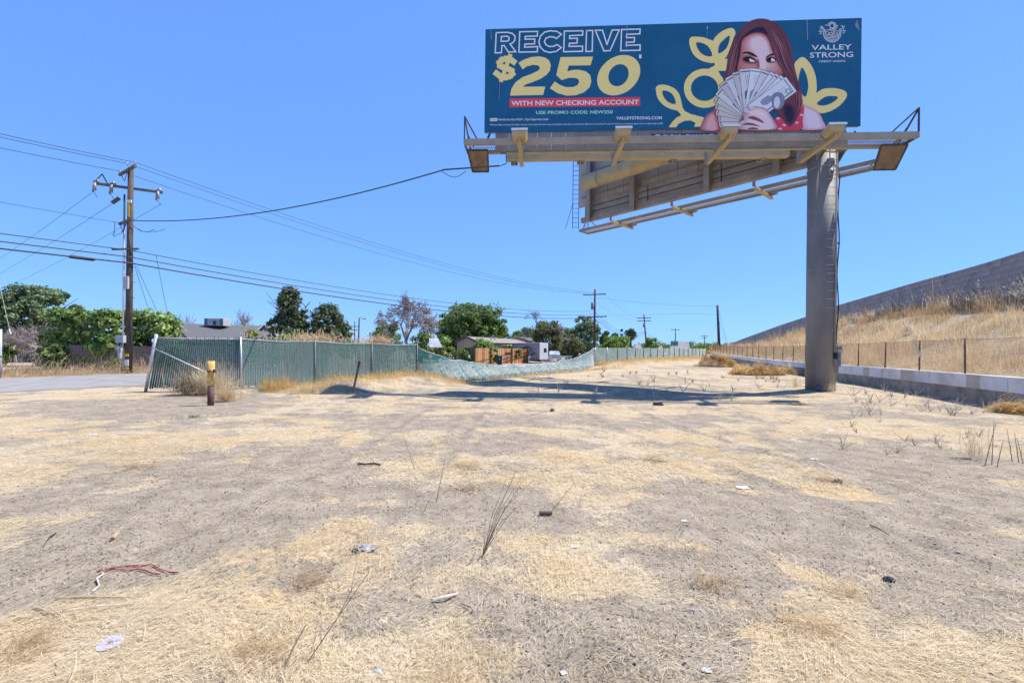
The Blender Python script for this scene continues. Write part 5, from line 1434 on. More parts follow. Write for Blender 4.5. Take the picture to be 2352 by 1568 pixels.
def tree(name, label, x0, x1, ytop, D, leaf, ybase=None, n=90, per=110, size=.17, cat='tree', group=None, shape='round', low=.22, seed=1, zb=None, depth=1.0, clump=.17, kids=True):
    zb = -.3 if zb is None else zb
    l = P(x0, ytop, D); r = P(x1, ytop, D)
    cx = (l.x+r.x)/2; w = r.x-l.x; h = l.z/2+r.z/2-zb
    base = Vector((cx, D, zb))
    t = thing(name, label, cat, base, group)
    m, tips = limbs(base, h, w, 5, seed)
    if kids: m.build('trunk', M['bark'], t)
    rg = np.random.default_rng(seed)
    cs = []; rs = []
    tries = 0
    while len(cs) < n and tries < n*40:
        tries += 1
        u = rg.random(3)*2-1
        q = np.linalg.norm(u)
        if shape == 'round':
            if q > 1 or q < .45: continue
            zz = .5+.5*u[2]; x = u[0]; y = u[1]
        elif shape == 'cone':
            zz = (u[2]+1)/2; lim = ((1-zz)**.7)*(.55+.9*float(vnoise(np.array(zz*7+seed), np.array(math.atan2(u[1], u[0])*1.2))))+.05
            if math.hypot(u[0], u[1]) > 1: continue
            x = u[0]*lim; y = u[1]*lim
        elif shape == 'hedge':
            zz = (u[2]+1)/2; lim = 1 if zz < .75 else 1-.35*((zz-.75)/.25)
            if max(abs(u[0])/1, abs(u[1])) < .5: continue
            x = u[0]*lim; y = u[1]*lim
        z = zb+h*(low+(1-low)*zz)
        bump = 1+.30*(vnoise(np.array(x*2+seed*3.3), np.array(zz*3+seed))-.5)
        cr = clump*min(w, h)*(.6+.8*rg.random())
        sc = max(.1, 1-cr/(w/2+1e-6))*.5+.5*1
        px = cx+x*w/2*bump*sc*.93; py = D+y*w/2*depth*sc
        z = min(z, zb+h-cr*.55*(.4+.9*rg.random()))
        cs.append((px, py, z)); rs.append(cr)
    v, f, rnd = leafset(cs, rs, per, size, .7)
    v[:, 2] = np.maximum(v[:, 2], zb+.02)
    mesh_np('crown', v, f, LEAF[leaf], t, rnd=rnd)
    return t
def bare_tree(name, label, x0, x1, ytop, D, seed, levels=6, mt='bark_grey', zb=-.3, droop=0.0, r0=.16, kids=3, trunkf=.22, spread=.75):
    l = P(x0, ytop, D); r = P(x1, ytop, D); cx = (l.x+r.x)/2; w = r.x-l.x; h = (l.z+r.z)/2-zb
    base = Vector((cx, D, zb)); t = thing(name, label, 'tree', base)
    rg = random.Random(seed); tr = MB(); tw = MB()
    def grow(p, d, L, r, lv):
        nseg = 3; pts = [p]
        q = p; dd = d
        for k in range(nseg):
            dd = (dd+Vector((rg.uniform(-.2, .2), rg.uniform(-.2, .2), rg.uniform(-.12, .16)-droop*(levels-lv)*.05))).normalized()
            q = q+dd*L/nseg; pts.append(q)
        (tr if lv > levels-3 else tw).tube(pts, [r, r*.85, r*.7, r*.55], 6 if lv > levels-2 else 3, cap=False)
        if lv == 0: return
        for k in range(kids + (1 if lv == levels else 0)):
            s = rg.uniform(.45, 1.0) if lv < levels else rg.uniform(.7, 1)
            bp = pts[0].lerp(pts[-1], s) if s < .99 else pts[-1]
            az = rg.uniform(0, 6.28); tilt = rg.uniform(.35, spread)
            e1 = dd.orthogonal().normalized(); e2 = dd.cross(e1)
            nd = (dd*math.cos(tilt)+(e1*math.cos(az)+e2*math.sin(az))*math.sin(tilt)).normalized()
            grow(bp, nd, L*rg.uniform(.62, .82), max(r*.55, .010), lv-1)
    grow(base, Vector((0, 0, 1)), 1.0, .1, levels)
    # fit into its width and height
    vv = np.array([tuple(v) for v in tr.v+tw.v])
    lo = vv.min(0); hi = vv.max(0)
    sx = w/(hi[0]-lo[0]); sz = h/(hi[2]-lo[2])
    for m in (tr, tw):
        m.v = [Vector((base.x+(v.x-(lo[0]+hi[0])/2)*sx, base.y+(v.y-base.y)*sx, zb+(v.z-lo[2])*sz)) for v in m.v]
    tr.build('trunk', M[mt], t); tw.build('twigs', M[mt], t, kind='stuff')
    return t
tree('broad_tree', 'large rounded dark green tree at the far left behind the hedge', -45, 178, 657, 40, 'blue', n=190, per=80, size=.16, low=.26, seed=3, clump=.085)
tree('vine_hedge', 'bright green leafy hedge spilling over the wooden fence left of the big pole', 108, 300, 714, 29.5, 'vine', n=170, per=110, size=.11, cat='hedge', shape='hedge', low=.12, seed=5, zb=0, depth=.35, clump=.13)
tree('vine_hedge', 'denser green hedge behind and right of the big pole', 268, 408, 712, 31, 'vine', n=100, per=130, size=.115, cat='hedge', shape='hedge', low=.06, seed=6, zb=0, depth=.45, clump=.16)
tree('shrub', 'small round dark shrub at the left foot of the hedge', 102, 158, 792, 28.0, 'mid', n=30, per=90, size=.09, cat='shrub', low=.05, seed=7, zb=0)
tree('shrub', 'yellow green shrub at the left edge below the large tree', -15, 40, 765, 33, 'lime', n=24, per=80, size=.12, cat='shrub', low=.1, seed=8, zb=0)
bare_tree('dead_brush', 'grey leafless brush between the large tree and the hedge', 28, 160, 738, 33, 12, levels=5, zb=0, kids=4, spread=1.1)
tree('conifer', 'tall dark ragged conifer rising behind the slatted fence', 600, 735, 659, 46, 'dark', n=230, per=60, size=.13, shape='cone', low=.08, seed=9, clump=.085)
tree('broad_tree', 'rounded dark tree joined to the right side of the tall conifer', 690, 812, 698, 48, 'dark', n=170, per=70, size=.13, low=.12, seed=10, clump=.10)
for k, (a, b, y, lf) in enumerate(((556, 600, 757, 'lime'), (628, 700, 754, 'lime'), (690, 768, 752, 'lime'))):
    tree('shrub', ('small lime shrub peeking over the fence below the grey roof', 'lime shrub over the fence under the conifer', 'bright lime shrub over the fence right of the conifer trunk')[k], a, b, y, 33, lf, n=26, per=80, size=.09, cat='shrub', low=.2, seed=20+k, zb=-.1)
tree('broad_tree', 'small green tree left of the big bare grey tree', 852, 925, 736, 66, 'mid', n=50, per=90, size=.17, low=.1, seed=11)
bare_tree('bare_tree', 'big leafless grey tree with arching branches in the middle distance', 876, 1012, 669, 63, 4, levels=7, droop=.35, kids=3, spread=.85)
tree('broad_tree', 'broad full green tree behind the tan house', 995, 1178, 694, 82, 'mid', n=330, per=80, size=.24, low=.03, seed=13, clump=.12)
bare_tree('bare_tree', 'leafless tree with brown leaves below it behind the camper trailer', 1185, 1322, 712, 80, 21, levels=6, kids=3)
tree('shrub', 'olive brown shrubby tree tangled in the bare tree behind the trailer', 1212, 1300, 735, 79, 'olive', n=60, per=90, size=.2, cat='shrub', low=.05, seed=14)
tree('broad_tree', 'dark green tree just left of the second utility pole', 1304, 1384, 726, 84, 'blue', n=120, per=70, size=.20, low=.02, seed=15, clump=.12)
tree('shrub', 'grey green tangled shrub left of the second utility pole foot', 1290, 1345, 768, 72, 'olive', n=40, per=80, size=.14, cat='shrub', low=.02, seed=16)
tree('broad_tree', 'narrow dark tree right of the second utility pole', 1375, 1400, 756, 120, 'dark', n=30, per=80, size=.3, low=.05, seed=17, clump=.22)
tree('broad_tree', 'small rounded dark tree behind the lime bush', 1400, 1425, 764, 122, 'dark', n=26, per=80, size=.3, low=.05, seed=18, clump=.25)
tree('shrub', 'large rounded lime green bush over the far fence', 1374, 1452, 770, 88, 'lime', n=60, per=110, size=.2, cat='shrub', low=.02, seed=19)
tree('cypress', 'thin dark pointed cypress beside the palm', 1424, 1432, 757, 150, 'dark', n=24, per=60, size=.3, shape='cone', low=.02, seed=22)
tree('shrub', 'pale green spiky shrub at the foot of the leaning pole', 1470, 1520, 776, 105, 'vine', n=40, per=80, size=.25, cat='shrub', low=.02, seed=24)
bare_tree('bare_tree', 'small leafless tree behind the ridge of the grey roof', 533, 586, 706, 62, 31, levels=5, kids=3, mt='bark_grey')
bare_tree('bare_tree', 'faint bare treetop at the left end of the grey roof', 402, 446, 716, 60, 33, levels=4, kids=3, mt='bark_grey')
def palm():
    D = 140; b = P(1448, 801, D); b.z = -.3
    t = thing('palm_tree', 'fan palm with a shaggy crown left of the leaning pole', 'palm', b)
    top = P(1448, 768, D)
    MB().tube([b, top], [.45, .35], 8).build('trunk', M['bark'], t)
    n = 260; d = RNG.normal(0, 1, (n, 3)); d[:, 2] = d[:, 2]*.8+.15; d /= np.linalg.norm(d, axis=1)[:, None]
    c = np.array(top)+np.array((0, 0, .4)); L = RNG.uniform(1.3, 2.3, n)
    tip = c+d*L[:, None]; tip[:, 2] -= .5
    s = np.cross(d, RNG.normal(0, 1, (n, 3))); s /= np.linalg.norm(s, axis=1)[:, None]
    mid = c+d*(L*.65)[:, None]
    v = np.stack((c+0*d, mid+s*.28, tip, mid-s*.28), 1).reshape(-1, 3)
    mesh_np('fronds', v, np.arange(n*4).reshape(-1, 4), LEAF['dark'], t, rnd=np.repeat(RNG.random(n), 4))
    n = 120; d = RNG.normal(0, 1, (n, 3)); d[:, 2] = -np.abs(d[:, 2])*1.6-.6; d /= np.linalg.norm(d, axis=1)[:, None]
    tip = c+d*RNG.uniform(1.5, 3.2, n)[:, None]; s = np.cross(d, RNG.normal(0, 1, (n, 3))); s /= np.linalg.norm(s, axis=1)[:, None]
    v = np.stack((c+0*d, (c+tip)/2+s*.22, tip, (c+tip)/2-s*.22), 1).reshape(-1, 3)
    mesh_np('dead_fronds', v, np.arange(n*4).reshape(-1, 4), LEAF['olive'], t, rnd=np.repeat(RNG.random(n), 4))
palm()
tree('shrub', 'low green shrub at the foot of the big bare tree', 940, 1000, 762, 60, 'mid', n=44, per=80, size=.15, cat='shrub', low=.02, seed=51)
tree('shrub', 'yellowish shrub between the bare tree and the tan house', 985, 1046, 768, 64, 'vine', n=44, per=80, size=.15, cat='shrub', low=.02, seed=52)
tree('broad_tree', 'hazy green tree filling the gap behind the trailer roof', 1150, 1240, 752, 110, 'mid', n=70, per=80, size=.28, low=.02, seed=53, clump=.14)
tree('broad_tree', 'dull green tree behind the shrubs left of the second utility pole', 1270, 1330, 752, 105, 'blue', n=60, per=80, size=.28, low=.02, seed=54, clump=.14)
tree('broad_tree', 'far green tree between the conifers and the street lamp', 770, 815, 752, 70, 'mid', n=50, per=80, size=.18, low=.02, seed=55, clump=.15)
def treeline():
    cs = []; rs = []
    for x in np.arange(1380, 1720, 3.0):
        for k in range(3):
            D = random.uniform(230, 300); q = P(x+random.uniform(-3, 3), 0, D)
            top = P(x, 786+6*vnoise(np.array(x/14), np.array(.5))+random.uniform(-4, 5), D).z
            r = random.uniform(1.6, 2.8)
            cs.append((q.x, D, max(0.6, top-r*.7-k*2.0))); rs.append(r)
    for x in np.arange(-900, 1380, 9.0):
        D = random.uniform(260, 330); q = P(x, 0, D); top = P(x, 789+7*vnoise(np.array(x/30), np.array(.5)), D).z
        for k in range(2): cs.append((q.x, D, max(.5, top-2-k*2.5))); rs.append(random.uniform(2.2, 3.4))
    v, f, rnd = leafset(cs, rs, 60, .5, .8)
    tag(mesh_np('treeline', v, f, LEAF['mid'], rnd=rnd), 'low far wood along the horizon', kind='stuff')
treeline()
# ------------------------------------------------------------------ houses, trailer and yards over the road
M['roof_grey'] = mat('grey_shingle', (0.085, 0.085, 0.09), (0.13, 0.13, 0.135), 6, 0.9, 0.3, 40)
M['roof_brown'] = mat('brown_shingle', (0.20, 0.165, 0.14), (0.28, 0.235, 0.20), 6, 0.9, 0.3, 40)
M['wall_tan'] = mat('tan_stucco', (0.40, 0.34, 0.27), (0.46, 0.40, 0.33), 4, 0.9, 0.1, 40)
M['wall_grey'] = mat('grey_siding', (0.30, 0.30, 0.31), (0.36, 0.36, 0.37), 4, 0.85)
M['fascia'] = mat('fascia', (0.55, 0.53, 0.50), None, rough=.7)
M['fascia_dark'] = mat('fascia_dark', (0.10, 0.085, 0.075), None, rough=.8)
M['glass_dark'] = mat('dark_glass', (0.015, 0.018, 0.022), None, rough=.12, spec=.6)
M['cedar'] = mat('cedar', (0.44, 0.185, 0.06), (0.58, 0.28, 0.11), 3, 0.75, 0.1, 30, stretch=(6, 6, .6))
M['cedar_pale'] = mat('cedar_pale', (0.60, 0.38, 0.21), (0.70, 0.48, 0.30), 3, 0.75, stretch=(6, 6, .6))
M['cedar_dark'] = mat('cedar_dark', (0.28, 0.11, 0.04), (0.38, 0.17, 0.07), 3, 0.75, stretch=(6, 6, .6))
M['weathered'] = mat('weathered_wood', (0.14, 0.105, 0.085), (0.26, 0.20, 0.165), 3, 0.9, 0.2, 30, stretch=(6, 6, .6))
M['weathered_grey'] = mat('weathered_grey_wood', (0.13, 0.12, 0.125), (0.22, 0.205, 0.21), 3, 0.9, 0.2, 30, stretch=(6, 6, .6))
M['rv_grey'] = mat('trailer_grey', (0.27, 0.27, 0.29), (0.33, 0.33, 0.35), 2, 0.4, spec=.5)
M['rv_white'] = mat('trailer_white', (0.46, 0.46, 0.46), (0.53, 0.53, 0.53), 2, 0.4, spec=.5)
M['rv_stripe'] = mat('trailer_stripe', (0.04, 0.045, 0.06), None, rough=.4)
M['bin'] = mat('bin_plastic', (0.022, 0.026, 0.04), (0.035, 0.04, 0.055), 8, .5)
def slab(mb, quad, th=.12):
    q = [Vector(p) for p in quad]; n = (q[1]-q[0]).cross(q[3]-q[0]).normalized()
    i = len(mb.v); mb.v += q+[p-n*th for p in q]
    mb.f += [(i, i+1, i+2, i+3), (i+7, i+6, i+5, i+4), (i, i+4, i+5, i+1), (i+1, i+5, i+6, i+2), (i+2, i+6, i+7, i+3), (i+3, i+7, i+4, i)]
    return mb
def dropz(p, z): return Vector((p.x, p.y, z))
def grey_house():
    rl, rr = P(398, 742, 47.5), P(598, 748, 51.5); el, er = P(434, 781, 43.0), P(650, 783, 47)
    el.z = er.z = min(el.z, er.z)
    zr = (rl.z+rr.z)/2; rl.z = rr.z = zr
    bl = rl+(rl-el); br = rr+(rr-er); bl.z = br.z = el.z
    t = thing('house', 'low house with plain grey shingle roof and a rooftop cooler behind the slatted fence', 'house', dropz((rl+rr)/2, -.3))
    slab(MB(), (el, er, rr, rl)).build('roof', M['roof_grey'], t); slab(MB(), (rl, rr, br, bl)).build('roof', M['roof_grey'], t)
    m = MB(); m.bar(rl, el, .10, .22); m.bar(rr, er, .10, .22); m.bar(rl, bl, .1, .22); m.build('fascia', M['fascia_dark'], t)
    def ins(p, q, f): return p.lerp(q, f)
    a, b_, c, d_ = (dropz(p, -.3) for p in (ins(el, bl, .06), ins(er, br, .06), ins(er, br, .94), ins(el, bl, .94)))
    top = el.z-.02
    m = MB()
    for p, q in ((a, b_), (b_, c), (c, d_), (d_, a)): slab(m, (p, q, dropz(q, top), dropz(p, top)), .15)
    m.poly([dropz(d_, top), dropz(a, top), rl-Vector((0, 0, .15))]); m.poly([dropz(b_, top), dropz(c, top), rr-Vector((0, 0, .15))])
    m.build('wall', M['wall_grey'], t)
    # little front gable at the right end
    g0, g1, g2 = P(592, 758, 46), P(606, 745, 46.5), P(622, 760, 46.5)
    m = MB(); slab(m, (g0, g1, g1+Vector((0, 4, 0)), g0+Vector((0, 4, 0))), .1); slab(m, (g1, g2, g2+Vector((0, 4, 0)), g1+Vector((0, 4, 0))), .1); m.build('gable_roof', M['roof_grey'], t)
    m = MB(); m.bar(g0, g1, .06, .18); m.bar(g1, g2, .06, .18); m.build('gable_fascia', M['fascia'], t)
    MB().poly([g0+Vector((0, .3, -.05)), g2+Vector((0, .3, -.05)), g1+Vector((0, .3, -.1))]).build('gable_wall', M['wall_grey'], t)
    # evaporative cooler
    c0 = P(500, 740, 48.5)
    ck = thing('rooftop_cooler', 'boxy pale evaporative cooler with louvred sides on the grey roof ridge', 'cooler', dropz(c0, c0.z-.35))
    MB().box(c0, (2.0, 1.3, .78)).build('cabinet', M['galv_pale'], ck, bevel=.03)
    for dx in (-.83, .80):
        m = MB()
        for k in range(7): m.box(c0+Vector((dx, -.66, -.3+.1*k)), (.32, .03, .05))
        m.build('louvre', M['glass_dark'], ck)
    MB().box(c0+Vector((.1, -.66, -.1)), (.35, .02, .45)).build('patch', M['glass_dark'], ck)
    m = MB()
    for dx in (-.9, .9): m.bar(c0+Vector((dx, 0, -.9)), c0+Vector((dx, 0, -.39)), .08)
    m.build('stand', M['steel_dark'], ck)
grey_house()
def tan_house():
    r0, r1 = P(1068, 772, 60), P(1183, 778.5, 77)
    e0, e1 = P(1094, 784, 57.5), P(1217, 788, 74.5)
    r1.z = r0.z; e1.z = e0.z
    b0 = r0+(r0-e0); b1 = r1+(r1-e1); b0.z = b1.z = e0.z
    t = thing('house', 'tan house with a brown roof and wide front gable beyond the cedar fence', 'house', dropz((r0+r1)/2, -.34))
    slab(MB(), (e0, e1, r1, r0), .14).build('roof', M['roof_brown'], t); slab(MB(), (r0, r1, b1, b0), .14).build('roof', M['roof_brown'], t)
    m = MB(); m.bar(r0, e0, .12, .24); m.bar(r0, b0, .12, .24); m.build('fascia', M['fascia_dark'], t)
    m = MB(); m.bar(e0, e1, .1, .16); m.build('gutter', M['fascia'], t)
    zb = -.34; k = .35
    a = dropz(e0.lerp(b0, .07).lerp(e1, .02), zb); b = dropz(b0.lerp(e0, .07).lerp(b1, .02), zb); c = dropz(e1.lerp(b1, .07), zb); d_ = dropz(b1.lerp(e1, .07), zb)
    top = e0.z-.04; m = MB()
    for p, q in ((b, a), (a, c), (c, d_), (d_, b)): slab(m, (p, q, dropz(q, top), dropz(p, top)), .15)
    m.poly([dropz(b, top), dropz(a, top), r0.lerp(r1, .02)-Vector((0, 0, .2))])
    m.build('wall', M['wall_tan'], t)
    for f in (.35, .42, .2):
        p = r0.lerp(r1, f).lerp(e0.lerp(e1, f), .45); MB().tube([p-Vector((0, 0, .1)), p+Vector((0, 0, .45))], .09, 8).build('vent_pipe', M['galv_pale'], t)
    m = MB(); w0 = e0.lerp(e1, .25); w1 = e0.lerp(e1, .34); m.bar(dropz(w0, 1.2)+Vector((.05, -.1, 0)), dropz(w1, 1.2)+Vector((.05, -.1, 0)), .1, .9); m.build('window', M['glass_dark'], t)
    # second house behind, only its gable seen
    g0, g1, g2 = P(1160, 781, 92), P(1188, 772.5, 92), P(1218, 783, 92)
    t2 = thing('house', 'small grey gable end of a second house above the brown roof', 'house', dropz(g1, -.34))
    bk = Vector((3, 9, 0)); m = MB(); slab(m, (g0, g1, g1+bk, g0+bk), .15); slab(m, (g1, g2, g2+bk, g1+bk), .15); m.build('roof', M['roof_grey'], t2)
    m = MB(); m.poly([dropz(g0, -.34)+Vector((.5, .4, 0)), dropz(g2, -.34)+Vector((-.5, .4, 0)), g2+Vector((-.5, .4, -.2)), g1+Vector((0, .4, -.2)), g0+Vector((.5, .4, -.2))]); m.build('wall', M['wall_grey'], t2)
    m = MB(); m.bar(g0, g1, .1, .2); m.bar(g1, g2, .1, .2); m.build('fascia', M['fascia'], t2)
    # tin lean-to
    q = [P(986, 797, 55), P(1016, 797, 56), P(1006, 778, 58), P(986, 778, 57)]
    t3 = thing('tin_shed', 'small white tin lean-to roof left of the tan house', 'shed', dropz(q[0], -.34))
    slab(MB(), q, .06).build('roof', M['white'], t3)
    for k in range(9):
        a = q[0].lerp(q[1], (k+.5)/9); b = q[3].lerp(q[2], (k+.5)/9); MB().bar(a+Vector((0, -.03, .04)), b+Vector((0, -.03, .04)), .10, .05).build('rib', M['galv_pale'], t3)
    m = MB()
    for p in q: m.bar(dropz(p, -.34), p-Vector((0, 0, .05)), .08)
    m.build('post', M['grey_wood'], t3)
tan_house()
def far_houses():
    for (x0, x1, yr, ye, D, lab, rf) in ((1540, 1592, 784, 800, 150, 'pale grey far house with white gable beneath the green road sign', 'fascia'), (1455, 1482, 789, 800, 140, 'first low pale roof left of the leaning pole', 'fascia'), (1482, 1530, 793, 801, 135, 'second low pale roof at the foot of the leaning pole', 'roof_brown')):
        r0, r1 = P(x0+8, yr, D+4), P(x1-12, yr, D+4); e0, e1 = P(x0, ye, D), P(x1-8, ye, D)
        r1.z = r0.z; e1.z = e0.z; b0 = r0+(r0-e0); b1 = r1+(r1-e1); b0.z = b1.z = e0.z
        t = thing('house', lab, 'house', dropz((r0+r1)/2, -.34))
        slab(MB(), (e0, e1, r1, r0), .15).build('roof', M['roof_pale'], t); slab(MB(), (r0, r1, b1, b0), .15).build('roof', M['roof_pale'], t)
        m = MB()
        for p, q in ((e0, e1), (e1, b1), (b0, e0)): slab(m, (dropz(p, -.34), dropz(q, -.34), dropz(q, e0.z-.05), dropz(p, e0.z-.05)), .15)
        m.poly([e1-Vector((.2, 0, .05)), b1-Vector((.2, 0, .05)), r1-Vector((.2, 0, .15))]); m.build('wall', M['wall_grey'], t)
        m = MB(); m.bar(r1, e1, .15, .35); m.bar(r1, b1, .15, .35); m.build('fascia', M['galv_pale'], t)
M['roof_pale'] = mat('pale_shingle', (0.20, 0.195, 0.20), (0.25, 0.245, 0.25), 6, 0.9)
far_houses()

def cedar_fence():
    a, b = P(1090.5, 800, 54), P(1212.5, 802, 62.5)
    t = thing('cedar_fence', 'new orange cedar plank fence across the road seen over the fallen fencing', 'fence', dropz(a, -.34))
    n = 62; d = (b-a); d.z = 0
    protos = {}
    R = Matrix.Rotation(math.atan2(d.y, d.x), 3, 'Z')
    wdt = d.length/n
    for key in ('cedar', 'cedar_pale', 'cedar_dark'):
        m = MB(); m.box((0, 0, 0), (wdt-.015, .025, 1.98)); o = m.build('plank', M[key], None, loc=(0, 0, 0)); protos[key] = o.data; bpy.data.objects.remove(o)
    for k in range(n):
        p = a.lerp(b, (k+.5)/n); p.z = .66+random.uniform(-.02, .02)
        o = link(bpy.data.objects.new('plank', protos[random.choices(('cedar', 'cedar_pale', 'cedar_dark'), (.5, .3, .2))[0]])); o.parent = t
        o.matrix_local = Matrix.Translation(p-Vector(t.location)) @ R.to_4x4()
    for f in (0.0, .27, .66, 1.0):
        p = a.lerp(b, f); MB().box(dropz(p, .6)+Vector((.06, -.06, 0)), (.12, .12, 2.06)).build('post', M['cedar_dark'], t)
    sh = P(1083, 800, 54.2); t2 = thing('gate_post', 'dark gate post at the left end of the cedar fence', 'post', dropz(sh, -.34)); MB().box(dropz(sh, .7), (.7, .12, 2.1)).build('panel', M['fascia_dark'], t2)
    # vines, bushes around it
    tree('vine', 'green vine hanging over the left part of the cedar fence', 1122, 1146, 796, 55.2, 'vine', n=26, per=70, size=.10, cat='vine', shape='hedge', low=.12, seed=41, depth=.3, kids=False)
    tree('vine', 'smaller green vine spilling over the right part of the cedar fence', 1181, 1199, 801, 58.6, 'lime', n=18, per=70, size=.09, cat='vine', shape='hedge', low=.35, seed=42, depth=.3, kids=False)
    tree('shrub', 'feathery green bush behind the left end of the cedar fence', 1074, 1140, 778, 57.5, 'vine', n=44, per=80, size=.13, cat='shrub', low=.05, seed=43)
    tree('shrub', 'dark green bush left of the cedar fence', 1050, 1092, 795, 54.5, 'mid', n=34, per=80, size=.12, cat='shrub', low=.02, seed=44)
    # banana plant behind the fence
    c = P(1164, 812, 60.5); tb = thing('banana_plant', 'broad leaved pale green plant showing above the cedar fence', 'plant', dropz(c, -.34))
    for k in range(9):
        az = 2*math.pi*k/9; p0 = dropz(c, .8); L = random.uniform(1.1, 1.6)
        m = MB(); q = [p0+Vector((math.cos(az)*L*s*.7, math.sin(az)*L*s*.4, 1.35*math.sin(s*2.1))) for s in (0, .35, .7, 1)]
        w = (.05, .2, .22, .03); sd = Vector((-math.sin(az), math.cos(az), 0))
        i = 0; m.v = [p+sd*ww*s for p, ww in zip(q, w) for s in (-1, 1)]; m.f = [(0, 1, 3, 2), (2, 3, 5, 4), (4, 5, 7, 6)]
        m.build('leaf', M['banana'], tb)
    MB().tube([dropz(c, -.34), dropz(c, .9)], .14, 8).build('stem', M['banana'], tb)
    # wheelie bin
    c = P(1147.5, 834, 54.2); c.z = -.34
    t = thing('wheelie_bin', 'dark wheelie bin standing before the cedar fence', 'bin', c)
    m = MB(); m.v = [c+Vector(p) for p in ((-.24, -.28, .06), (.24, -.28, .06), (.24, .24, .06), (-.24, .24, .06), (-.31, -.34, 1.0), (.31, -.34, 1.0), (.31, .32, 1.0), (-.31, .32, 1.0))]
    m.f = [(3, 2, 1, 0), (4, 5, 6, 7), (0, 1, 5, 4), (1, 2, 6, 5), (2, 3, 7, 6), (3, 0, 4, 7)]; m.build('body', M['bin'], t, bevel=.03)
    MB().box(c+Vector((0, -.02, 1.04)), (.70, .78, .09)).build('lid', M['bin'], t, bevel=.03)
    for s in (-.27, .27): MB().tube([c+Vector((s-.03, .24, .11)), c+Vector((s+.03, .24, .11))], .11, 12).build('wheel', M['black'], t)
    MB().box(c+Vector((0, -.335, .72)), (.12, .01, .16)).build('badge', M['galv_pale'], t)
    # black sign on a post
    c = P(1166, 834, 54.8); c.z = -.34
    t = thing('mailbox_sign', 'small black sign box on a thin post in front of the cedar fence', 'sign', c)
    MB().tube([c, c+Vector((0, 0, 1.2))], .04, 6).build('post', M['rust'], t); MB().box(c+Vector((0, -.03, 1.36)), (.62, .12, .30)).build('board', M['black'], t, bevel=.02)
    MB().box(c+Vector((0, -.095, 1.37)), (.34, .01, .10)).build('plate', M['galv_box'], t)
M['banana'] = mat('banana_leaf', (0.20, 0.30, 0.08), (0.32, 0.42, 0.16), 3, .5)
cedar_fence()

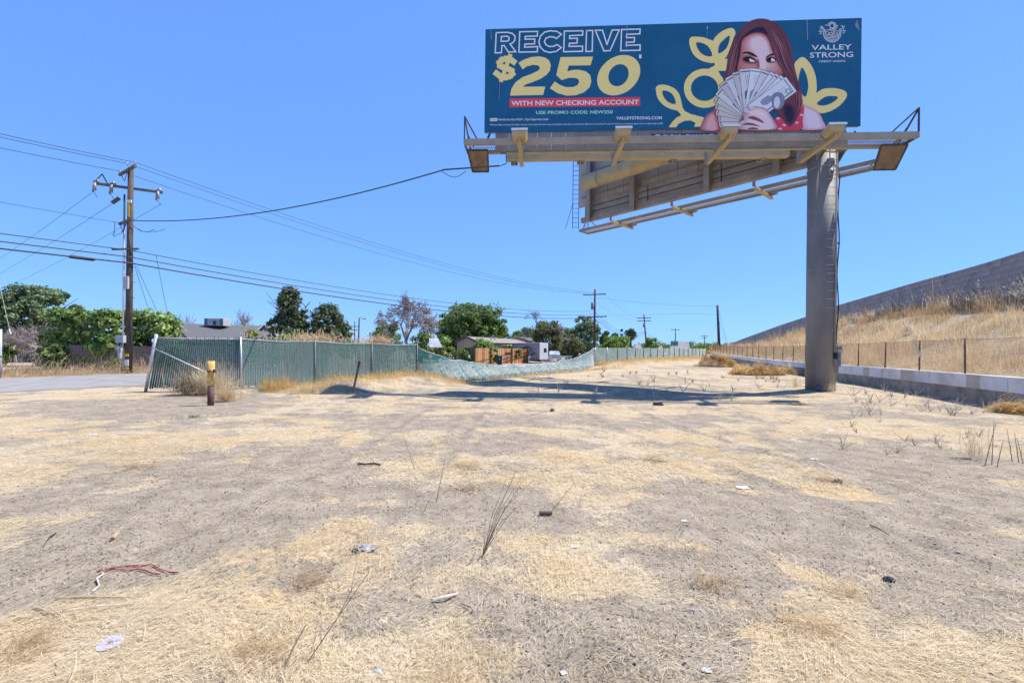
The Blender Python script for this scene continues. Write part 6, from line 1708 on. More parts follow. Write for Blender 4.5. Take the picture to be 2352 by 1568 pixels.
def trailer():
    c0 = P(1239, 789, 60.5); l0 = P(1166, 789, 68); r0 = P(1257.5, 789, 62.6)
    zt = c0.z; zb = P(1239, 826, 60.5).z
    ex = (l0-c0); ex.z = 0; Ls = ex.length; ex.normalize(); ey = (r0-c0); ey.z = 0; We = 2.5; ey.normalize()
    O = dropz(c0, 0)
    def q(u, v, z): return O+ex*u+ey*v+Vector((0, 0, z))
    t = thing('camper_trailer', 'grey and white camper trailer with dark swooping stripes parked behind the cedar fence', 'trailer', dropz(c0, -.34))
    def bx(name, u0, u1, v0, v1, z0, z1, m, bev=.05):
        mb = MB(); mb.v = [q(u0, v0, z0), q(u1, v0, z0), q(u1, v1, z0), q(u0, v1, z0), q(u0, v0, z1), q(u1, v0, z1), q(u1, v1, z1), q(u0, v1, z1)]
        mb.f = [(3, 2, 1, 0), (4, 5, 6, 7), (0, 1, 5, 4), (1, 2, 6, 5), (2, 3, 7, 6), (3, 0, 4, 7)]
        return mb.build(name, m, t, bevel=bev)
    bx('side_shell', .03, Ls, 0, We, zb, zt, M['rv_grey']); bx('end_cap', -.12, .03, -.03, We+.03, zb, zt+.04, M['rv_white'])
    bx('roof', -.1, Ls+.05, -.05, We+.05, zt+.04, zt+.14, M['rv_white'])
    bx('air_conditioner', 2.6, 3.9, .8, 1.7, zt+.14, zt+.42, M['fascia_dark'])
    bx('window', 3.0, 4.9, -.02, -.003, zt-1.0, zt-.55, M['glass_dark'], 0); bx('end_window', -.15, -.122, 1.2, 2.0, zt-1.15, zt-.6, M['glass_dark'], 0)
    # swoops
    def swoop(pts, w):
        mb = MB()
        for k in range(len(pts)-1):
            (a, b), (c, d) = pts[k], pts[k+1]; wa = w*math.sin(math.pi*(k+.15)/(len(pts)-.5)); wb = w*math.sin(math.pi*(k+1.15)/(len(pts)-.5))
            mb.poly([q(a, -.012, zt-b-wa), q(c, -.012, zt-d-wb), q(c, -.012, zt-d+wb), q(a, -.012, zt-b+wa)])
        return mb.build('stripe', M['rv_stripe'], t)
    swoop([(2.9-1.2*math.cos(s)+.2*s, 1.15-.75*math.sin(s)) for s in np.linspace(-.6, 2.6, 14)], .10)
    swoop([(2.6-.8*s, 1.9-.35*math.sin(s)-.15*s) for s in np.linspace(0, 2.3, 10)], .10)
    swoop([(3.3-.5*s, 1.2+.5*math.cos(s)) for s in np.linspace(0, 2.6, 10)], .07)
    for u in (3.3, 4.2):
        mb = MB(); mb.tube([q(u, .05, -.0), q(u, .3, -.0)], .36, 16); w = mb.build('wheel', M['black'], t); mb = MB(); mb.tube([q(u, .03, 0), q(u, .06, 0)], .2, 12); mb.build('rim', M['galv'], w)
    bx('skirt', -.1, 5.4, .35, We-.3, -.1, zb+.02, M['fascia_dark'], 0); mb = MB(); mb.bar(q(-.1, .6, zb), q(-.1, .6, -.34), .08); mb.bar(q(-.1, 2.0, zb), q(-.1, 2.0, -.34), .08); mb.build('jack', M['galv'], t)
    # pickup beyond it
    c = P(1275, 829, 68); c.z = -.34
    t = thing('parked_pickup', 'dark pickup truck half hidden behind the low wire fence', 'pickup', c)
    def box(nm, x0, x1, y0, y1, z0, z1, m, bev=.06): return MB().box(c+Vector(((x0+x1)/2, (y0+y1)/2, (z0+z1)/2)), (x1-x0, y1-y0, z1-z0)).build(nm, m, t, bevel=bev)
    box('body', -1.0, 1.0, 0, 5.2, .45, 1.02, M['bin'])
    mb = MB(); bt = [(-.92, .9, 1.02), (.92, .9, 1.02), (.92, 3.4, 1.02), (-.92, 3.4, 1.02)]; tp = [(-.75, 1.5, 1.72), (.75, 1.5, 1.72), (.75, 3.1, 1.72), (-.75, 3.1, 1.72)]
    mb.v = [c+Vector(p) for p in bt+tp]; mb.f = [(4, 5, 6, 7), (1, 2, 6, 5), (2, 3, 7, 6), (3, 0, 4, 7), (0, 1, 5, 4)]; mb.build('cab', M['bin'], t)
    mb = MB(); mb.poly([c+Vector(p) for p in ((-.82, .93, 1.08), (.82, .93, 1.08), (.70, 1.42, 1.64), (-.70, 1.42, 1.64))]); [setattr(v, 'y', v.y-.03) for v in mb.v]; mb.build('windscreen', M['lamp_glass'], t)
    for x in (-.85, .85):
        for y in (.9, 4.2): MB().tube([c+Vector((x-.1, y, .36)), c+Vector((x+.1, y, .36))], .36, 16).build('wheel', M['black'], t)
    box('bumper', -1.0, 1.0, -.08, 0, .45, .65, M['galv'], .02); box('headlight', -.95, -.6, -.02, .0, .75, .92, M['lamp_glass'], 0); box('headlight', .6, .95, -.02, .0, .75, .92, M['lamp_glass'], 0)
    # low wire fence
    a, b = P(1214, 819, 60), P(1312, 818, 66)
    t = thing('wire_fence', 'low grey wire yard fence in front of the trailer', 'fence', dropz(a, -.34))
    MB().tube([a, b], .035, 6).build('top_rail', M['galv'], t)
    for k in range(5): p = a.lerp(b, k/4); MB().tube([dropz(p, -.34), p], .04, 6).build('post', M['galv'], t)
    mb = MB(); L = (b-a).length; n = int(L/.16)
    for k in range(n):
        p = a.lerp(b, k/n); r = a.lerp(b, min(1, (k+6)/n)); z = a.lerp(b, max(0, (k-6)/n)); mb.tube([dropz(p, -.32), r], .006, 3, cap=False); mb.tube([dropz(p, -.32), z], .006, 3, cap=False)
    mb.build('wire_mesh', M['galv'], t, kind='stuff')
trailer()

def old_fences():
    for (x0, x1, yt0, yt1, D0, D1, wd, mk, lab, zb) in ((150, 352, 793, 792, 28.3, 29.5, .15, 'weathered', 'old weathered plank fence half swallowed by the green hedge', 0.0), (-30, 112, 797, 800, 38, 41, .14, 'weathered_grey', 'grey picket fence at the far left below the large tree', 0.0)):
        a, b = P(x0, yt0, D0), P(x1, yt1, D1)
        t = thing('plank_fence', lab, 'fence', dropz(a, zb)); d = b-a; n = int(d.length/wd); R = Matrix.Rotation(math.atan2(d.y, d.x), 3, 'Z')
        H = a.z-zb; m = MB(); m.box((0, 0, 0), (wd-.012, .022, H)); o = m.build('plank', M[mk], None, loc=(0, 0, 0)); me = o.data; bpy.data.objects.remove(o)
        for k in range(n):
            p = a.lerp(b, (k+.5)/n); o = link(bpy.data.objects.new('plank', me)); o.parent = t
            o.matrix_local = Matrix.Translation(dropz(p, zb+H/2+random.uniform(-.05, .04))-Vector(t.location)) @ (R @ Matrix.Rotation(random.uniform(-.03, .03), 3, 'Y')).to_4x4()
        m = MB(); m.bar(dropz(a, zb+.4)+Vector((0, .05, 0)), dropz(b, zb+.4)+Vector((0, .05, 0)), .05, .09); m.bar(dropz(a, zb+H-.3)+Vector((0, .05, 0)), dropz(b, zb+H-.3)+Vector((0, .05, 0)), .05, .09); m.build('rail', M[mk], t)
    # carport roof glimpsed between the shrubs, guy marker, steel post at the left edge
    a, b = P(40, 777, 44), P(112, 775, 44); t = thing('carport', 'low white edged carport roof under the large left tree', 'carport', dropz(a, 0))
    slab(MB(), (a, b, b+Vector((0, 4, .1)), a+Vector((0, 4, .1))), .15).build('roof', M['fascia'], t)
    for p in (a, b, a+Vector((0, 3.8, 0)), b+Vector((0, 3.8, 0))): MB().bar(dropz(p, 0), p-Vector((0, 0, .1)), .12).build('post', M['grey_wood'], t)
    slab(MB(), (dropz(a, 0)+Vector((0, 3, 0)), dropz(b, 0)+Vector((0, 3, 0)), b+Vector((0, 3, -.2)), a+Vector((0, 3, -.2))), .1).build('wall', M['galv_box'], t)
    g = G(40, 838, 0); up = P(-4, 640, g.y-.2)
    t = thing('guy_wire', 'slanting guy wire with a white plastic marker at the far left', 'guy wire', g)
    MB().tube([g, up+(up-g)*.4], .012, 5).build('strand', M['wire'], t); MB().tube([g+(up-g)*.03, g+(up-g)*.42], .045, 8).build('marker', M['white'], t, smooth=True)
    g = G(-2, 868, 0)
    t = thing('steel_post', 'grey steel gate post cut by the left edge of the picture', 'post', g)
    MB().tube([g-Vector((0, 0, .2)), dropz(g, P(0, 756, g.y).z)], .085, 12).build('shaft', M['galv_pale'], t, smooth=True); MB().tube([g+Vector((.0, -.0, 1.0)), g+Vector((0, 0, 1.06))], .105, 12).build('band', M['green_tube'], t)
    MB().tube([dropz(g, P(0, 756, g.y).z), dropz(g, P(0, 756, g.y).z+.02)], .09, 12).build('cap', M['galv'], t)
old_fences()

def signs():
    c = P(1549, 788.5, 118); t = thing('road_sign', 'green road sign with white lettering on a slim post beyond the far fence', 'sign', dropz(c, -.34))
    w = P(1558, 788, 118).x-P(1541.5, 788, 118).x; h = P(0, 783, 118).z-P(0, 794, 118).z
    bd = MB().box(c, (w, .06, h)).build('board', M['sign_green'], t)
    MB().box(c+Vector((0, .05, -h)), (.12, .06, h*1.2+1)).build('post', M['galv'], t)
    def scrib(y, x0, x1, n):
        for k in range(n):
            x = x0+(x1-x0)*(k+.5)/n
            MB().box(c+Vector((x*w, -.035, y*h)), (abs(x1-x0)*w/n*.55, .01, h*.17)).build('glyph', M['white'], bd)
    scrib(.24, -.40, .40, 6); scrib(-.24, .10, .40, 2)
    m = MB(); m.poly([c+Vector((-.42*w, -.036, -.24*h)), c+Vector((-.24*w, -.036, -.36*h)), c+Vector((-.24*w, -.036, -.12*h))]); m.poly([c+Vector((-.24*w, -.036, -.29*h)), c+Vector((-.05*w, -.036, -.29*h)), c+Vector((-.05*w, -.036, -.19*h)), c+Vector((-.24*w, -.036, -.19*h))]); m.build('arrow', M['white'], bd)
    c = P(1642, 796, 96); t = thing('warning_sign', 'orange diamond warning sign beside the bare wooden pole', 'sign', dropz(c, -.2))
    s = .66; m = MB(); m.v = [c+Vector(p) for p in ((-s, 0, 0), (0, 0, -s), (s, 0, 0), (0, 0, s), (-s, .04, 0), (0, .04, -s), (s, .04, 0), (0, .04, s))]; m.f = [(0, 1, 2, 3), (7, 6, 5, 4), (0, 4, 5, 1), (1, 5, 6, 2), (2, 6, 7, 3), (3, 7, 4, 0)]
    m.build('board', M['sign_orange'], t); MB().tube([dropz(c, -.2)+Vector((0, .06, 0)), c+Vector((0, .06, 0))], .05, 6).build('post', M['galv'], t)
M['sign_green'] = mat('sign_green', (0.004, 0.14, 0.10), None, rough=.5); M['sign_orange'] = mat('sign_orange', (0.75, 0.22, 0.01), None, rough=.6)
signs()

# ------------------------------------------------------------------ tall dry growth
def tuft(name, label, cat, c, n, h, spread, m='straw_tan', w=.006, group=None, lean=.35, kind=None, az0=None):
    az = RNG.uniform(0, 6.28, n) if az0 is None else RNG.normal(az0, .8, n)
    r = np.abs(RNG.normal(0, .45, n))
    p = np.column_stack((c[0]+np.cos(RNG.uniform(0, 6.28, n))*r*spread, c[1]+np.sin(RNG.uniform(0, 6.28, n))*r*spread*.7, np.zeros(n)))
    p[:, 2] = height(p[:, 0], p[:, 1])
    v, f = blades(p, h*np.clip(RNG.lognormal(-.1, .35, n), .2, 1.8), w*RNG.uniform(.6, 1.3, n), az, np.clip(RNG.normal(1.57-lean, .3, n), .1, 1.55), bend=.55)
    o = mesh_np(name, v, f, M[m], None, rnd=np.repeat(np.clip(RNG.normal(.5, .25, n), 0, 1), 4), loc=(c[0], c[1], hz(c[0], c[1])))
    return tag(o, label, cat, group, kind)
def verge():
    # reeds standing behind the slatted fence, weeds along the road edge
    vs = []; fs = []; rs = []; off = 0
    def add(x, y, z, L, w, lift, az, r):
        nonlocal off
        v, f = blades(np.column_stack((x, y, z)), L, w, az, lift, bend=.5); vs.append(v); fs.append(f+off); rs.append(np.repeat(np.clip(r, 0, 1), 4)); off += len(v)
    n = 6000; al = RNG.uniform(1.0, 8.6, n); of = RNG.uniform(1.0, 2.6, n)
    x = P2[0]+al*FD[0]+of*FN[0]; y = P2[1]+al*FD[1]+of*FN[1]
    dens = sst(.35, .6, fbm(al/1.3, of*0, 3))*sst(2.5, 5, al)
    k = RNG.random(n) < dens*.9+.06; x, y = x[k], y[k]; m = len(x)
    L = RNG.normal(2.12, .16, m)*(.88+.24*fbm(x/.9, y/.9, 2))
    add(x, y, height(x, y), L, np.full(m, .006), np.clip(RNG.normal(1.45, .08, m), 1, 1.56), RNG.uniform(0, 6.28, m), RNG.normal(.5, .2, m))
    for q in range(3):
        add(x+RNG.normal(0, .05, m), y+RNG.normal(0, .05, m), height(x, y)+L*RNG.uniform(.75, .92, m), RNG.uniform(.2, .42, m), np.full(m, .017), RNG.normal(.9, .5, m), RNG.uniform(0, 6.28, m), RNG.normal(.7, .2, m))
    tag(mesh_np('dry_reeds', np.concatenate(vs), np.concatenate(fs), M['straw_tan'], rnd=np.concatenate(rs)), 'row of tall dry reed plumes rising behind the slatted fence', kind='stuff')
    vs.clear(); fs.clear(); rs.clear(); off = 0
    n = 30000; al = RNG.uniform(-18, 9, n); of = RNG.uniform(13.8, 17.0, n)
    x = P2[0]+al*FD[0]+of*FN[0]; y = P2[1]+al*FD[1]+of*FN[1]
    k = RNG.random(n) < sst(.3, .6, fbm(x/.9, y/.9, 3))+.1; x, y = x[k], y[k]; m = len(x)
    add(x, y, height(x, y), RNG.lognormal(-.65, .5, m)*(.5+.42*(of[k]-13.5)/2), np.full(m, .010), np.clip(RNG.normal(.85, .4, m), .1, 1.5), RNG.normal(.4, 1.2, m), RNG.normal(.6, .25, m))
    tag(mesh_np('roadside_weeds', np.concatenate(vs), np.concatenate(fs), M['straw_tan'], rnd=np.concatenate(rs)), 'tangled dry weeds along the far road edge', kind='stuff')
    vs.clear(); fs.clear(); rs.clear(); off = 0
    # golden fringe along the foot of the slatted fence and on the berm
    n = 80000; al = np.concatenate((RNG.uniform(.5, 12, n//3), RNG.uniform(12, 75, n-n//3))); of = np.where(RNG.random(n) < .5, RNG.normal(-.35, .25, n), RNG.normal(-2.0, .9, n))
    x = P2[0]+al*FD[0]+of*FN[0]; y = P2[1]+al*FD[1]+of*FN[1]
    k = (RNG.random(n) < sst(.33, .55, fbm(x/.9+3, y/.9, 3))+.08) & (of < -.05) & ~((al > 11) & (al < 33) & (of > -1.9)); x, y = x[k], y[k]; m = len(x); D = np.clip(y/18, 1, 4)
    add(x, y, height(x, y), RNG.lognormal(-1.35, .4, m)*(1+.5*(of[k] > -.8)), .0045*D, np.clip(RNG.normal(1.0, .4, m), .1, 1.5), RNG.uniform(0, 6.28, m), RNG.normal(.5, .25, m))
    tag(mesh_np('golden_grass', np.concatenate(vs), np.concatenate(fs), M['straw_gold'], rnd=np.concatenate(rs)), 'golden dry grass on the berm and along the fence foot', kind='stuff')
verge()
q = G(438, 912)
tuft('dry_bush', 'big tangle of dry tan grass at the foot of the leaning fence corner', 'dry grass', (q.x+.1, q.y+.75), 3400, .95, 1.15, 'straw', .0032, lean=.55)
q = G(500, 925); tuft('dry_bush', 'small dry grass tuft wrapped round the yellow bollard', 'dry grass', (q.x+.1, q.y+.25), 900, .5, .6, w=.003, lean=.55)
q = G(395, 915); tuft('dry_bush', 'dark leafy weed tangle left of the big dry bush', 'dry grass', (q.x-.2, q.y+.9), 700, .8, .6, 'twig_dark', .004, lean=.5)
q = G(1905, 905); tuft('dry_tuft', 'dry grass tuft at the right foot of the billboard pole', 'dry grass', (q.x, q.y), 260, .4, .5, 'straw', .004, lean=.4)
q = G(1840, 893); tuft('dry_tuft', 'dry grass tuft at the left foot of the billboard pole', 'dry grass', (q.x, q.y+.4), 260, .5, .5, 'straw', .004, lean=.4)
def heap(label, x0, x1, yb, D, h, n, m='straw_gold'):
    a = G(x0, yb); b = G(x1, yb); c = (a+b)/2; rx = abs(b.x-a.x)/2; ry = rx*.6
    th = RNG.uniform(0, 6.28, n); r = RNG.random(n)**.5
    x = c.x+rx*r*np.cos(th); y = c.y+ry+ry*r*np.sin(th)
    z = height(x, y)+h*(1-r**2)*(3.2*np.clip(fbm(x*1.3, y*1.3, 4)-.25, 0, 1))*RNG.uniform(.4, 1, n)
    lumps = fbm(x*.9+8, y*.9, 3)
    z = z*(.75+.5*lumps)
    v, f = blades(np.column_stack((x, y, z)), RNG.lognormal(-.75, .4, n), .010*np.clip(y/25, .5, 2)*RNG.uniform(.6, 1.4, n), (fbm(x/.8, y/.8, 3)-.5)*10+RNG.normal(0, .5, n), RNG.normal(.12, .4, n), bend=.5)
    return tag(mesh_np('straw_heap', v, f, M[m], None, rnd=np.repeat(np.clip(RNG.normal(.42, .25, n)+.5*(lumps-.5), 0, 1), 4), loc=(c.x, c.y+ry, hz(c.x, c.y))), label, 'straw heap', 'raked heaps of dry straw')
heap('large raked heap of golden straw on the lot left of the billboard pole', 1696, 1812, 862, 29, 1.15, 7000)
heap('low straggly heap of mixed straw and debris between the large heap and the pole', 1778, 1846, 858, 30, .5, 3000, 'straw_tan')
heap('farther straw heap below the bare wooden pole', 1616, 1712, 843, 44, 1.3, 6000)
heap('small straw heap cut by the right edge below the parapet', 2296, 2375, 950, 14, .30, 2600)

def clumps():
    spots = ((38, 1510, .28), (575, 1500, .34), (1075, 1120, .45), (1060, 1075, .5), (1960, 1370, .4), (1880, 1440, .36), (1830, 930, .9), (1900, 1100, .35), (1500, 1060, .4), (700, 1330, .3), (1640, 1330, .35), (330, 1075, .45))
    vs = []; fs = []; rs = []; off = 0
    for x, y, s in spots:
        s *= .55; c = G(x, y); n = 170
        X = c.x+RNG.normal(0, s*.5, n); Y = c.y+RNG.normal(0, s*.4, n); R = np.hypot(X-c.x, Y-c.y)/s
        Z = height(X, Y)+.05*np.exp(-R*R*2)*RNG.random(n)+.004
        v, f = blades(np.column_stack((X, Y, Z)), .09*np.clip(RNG.lognormal(0, .4, n), .3, 2.4)*(1+c.y/14), .0013*(1+c.y/5)*RNG.uniform(.6, 1.3, n), RNG.normal(x*.7, .8, n), np.abs(RNG.normal(.15, .2, n)))
        vs.append(v); fs.append(f+off); rs.append(np.repeat(np.clip(RNG.normal(.45, .22, n), 0, 1), 4)); off += len(v)
    tag(mesh_np('matted_grass', np.concatenate(vs), np.concatenate(fs), M['straw_tan'], rnd=np.concatenate(rs)), 'matted golden grass tufts lying on the straw', kind='stuff')
clumps()
def stalk(label, pts_px, r=.004, m='stalk', name='dry_stalk', side=(), cat='weed', group=None):
    """one dead stem: foot on the ground at the first place, the rest rising from it"""
    b = G(*pts_px[0]); b.z = hz(b.x, b.y)
    pts = [b]+[P(x, y, b.y+.05*k) for k, (x, y) in enumerate(pts_px[1:], 1)]
    mb = MB(); mb.tube(pts, [r*(1-.6*k/(len(pts)-1)) for k in range(len(pts))], 5)
    for (i, f, dx, dy) in side:
        p = pts[i].lerp(pts[i+1], f); mb.tube([p, p+Vector((dx*.5, .02, dy*.6)), p+Vector((dx, .05, dy))], [r*.5, r*.4, r*.2], 4)
    return tag(mb.build(name, M[m], None, loc=b), label, cat, group)
def big_weed():
    b = G(1108, 1274); b.z = hz(b.x, b.y)
    t = thing('dead_weed', 'tall branching dead weed leaning right in the middle of the lot', 'weed', b)
    for k, (x, y, mx, my) in enumerate(((1212, 1086, 1150, 1185), (1200, 1092, 1150, 1170), (1185, 1080, 1142, 1180), (1178, 1100, 1135, 1185), (1240, 1110, 1170, 1180), (1165, 1095, 1128, 1190), (1228, 1100, 1160, 1165), (1120, 1150, 1112, 1220), (1205, 1150, 1150, 1200))):
        j = P(mx, my, b.y+.1*math.sin(k)); e = P(x, y, b.y+.2*math.sin(k*2.1))
        MB().tube([b, b.lerp(j, .5)+Vector((.01*math.sin(k*3), 0, 0)), j, e], [.004, .0032, .0024, .0012], 5).build('stem', M['stalk'], t)
big_weed()
stalk('thin dark stalk leaning left above the middle of the lot', [(953, 1080), (940, 1040), (925, 994)], .006)
stalk('short brown stalk with pale foot right of the thin leaning stalk', [(1002, 1150), (1012, 1105), (1022, 1056)], .006, side=((0, .1, -.08, .05),))
stalk('upright stub of weed left of the tall dead weed', [(935, 1160), (935, 1140), (934, 1118)], .005)
stalk('faint thin stem between the stub and the leaning stalk', [(966, 1128), (965, 1100), (964, 1078)], .003, 'stalk_pale')
stalk('bent brown stem reaching up from a small fork', [(970, 1180), (985, 1150), (1003, 1125)], .004, side=((0, .05, -.05, .09),))
stalk('slanting bare stem right of the tall dead weed', [(1268, 1168), (1295, 1138), (1320, 1108)], .005)
stalk('two thin upright stems right of the slanting stem', [(1330, 1160), (1336, 1130), (1342, 1108)], .003, side=((0, 0, -.12, .22),))
stalk('long curved dead stem at the lower left of the lot', [(703, 1520), (760, 1440), (848, 1312)], .0042, side=((1, .2, .12, .22), (0, .6, -.02, .28), (1, .5, .02, .2)))
stalk('thick reddish twig standing at the bottom left', [(653, 1535), (672, 1490), (703, 1433)], .008)
stalk('slim grey stem beside the reddish twig', [(712, 1505), (722, 1470), (730, 1420)], .003)
for k, (x, y, dx, dy) in enumerate(((2262, 1068, 25, -95), (2278, 1066, 5, -100), (2290, 1072, 14, -60), (2325, 1060, -12, -75), (2340, 1062, -10, -68), (2350, 1065, -14, -60))):
    stalk(('leftmost', 'second from left', 'third from left', 'fourth from left', 'fifth from left', 'rightmost')[k]+' of the dark upright weed stems at the right edge', [(x, y), (x+dx*.5, y+dy*.5), (x+dx, y+dy)], .007, side=((0, .7, .06, .1),), group='weed stems in the right edge clump')
q = G(2262, 1060); tuft('dry_tuft', 'pale wispy grass tuft among dark stems at the right edge', 'dry grass', (q.x, q.y+.2), 160, .45, .3, 'straw', .003, lean=.3)
def weed_clusters():
    # short dead stems: in the shadow of the sign, along the parapet, round the pole
    specs = [('dead weed stub standing in the shadow of the billboard', 'weed stubs in the billboard shadow', 34, (1180, 1800), (872, 925), (.25, .6), 'stalk_pale'),
             ('dead weed stub in the dry strip beneath the parapet', 'weed stubs beneath the parapet', 36, (1950, 2260), (888, 960), (.25, .65), 'stalk_pale'),
             ('brown weed stub on the open dirt right of the pole', 'weed stubs right of the pole', 16, (1900, 2250), (940, 1045), (.14, .34), 'stalk'),
             ('sparse weed stub on the far side of the lot', 'weed stubs on the far side of the lot', 26, (1350, 1800), (852, 880), (.18, .45), 'stalk')]
    for lab, grp, n, xr, yr, hr, mm in specs:
        for k in range(n):
            b = G(random.uniform(*xr), random.uniform(*yr)); b.z = hz(b.x, b.y)
            if par_off(b.x, b.y) < .5: continue
            mb = MB(); h = random.uniform(*hr)
            for j in range(random.randint(3, 7)):
                az = random.uniform(0, 6.28); tl = random.uniform(.1, 1.0)
                d = Vector((math.cos(az)*math.sin(tl), math.sin(az)*math.sin(tl), math.cos(tl)))
                L = h*random.uniform(.5, 1.1); mid = b+d*L*.5+Vector((random.uniform(-.02, .02),)*3)
                mb.tube([b, mid, b+d*L+Vector((0, 0, -.05*L))], [.009*b.y/16, .007*b.y/16, .003*b.y/16], 4)
                if random.random() < .5: mb.tube([mid, mid+Vector((random.uniform(-.1, .1), 0, random.uniform(.02, .12)))], [.004*b.y/16, .002*b.y/16], 3)
            tag(mb.build('weed_stub', M[mm], None, loc=b), lab, 'weed', grp)
weed_clusters()
def feather_weeds():
    for k in range(86):
        p, t = emb_sample(1, .86, 1.0, .85); p = p[0]
        if k > 60: p = emb_sample(1, .45, .95, .7)[0][0]
        if p[0]/p[1] > 1.25 or p[1] < 12: continue
        h = random.uniform(1.0, 2.1)*(1 if k < 61 else .6); n = 90
        L = h*RNG.uniform(.4, 1.05, n); az = RNG.normal(2.6, .9, n); lf = np.clip(RNG.normal(1.15, .28, n), .3, 1.55)
        P0 = np.tile(p, (n, 1))+RNG.normal(0, .12, (n, 3))*np.array((1, 1, 0))
        v1, f1 = blades(P0, L, np.full(n, .007), az, lf, bend=.45)
        tip = v1.reshape(-1, 4, 3)[:, 2]; midp = v1.reshape(-1, 4, 3)[:, 1]
        fr = RNG.random((n*4, 1)); src = np.repeat(tip, 4, 0)*fr+np.repeat(midp, 4, 0)*(1-fr)
        v2, f2 = blades(src, RNG.uniform(.06, .2, n*4), np.full(n*4, .012), RNG.uniform(0, 6.28, n*4), RNG.normal(.6, .5, n*4))
        o = mesh_np('feather_weed', np.concatenate((v1, v2)), np.concatenate((f1, f2+len(v1))), M['seed'], None, rnd=np.repeat(np.clip(RNG.normal(.55, .25, n*5), 0, 1), 4), loc=p)
        tag(o, 'pale feathery dry weed growing on the embankment below the block wall', 'weed', 'feathery weeds below the block wall')
feather_weeds()

# ------------------------------------------------------------------ bollard, posts, litter
def bollard():
    b = G(484, 931); b.z = hz(b.x, b.y); top = P(485, 829, b.y)
    t = thing('bollard', 'short steel bollard painted peeling yellow above and brown below', 'bollard', b)
    H = top.z-b.z
    MB().tube([b-Vector((0, 0, .2)), b+Vector((.0, 0, H*.45))], .082, 20).build('lower_shaft', M['bollard_brown'], t, smooth=True)
    MB().tube([b+Vector((0, 0, H*.45)), b+Vector((0, 0, H))], .088, 20).build('upper_shaft', M['bollard_yellow'], t, smooth=True)
    MB().tube([b+Vector((0, 0, H*.75)), b+Vector((0, 0, H*.78))], .094, 20).build('weld_band', M['rust'], t, smooth=True)
    MB().box(b+Vector((.11, -.02, H*.78)), (.07, .05, .10)).build('hasp', M['rust'], t, bevel=.01); MB().box(b+Vector((.03, -.095, H*.775)), (.05, .03, .06)).build('hasp', M['rust'], t, bevel=.008)
    b = G(810, 910); b.z = hz(b.x, b.y); top = P(826, 829, b.y)
    t = thing('leaning_post', 'thin rusty steel post with dark red top leaning right before the slatted fence', 'post', b)
    mid = b.lerp(top, .82)
    MB().bar(b-(top-b)*.1, mid, .075, .05).build('shaft', M['rust'], t); MB().bar(mid, top, .08, .055).build('red_top', M['oxide'], t)
M['bollard_yellow'] = mat('peeling_yellow', (0.50, 0.29, 0.05), (0.66, 0.50, 0.24), 9, .7, .2, 25, lo=.42, hi=.58)
M['bollard_brown'] = mat('bollard_brown', (0.075, 0.035, 0.035), (0.13, 0.07, 0.06), 7, .7); M['oxide'] = mat('red_oxide', (0.10, 0.018, 0.015), (0.16, 0.03, 0.025), 9, .7)
bollard()
M['paper'] = mat('paper', (0.62, 0.61, 0.59), (0.74, 0.73, 0.71), 8, .8); M['disc'] = mat('disc', (0.36, 0.36, 0.62), (0.46, 0.46, 0.72), 6, .25, spec=.6)
M['cap_grey'] = mat('cap_grey', (0.26, 0.25, 0.25), (0.36, 0.35, 0.34), 12, .8); M['cord'] = mat('red_cord', (0.22, 0.02, 0.035), (0.32, 0.05, 0.06), 30, .8); M['blue_plastic'] = mat('blue_plastic', (0.30, 0.48, 0.62), None, rough=.5)
M['clod'] = mat('clod', (0.07, 0.06, 0.05), (0.16, 0.13, 0.11), 12, .95, .6, 30); M['teal_rag'] = mat('teal_rag', (0.06, 0.10, 0.11), (0.15, 0.21, 0.22), 8, .9)
M['black_rag'] = mat('black_rag', (0.015, 0.016, 0.019), (0.04, 0.04, 0.045), 10, .8)
def gp(x, y): b = G(x, y); b.z = hz(b.x, b.y); return b
def crumple(name, label, cat, x, y, sx, sy, h, m, seed=0, n=9, group=None):
    c = gp(x, y); rg = random.Random(seed+int(x)); mb = MB()
    for i in range(n+1):
        for j in range(n+1):
            u = i/n-.5; v = j/n-.5; e = 1-.5*rg.random()*(max(abs(u), abs(v)) > .45)
            mb.v.append(c+Vector((u*sx*e, v*sy*e, .003+.6*h*rg.random()*(1-1.6*max(abs(u), abs(v))**2))))
    for i in range(n):
        for j in range(n): k = i*(n+1)+j; mb.f.append((k, k+n+1, k+n+2, k+1))
    return tag(mb.build(name, M[m], None, loc=c), label, cat, group)
def lump(name, label, cat, x, y, r, m, seed, sq=(1, 1, .7), group=None):
    c = gp(x, y); rg = np.random.default_rng(seed); v = []; f = []
    N, K = 7, 10
    mb = MB()
    for i in range(N+1):
        for j in range(K):
            th = math.pi*i/N; ph = 2*math.pi*j/K; rr = r*(.75+.5*rg.random())
            mb.v.append(c+Vector((rr*math.sin(th)*math.cos(ph)*sq[0], rr*math.sin(th)*math.sin(ph)*sq[1], r*.45*sq[2]+rr*math.cos(th)*sq[2])))
    for i in range(N):
        for j in range(K): a = i*K+j; b = i*K+(j+1) % K; mb.f.append((a, a+K, b+K, b))
    return tag(mb.build(name, M[m], None, loc=c), label, cat, group)
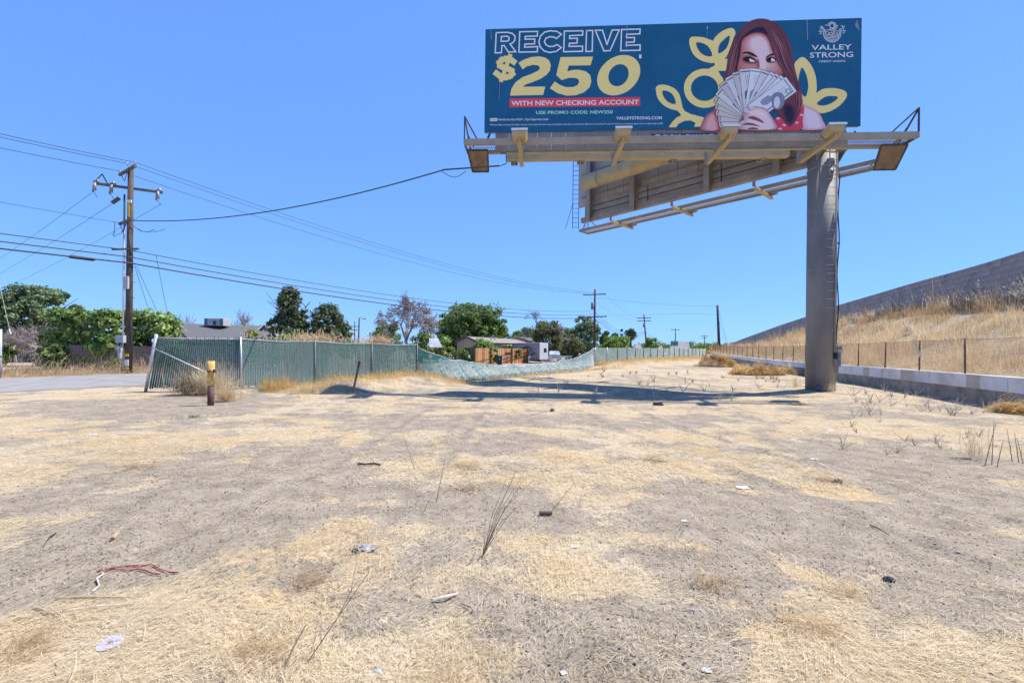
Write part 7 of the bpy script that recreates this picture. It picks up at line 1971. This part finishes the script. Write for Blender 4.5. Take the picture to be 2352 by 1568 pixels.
def litter():
    # disc
    c = gp(252, 1481); c.z += .012
    mb = MB(); n = 40; R = Matrix.Rotation(.10, 3, 'X') @ Matrix.Rotation(-.06, 3, 'Y')
    for rr in (.018, .06):
        for z in (0, .002): mb.v += [c+R @ Vector((rr*math.cos(a), rr*math.sin(a), z)) for a in np.linspace(0, 2*math.pi, n, endpoint=False)]
    for j in range(n): k = (j+1) % n; mb.f += [(n+j, 3*n+j, 3*n+k, n+k), (2*n+j, j, k, 2*n+k), (2*n+j, 2*n+k, 3*n+k, 3*n+j), (j, n+j, n+k, k)]
    tag(mb.build('compact_disc', M['disc'], None, loc=c), 'pale violet compact disc lying on the straw at lower left', 'disc')
    # red cord
    mb = MB()
    mb.tube([gp(x, y)+Vector((0, 0, .012)) for x, y in ((222, 1315), (245, 1311), (270, 1312), (300, 1312), (330, 1307), (348, 1303), (365, 1312), (385, 1319), (410, 1320))], .005, 6)
    mb.tube([gp(x, y)+Vector((0, 0, .014)) for x, y in ((235, 1322), (262, 1322), (292, 1321), (316, 1316), (332, 1318), (352, 1324), (368, 1324))], .005, 6)
    tag(mb.build('red_cord', M['cord'], None, loc=gp(222, 1315)), 'strands of dark red cord strewn on the dirt at left', 'cord')
    mb = MB(); mb.tube([gp(x, y)+Vector((0, 0, .015)) for x, y in ((232, 1320), (238, 1335), (222, 1345), (228, 1355), (212, 1368))], .006, 6); tag(mb.build('pale_string', M['stalk_pale'], None, loc=gp(232, 1320)), 'knotted pale string hanging off the red cord', 'string')
    crumple('flattened_cap', 'flattened grey and black cap lying left of the tall dead weed', 'cap', 842, 1264, .20, .12, .05, 'cap_grey', 3)
    crumple('black_strap', 'black torn strap folded beside the flattened cap', 'strap', 822, 1265, .12, .09, .05, 'black_rag', 4)
    mb = MB(); mb.tube([gp(822, 1071)+Vector((0, 0, .02)), gp(838, 1074)+Vector((0, 0, .03)), gp(858, 1070)+Vector((0, 0, .025)), gp(874, 1071)+Vector((0, 0, .02))], .014, 6); tag(mb.build('dark_stick', M['twig_black'], None, loc=gp(822, 1071)), 'dark curved stick on bare dirt left of centre', 'stick')
    c = gp(1250, 1180); mb = MB(); mb.tube([c+Vector((-.05, 0, .03)), c+Vector((.08, .01, .028))], .022, 10); tag(mb.build('rusty_tube', M['rust'], None, loc=c), 'short dark tube lying right of the tall dead weed', 'tube')
    for x, y, sx, sy, lab in ((1706, 1117, .24, .16, 'crumpled white paper on bare dirt in front of the pole'), (1320, 1249, .11, .05, 'white plastic scrap right of the tall dead weed'), (1571, 1196, .10, .06, 'small white shard on dirt below the right straw patch'), 
                              (1622, 1538, .08, .05, 'white scrap at the bottom edge right of centre'), (1870, 1050, .18, .10, 'pale paper far right in front of the pole'), (1910, 988, .3, .14, 'white paper blown onto the dirt right of the pole'), (216, 1001, .3, .1, 'white paper at far left of the lot'), (1295, 1530, .06, .04, 'cream chip near the bottom edge centre'), (1590, 1393, .05, .03, 'bluish white chip on the grey dirt patch')):
        crumple('paper_scrap', lab, 'paper', x, y, sx*.75, sy*.75, .02, 'paper', 7)
    crumple('plastic_chip', 'light blue plastic chip in straw at the bottom centre', 'plastic', 868, 1526, .05, .03, .01, 'blue_plastic', 5)
    lump('dirt_clod', 'round brown clod on straw in front of the pole', 'clod', 1926, 1106, .05, 'clod', 1)
    lump('rubber_scrap', 'black rubber scrap on the dirt at lower right', 'rubber', 2042, 1328, .035, 'black_rag', 2, (1.4, .8, .6))
    lump('black_rag', 'black crumpled rag at the near edge of the billboard shadow', 'rag', 1512, 931, .11, 'black_rag', 3, (1.5, .8, .6))
    lump('teal_rag', 'dusty teal rag bundled against the pole foot', 'rag', 1868, 899, .22, 'teal_rag', 5, (1.3, .8, .8))
    lump('teal_rag', 'second smaller dusty rag right of the first at the pole foot', 'rag', 1886, 904, .15, 'teal_rag', 6, (1.3, .8, .8))
    lump('dirt_clod', 'dark clod in the middle distance below the shadow', 'clod', 1268, 945, .06, 'clod', 8)
    for k, (a, b, r, mm, lab) in enumerate((((995, 1372), (1052, 1360), .012, 'stalk_pale', 'pale driftwood piece in the straw below the tall weed'), ((1060, 1378), (1094, 1402), .007, 'stalk', 'brown stick lying below the pale driftwood'), ((955, 1328), (945, 1342), .007, 'stalk', 'short dark twig above the pale driftwood'),
        ((100, 1420), (320, 1390), .005, 'stalk_pale', 'long pale cane lying at lower left'), ((128, 1388), (312, 1378), .007, 'stalk', 'thin brown cane above the long pale cane'), ((75, 1405), (180, 1445), .006, 'stalk', 'brown cane crossing the long pale cane'), ((258, 1250), (272, 1232), .016, 'stalk', 'stub of golden brown wood at left'), ((128, 1235), (100, 1262), .006, 'twig_black', 'thin black twig at the far left dirt'),
        ((1998, 1200), (2045, 1222), .006, 'twig_black', 'black twig on the dirt at right'), ((1390, 1525), (1420, 1500), .005, 'stalk', 'fine twig at the bottom centre right'))):
        p = gp(*a)+Vector((0, 0, r+.006)); q = gp(*b)+Vector((0, 0, r+.006)); mid = p.lerp(q, .5)+Vector((random.uniform(-.02, .02), random.uniform(-.02, .02), .012))
        mb = MB(); mb.tube([p, mid, q], [r, r*.9, r*.5], 6); tag(mb.build('dry_stick', M[mm], None, loc=p), lab, 'stick')
    q = G(445, 957); tuft('green_weed', 'small patch of green weeds on the dirt below the yellow bollard', 'weed', (q.x, q.y), 260, .07, .8, 'greenweed', .004, lean=.7)
M['twig_black'] = mat('twig_black', (0.03, 0.025, 0.022), (0.06, 0.05, 0.045), 12, .9); M['greenweed'] = leafmat('green_weed', (0.08, 0.09, 0.03), (0.20, 0.20, 0.08), .3)
litter()
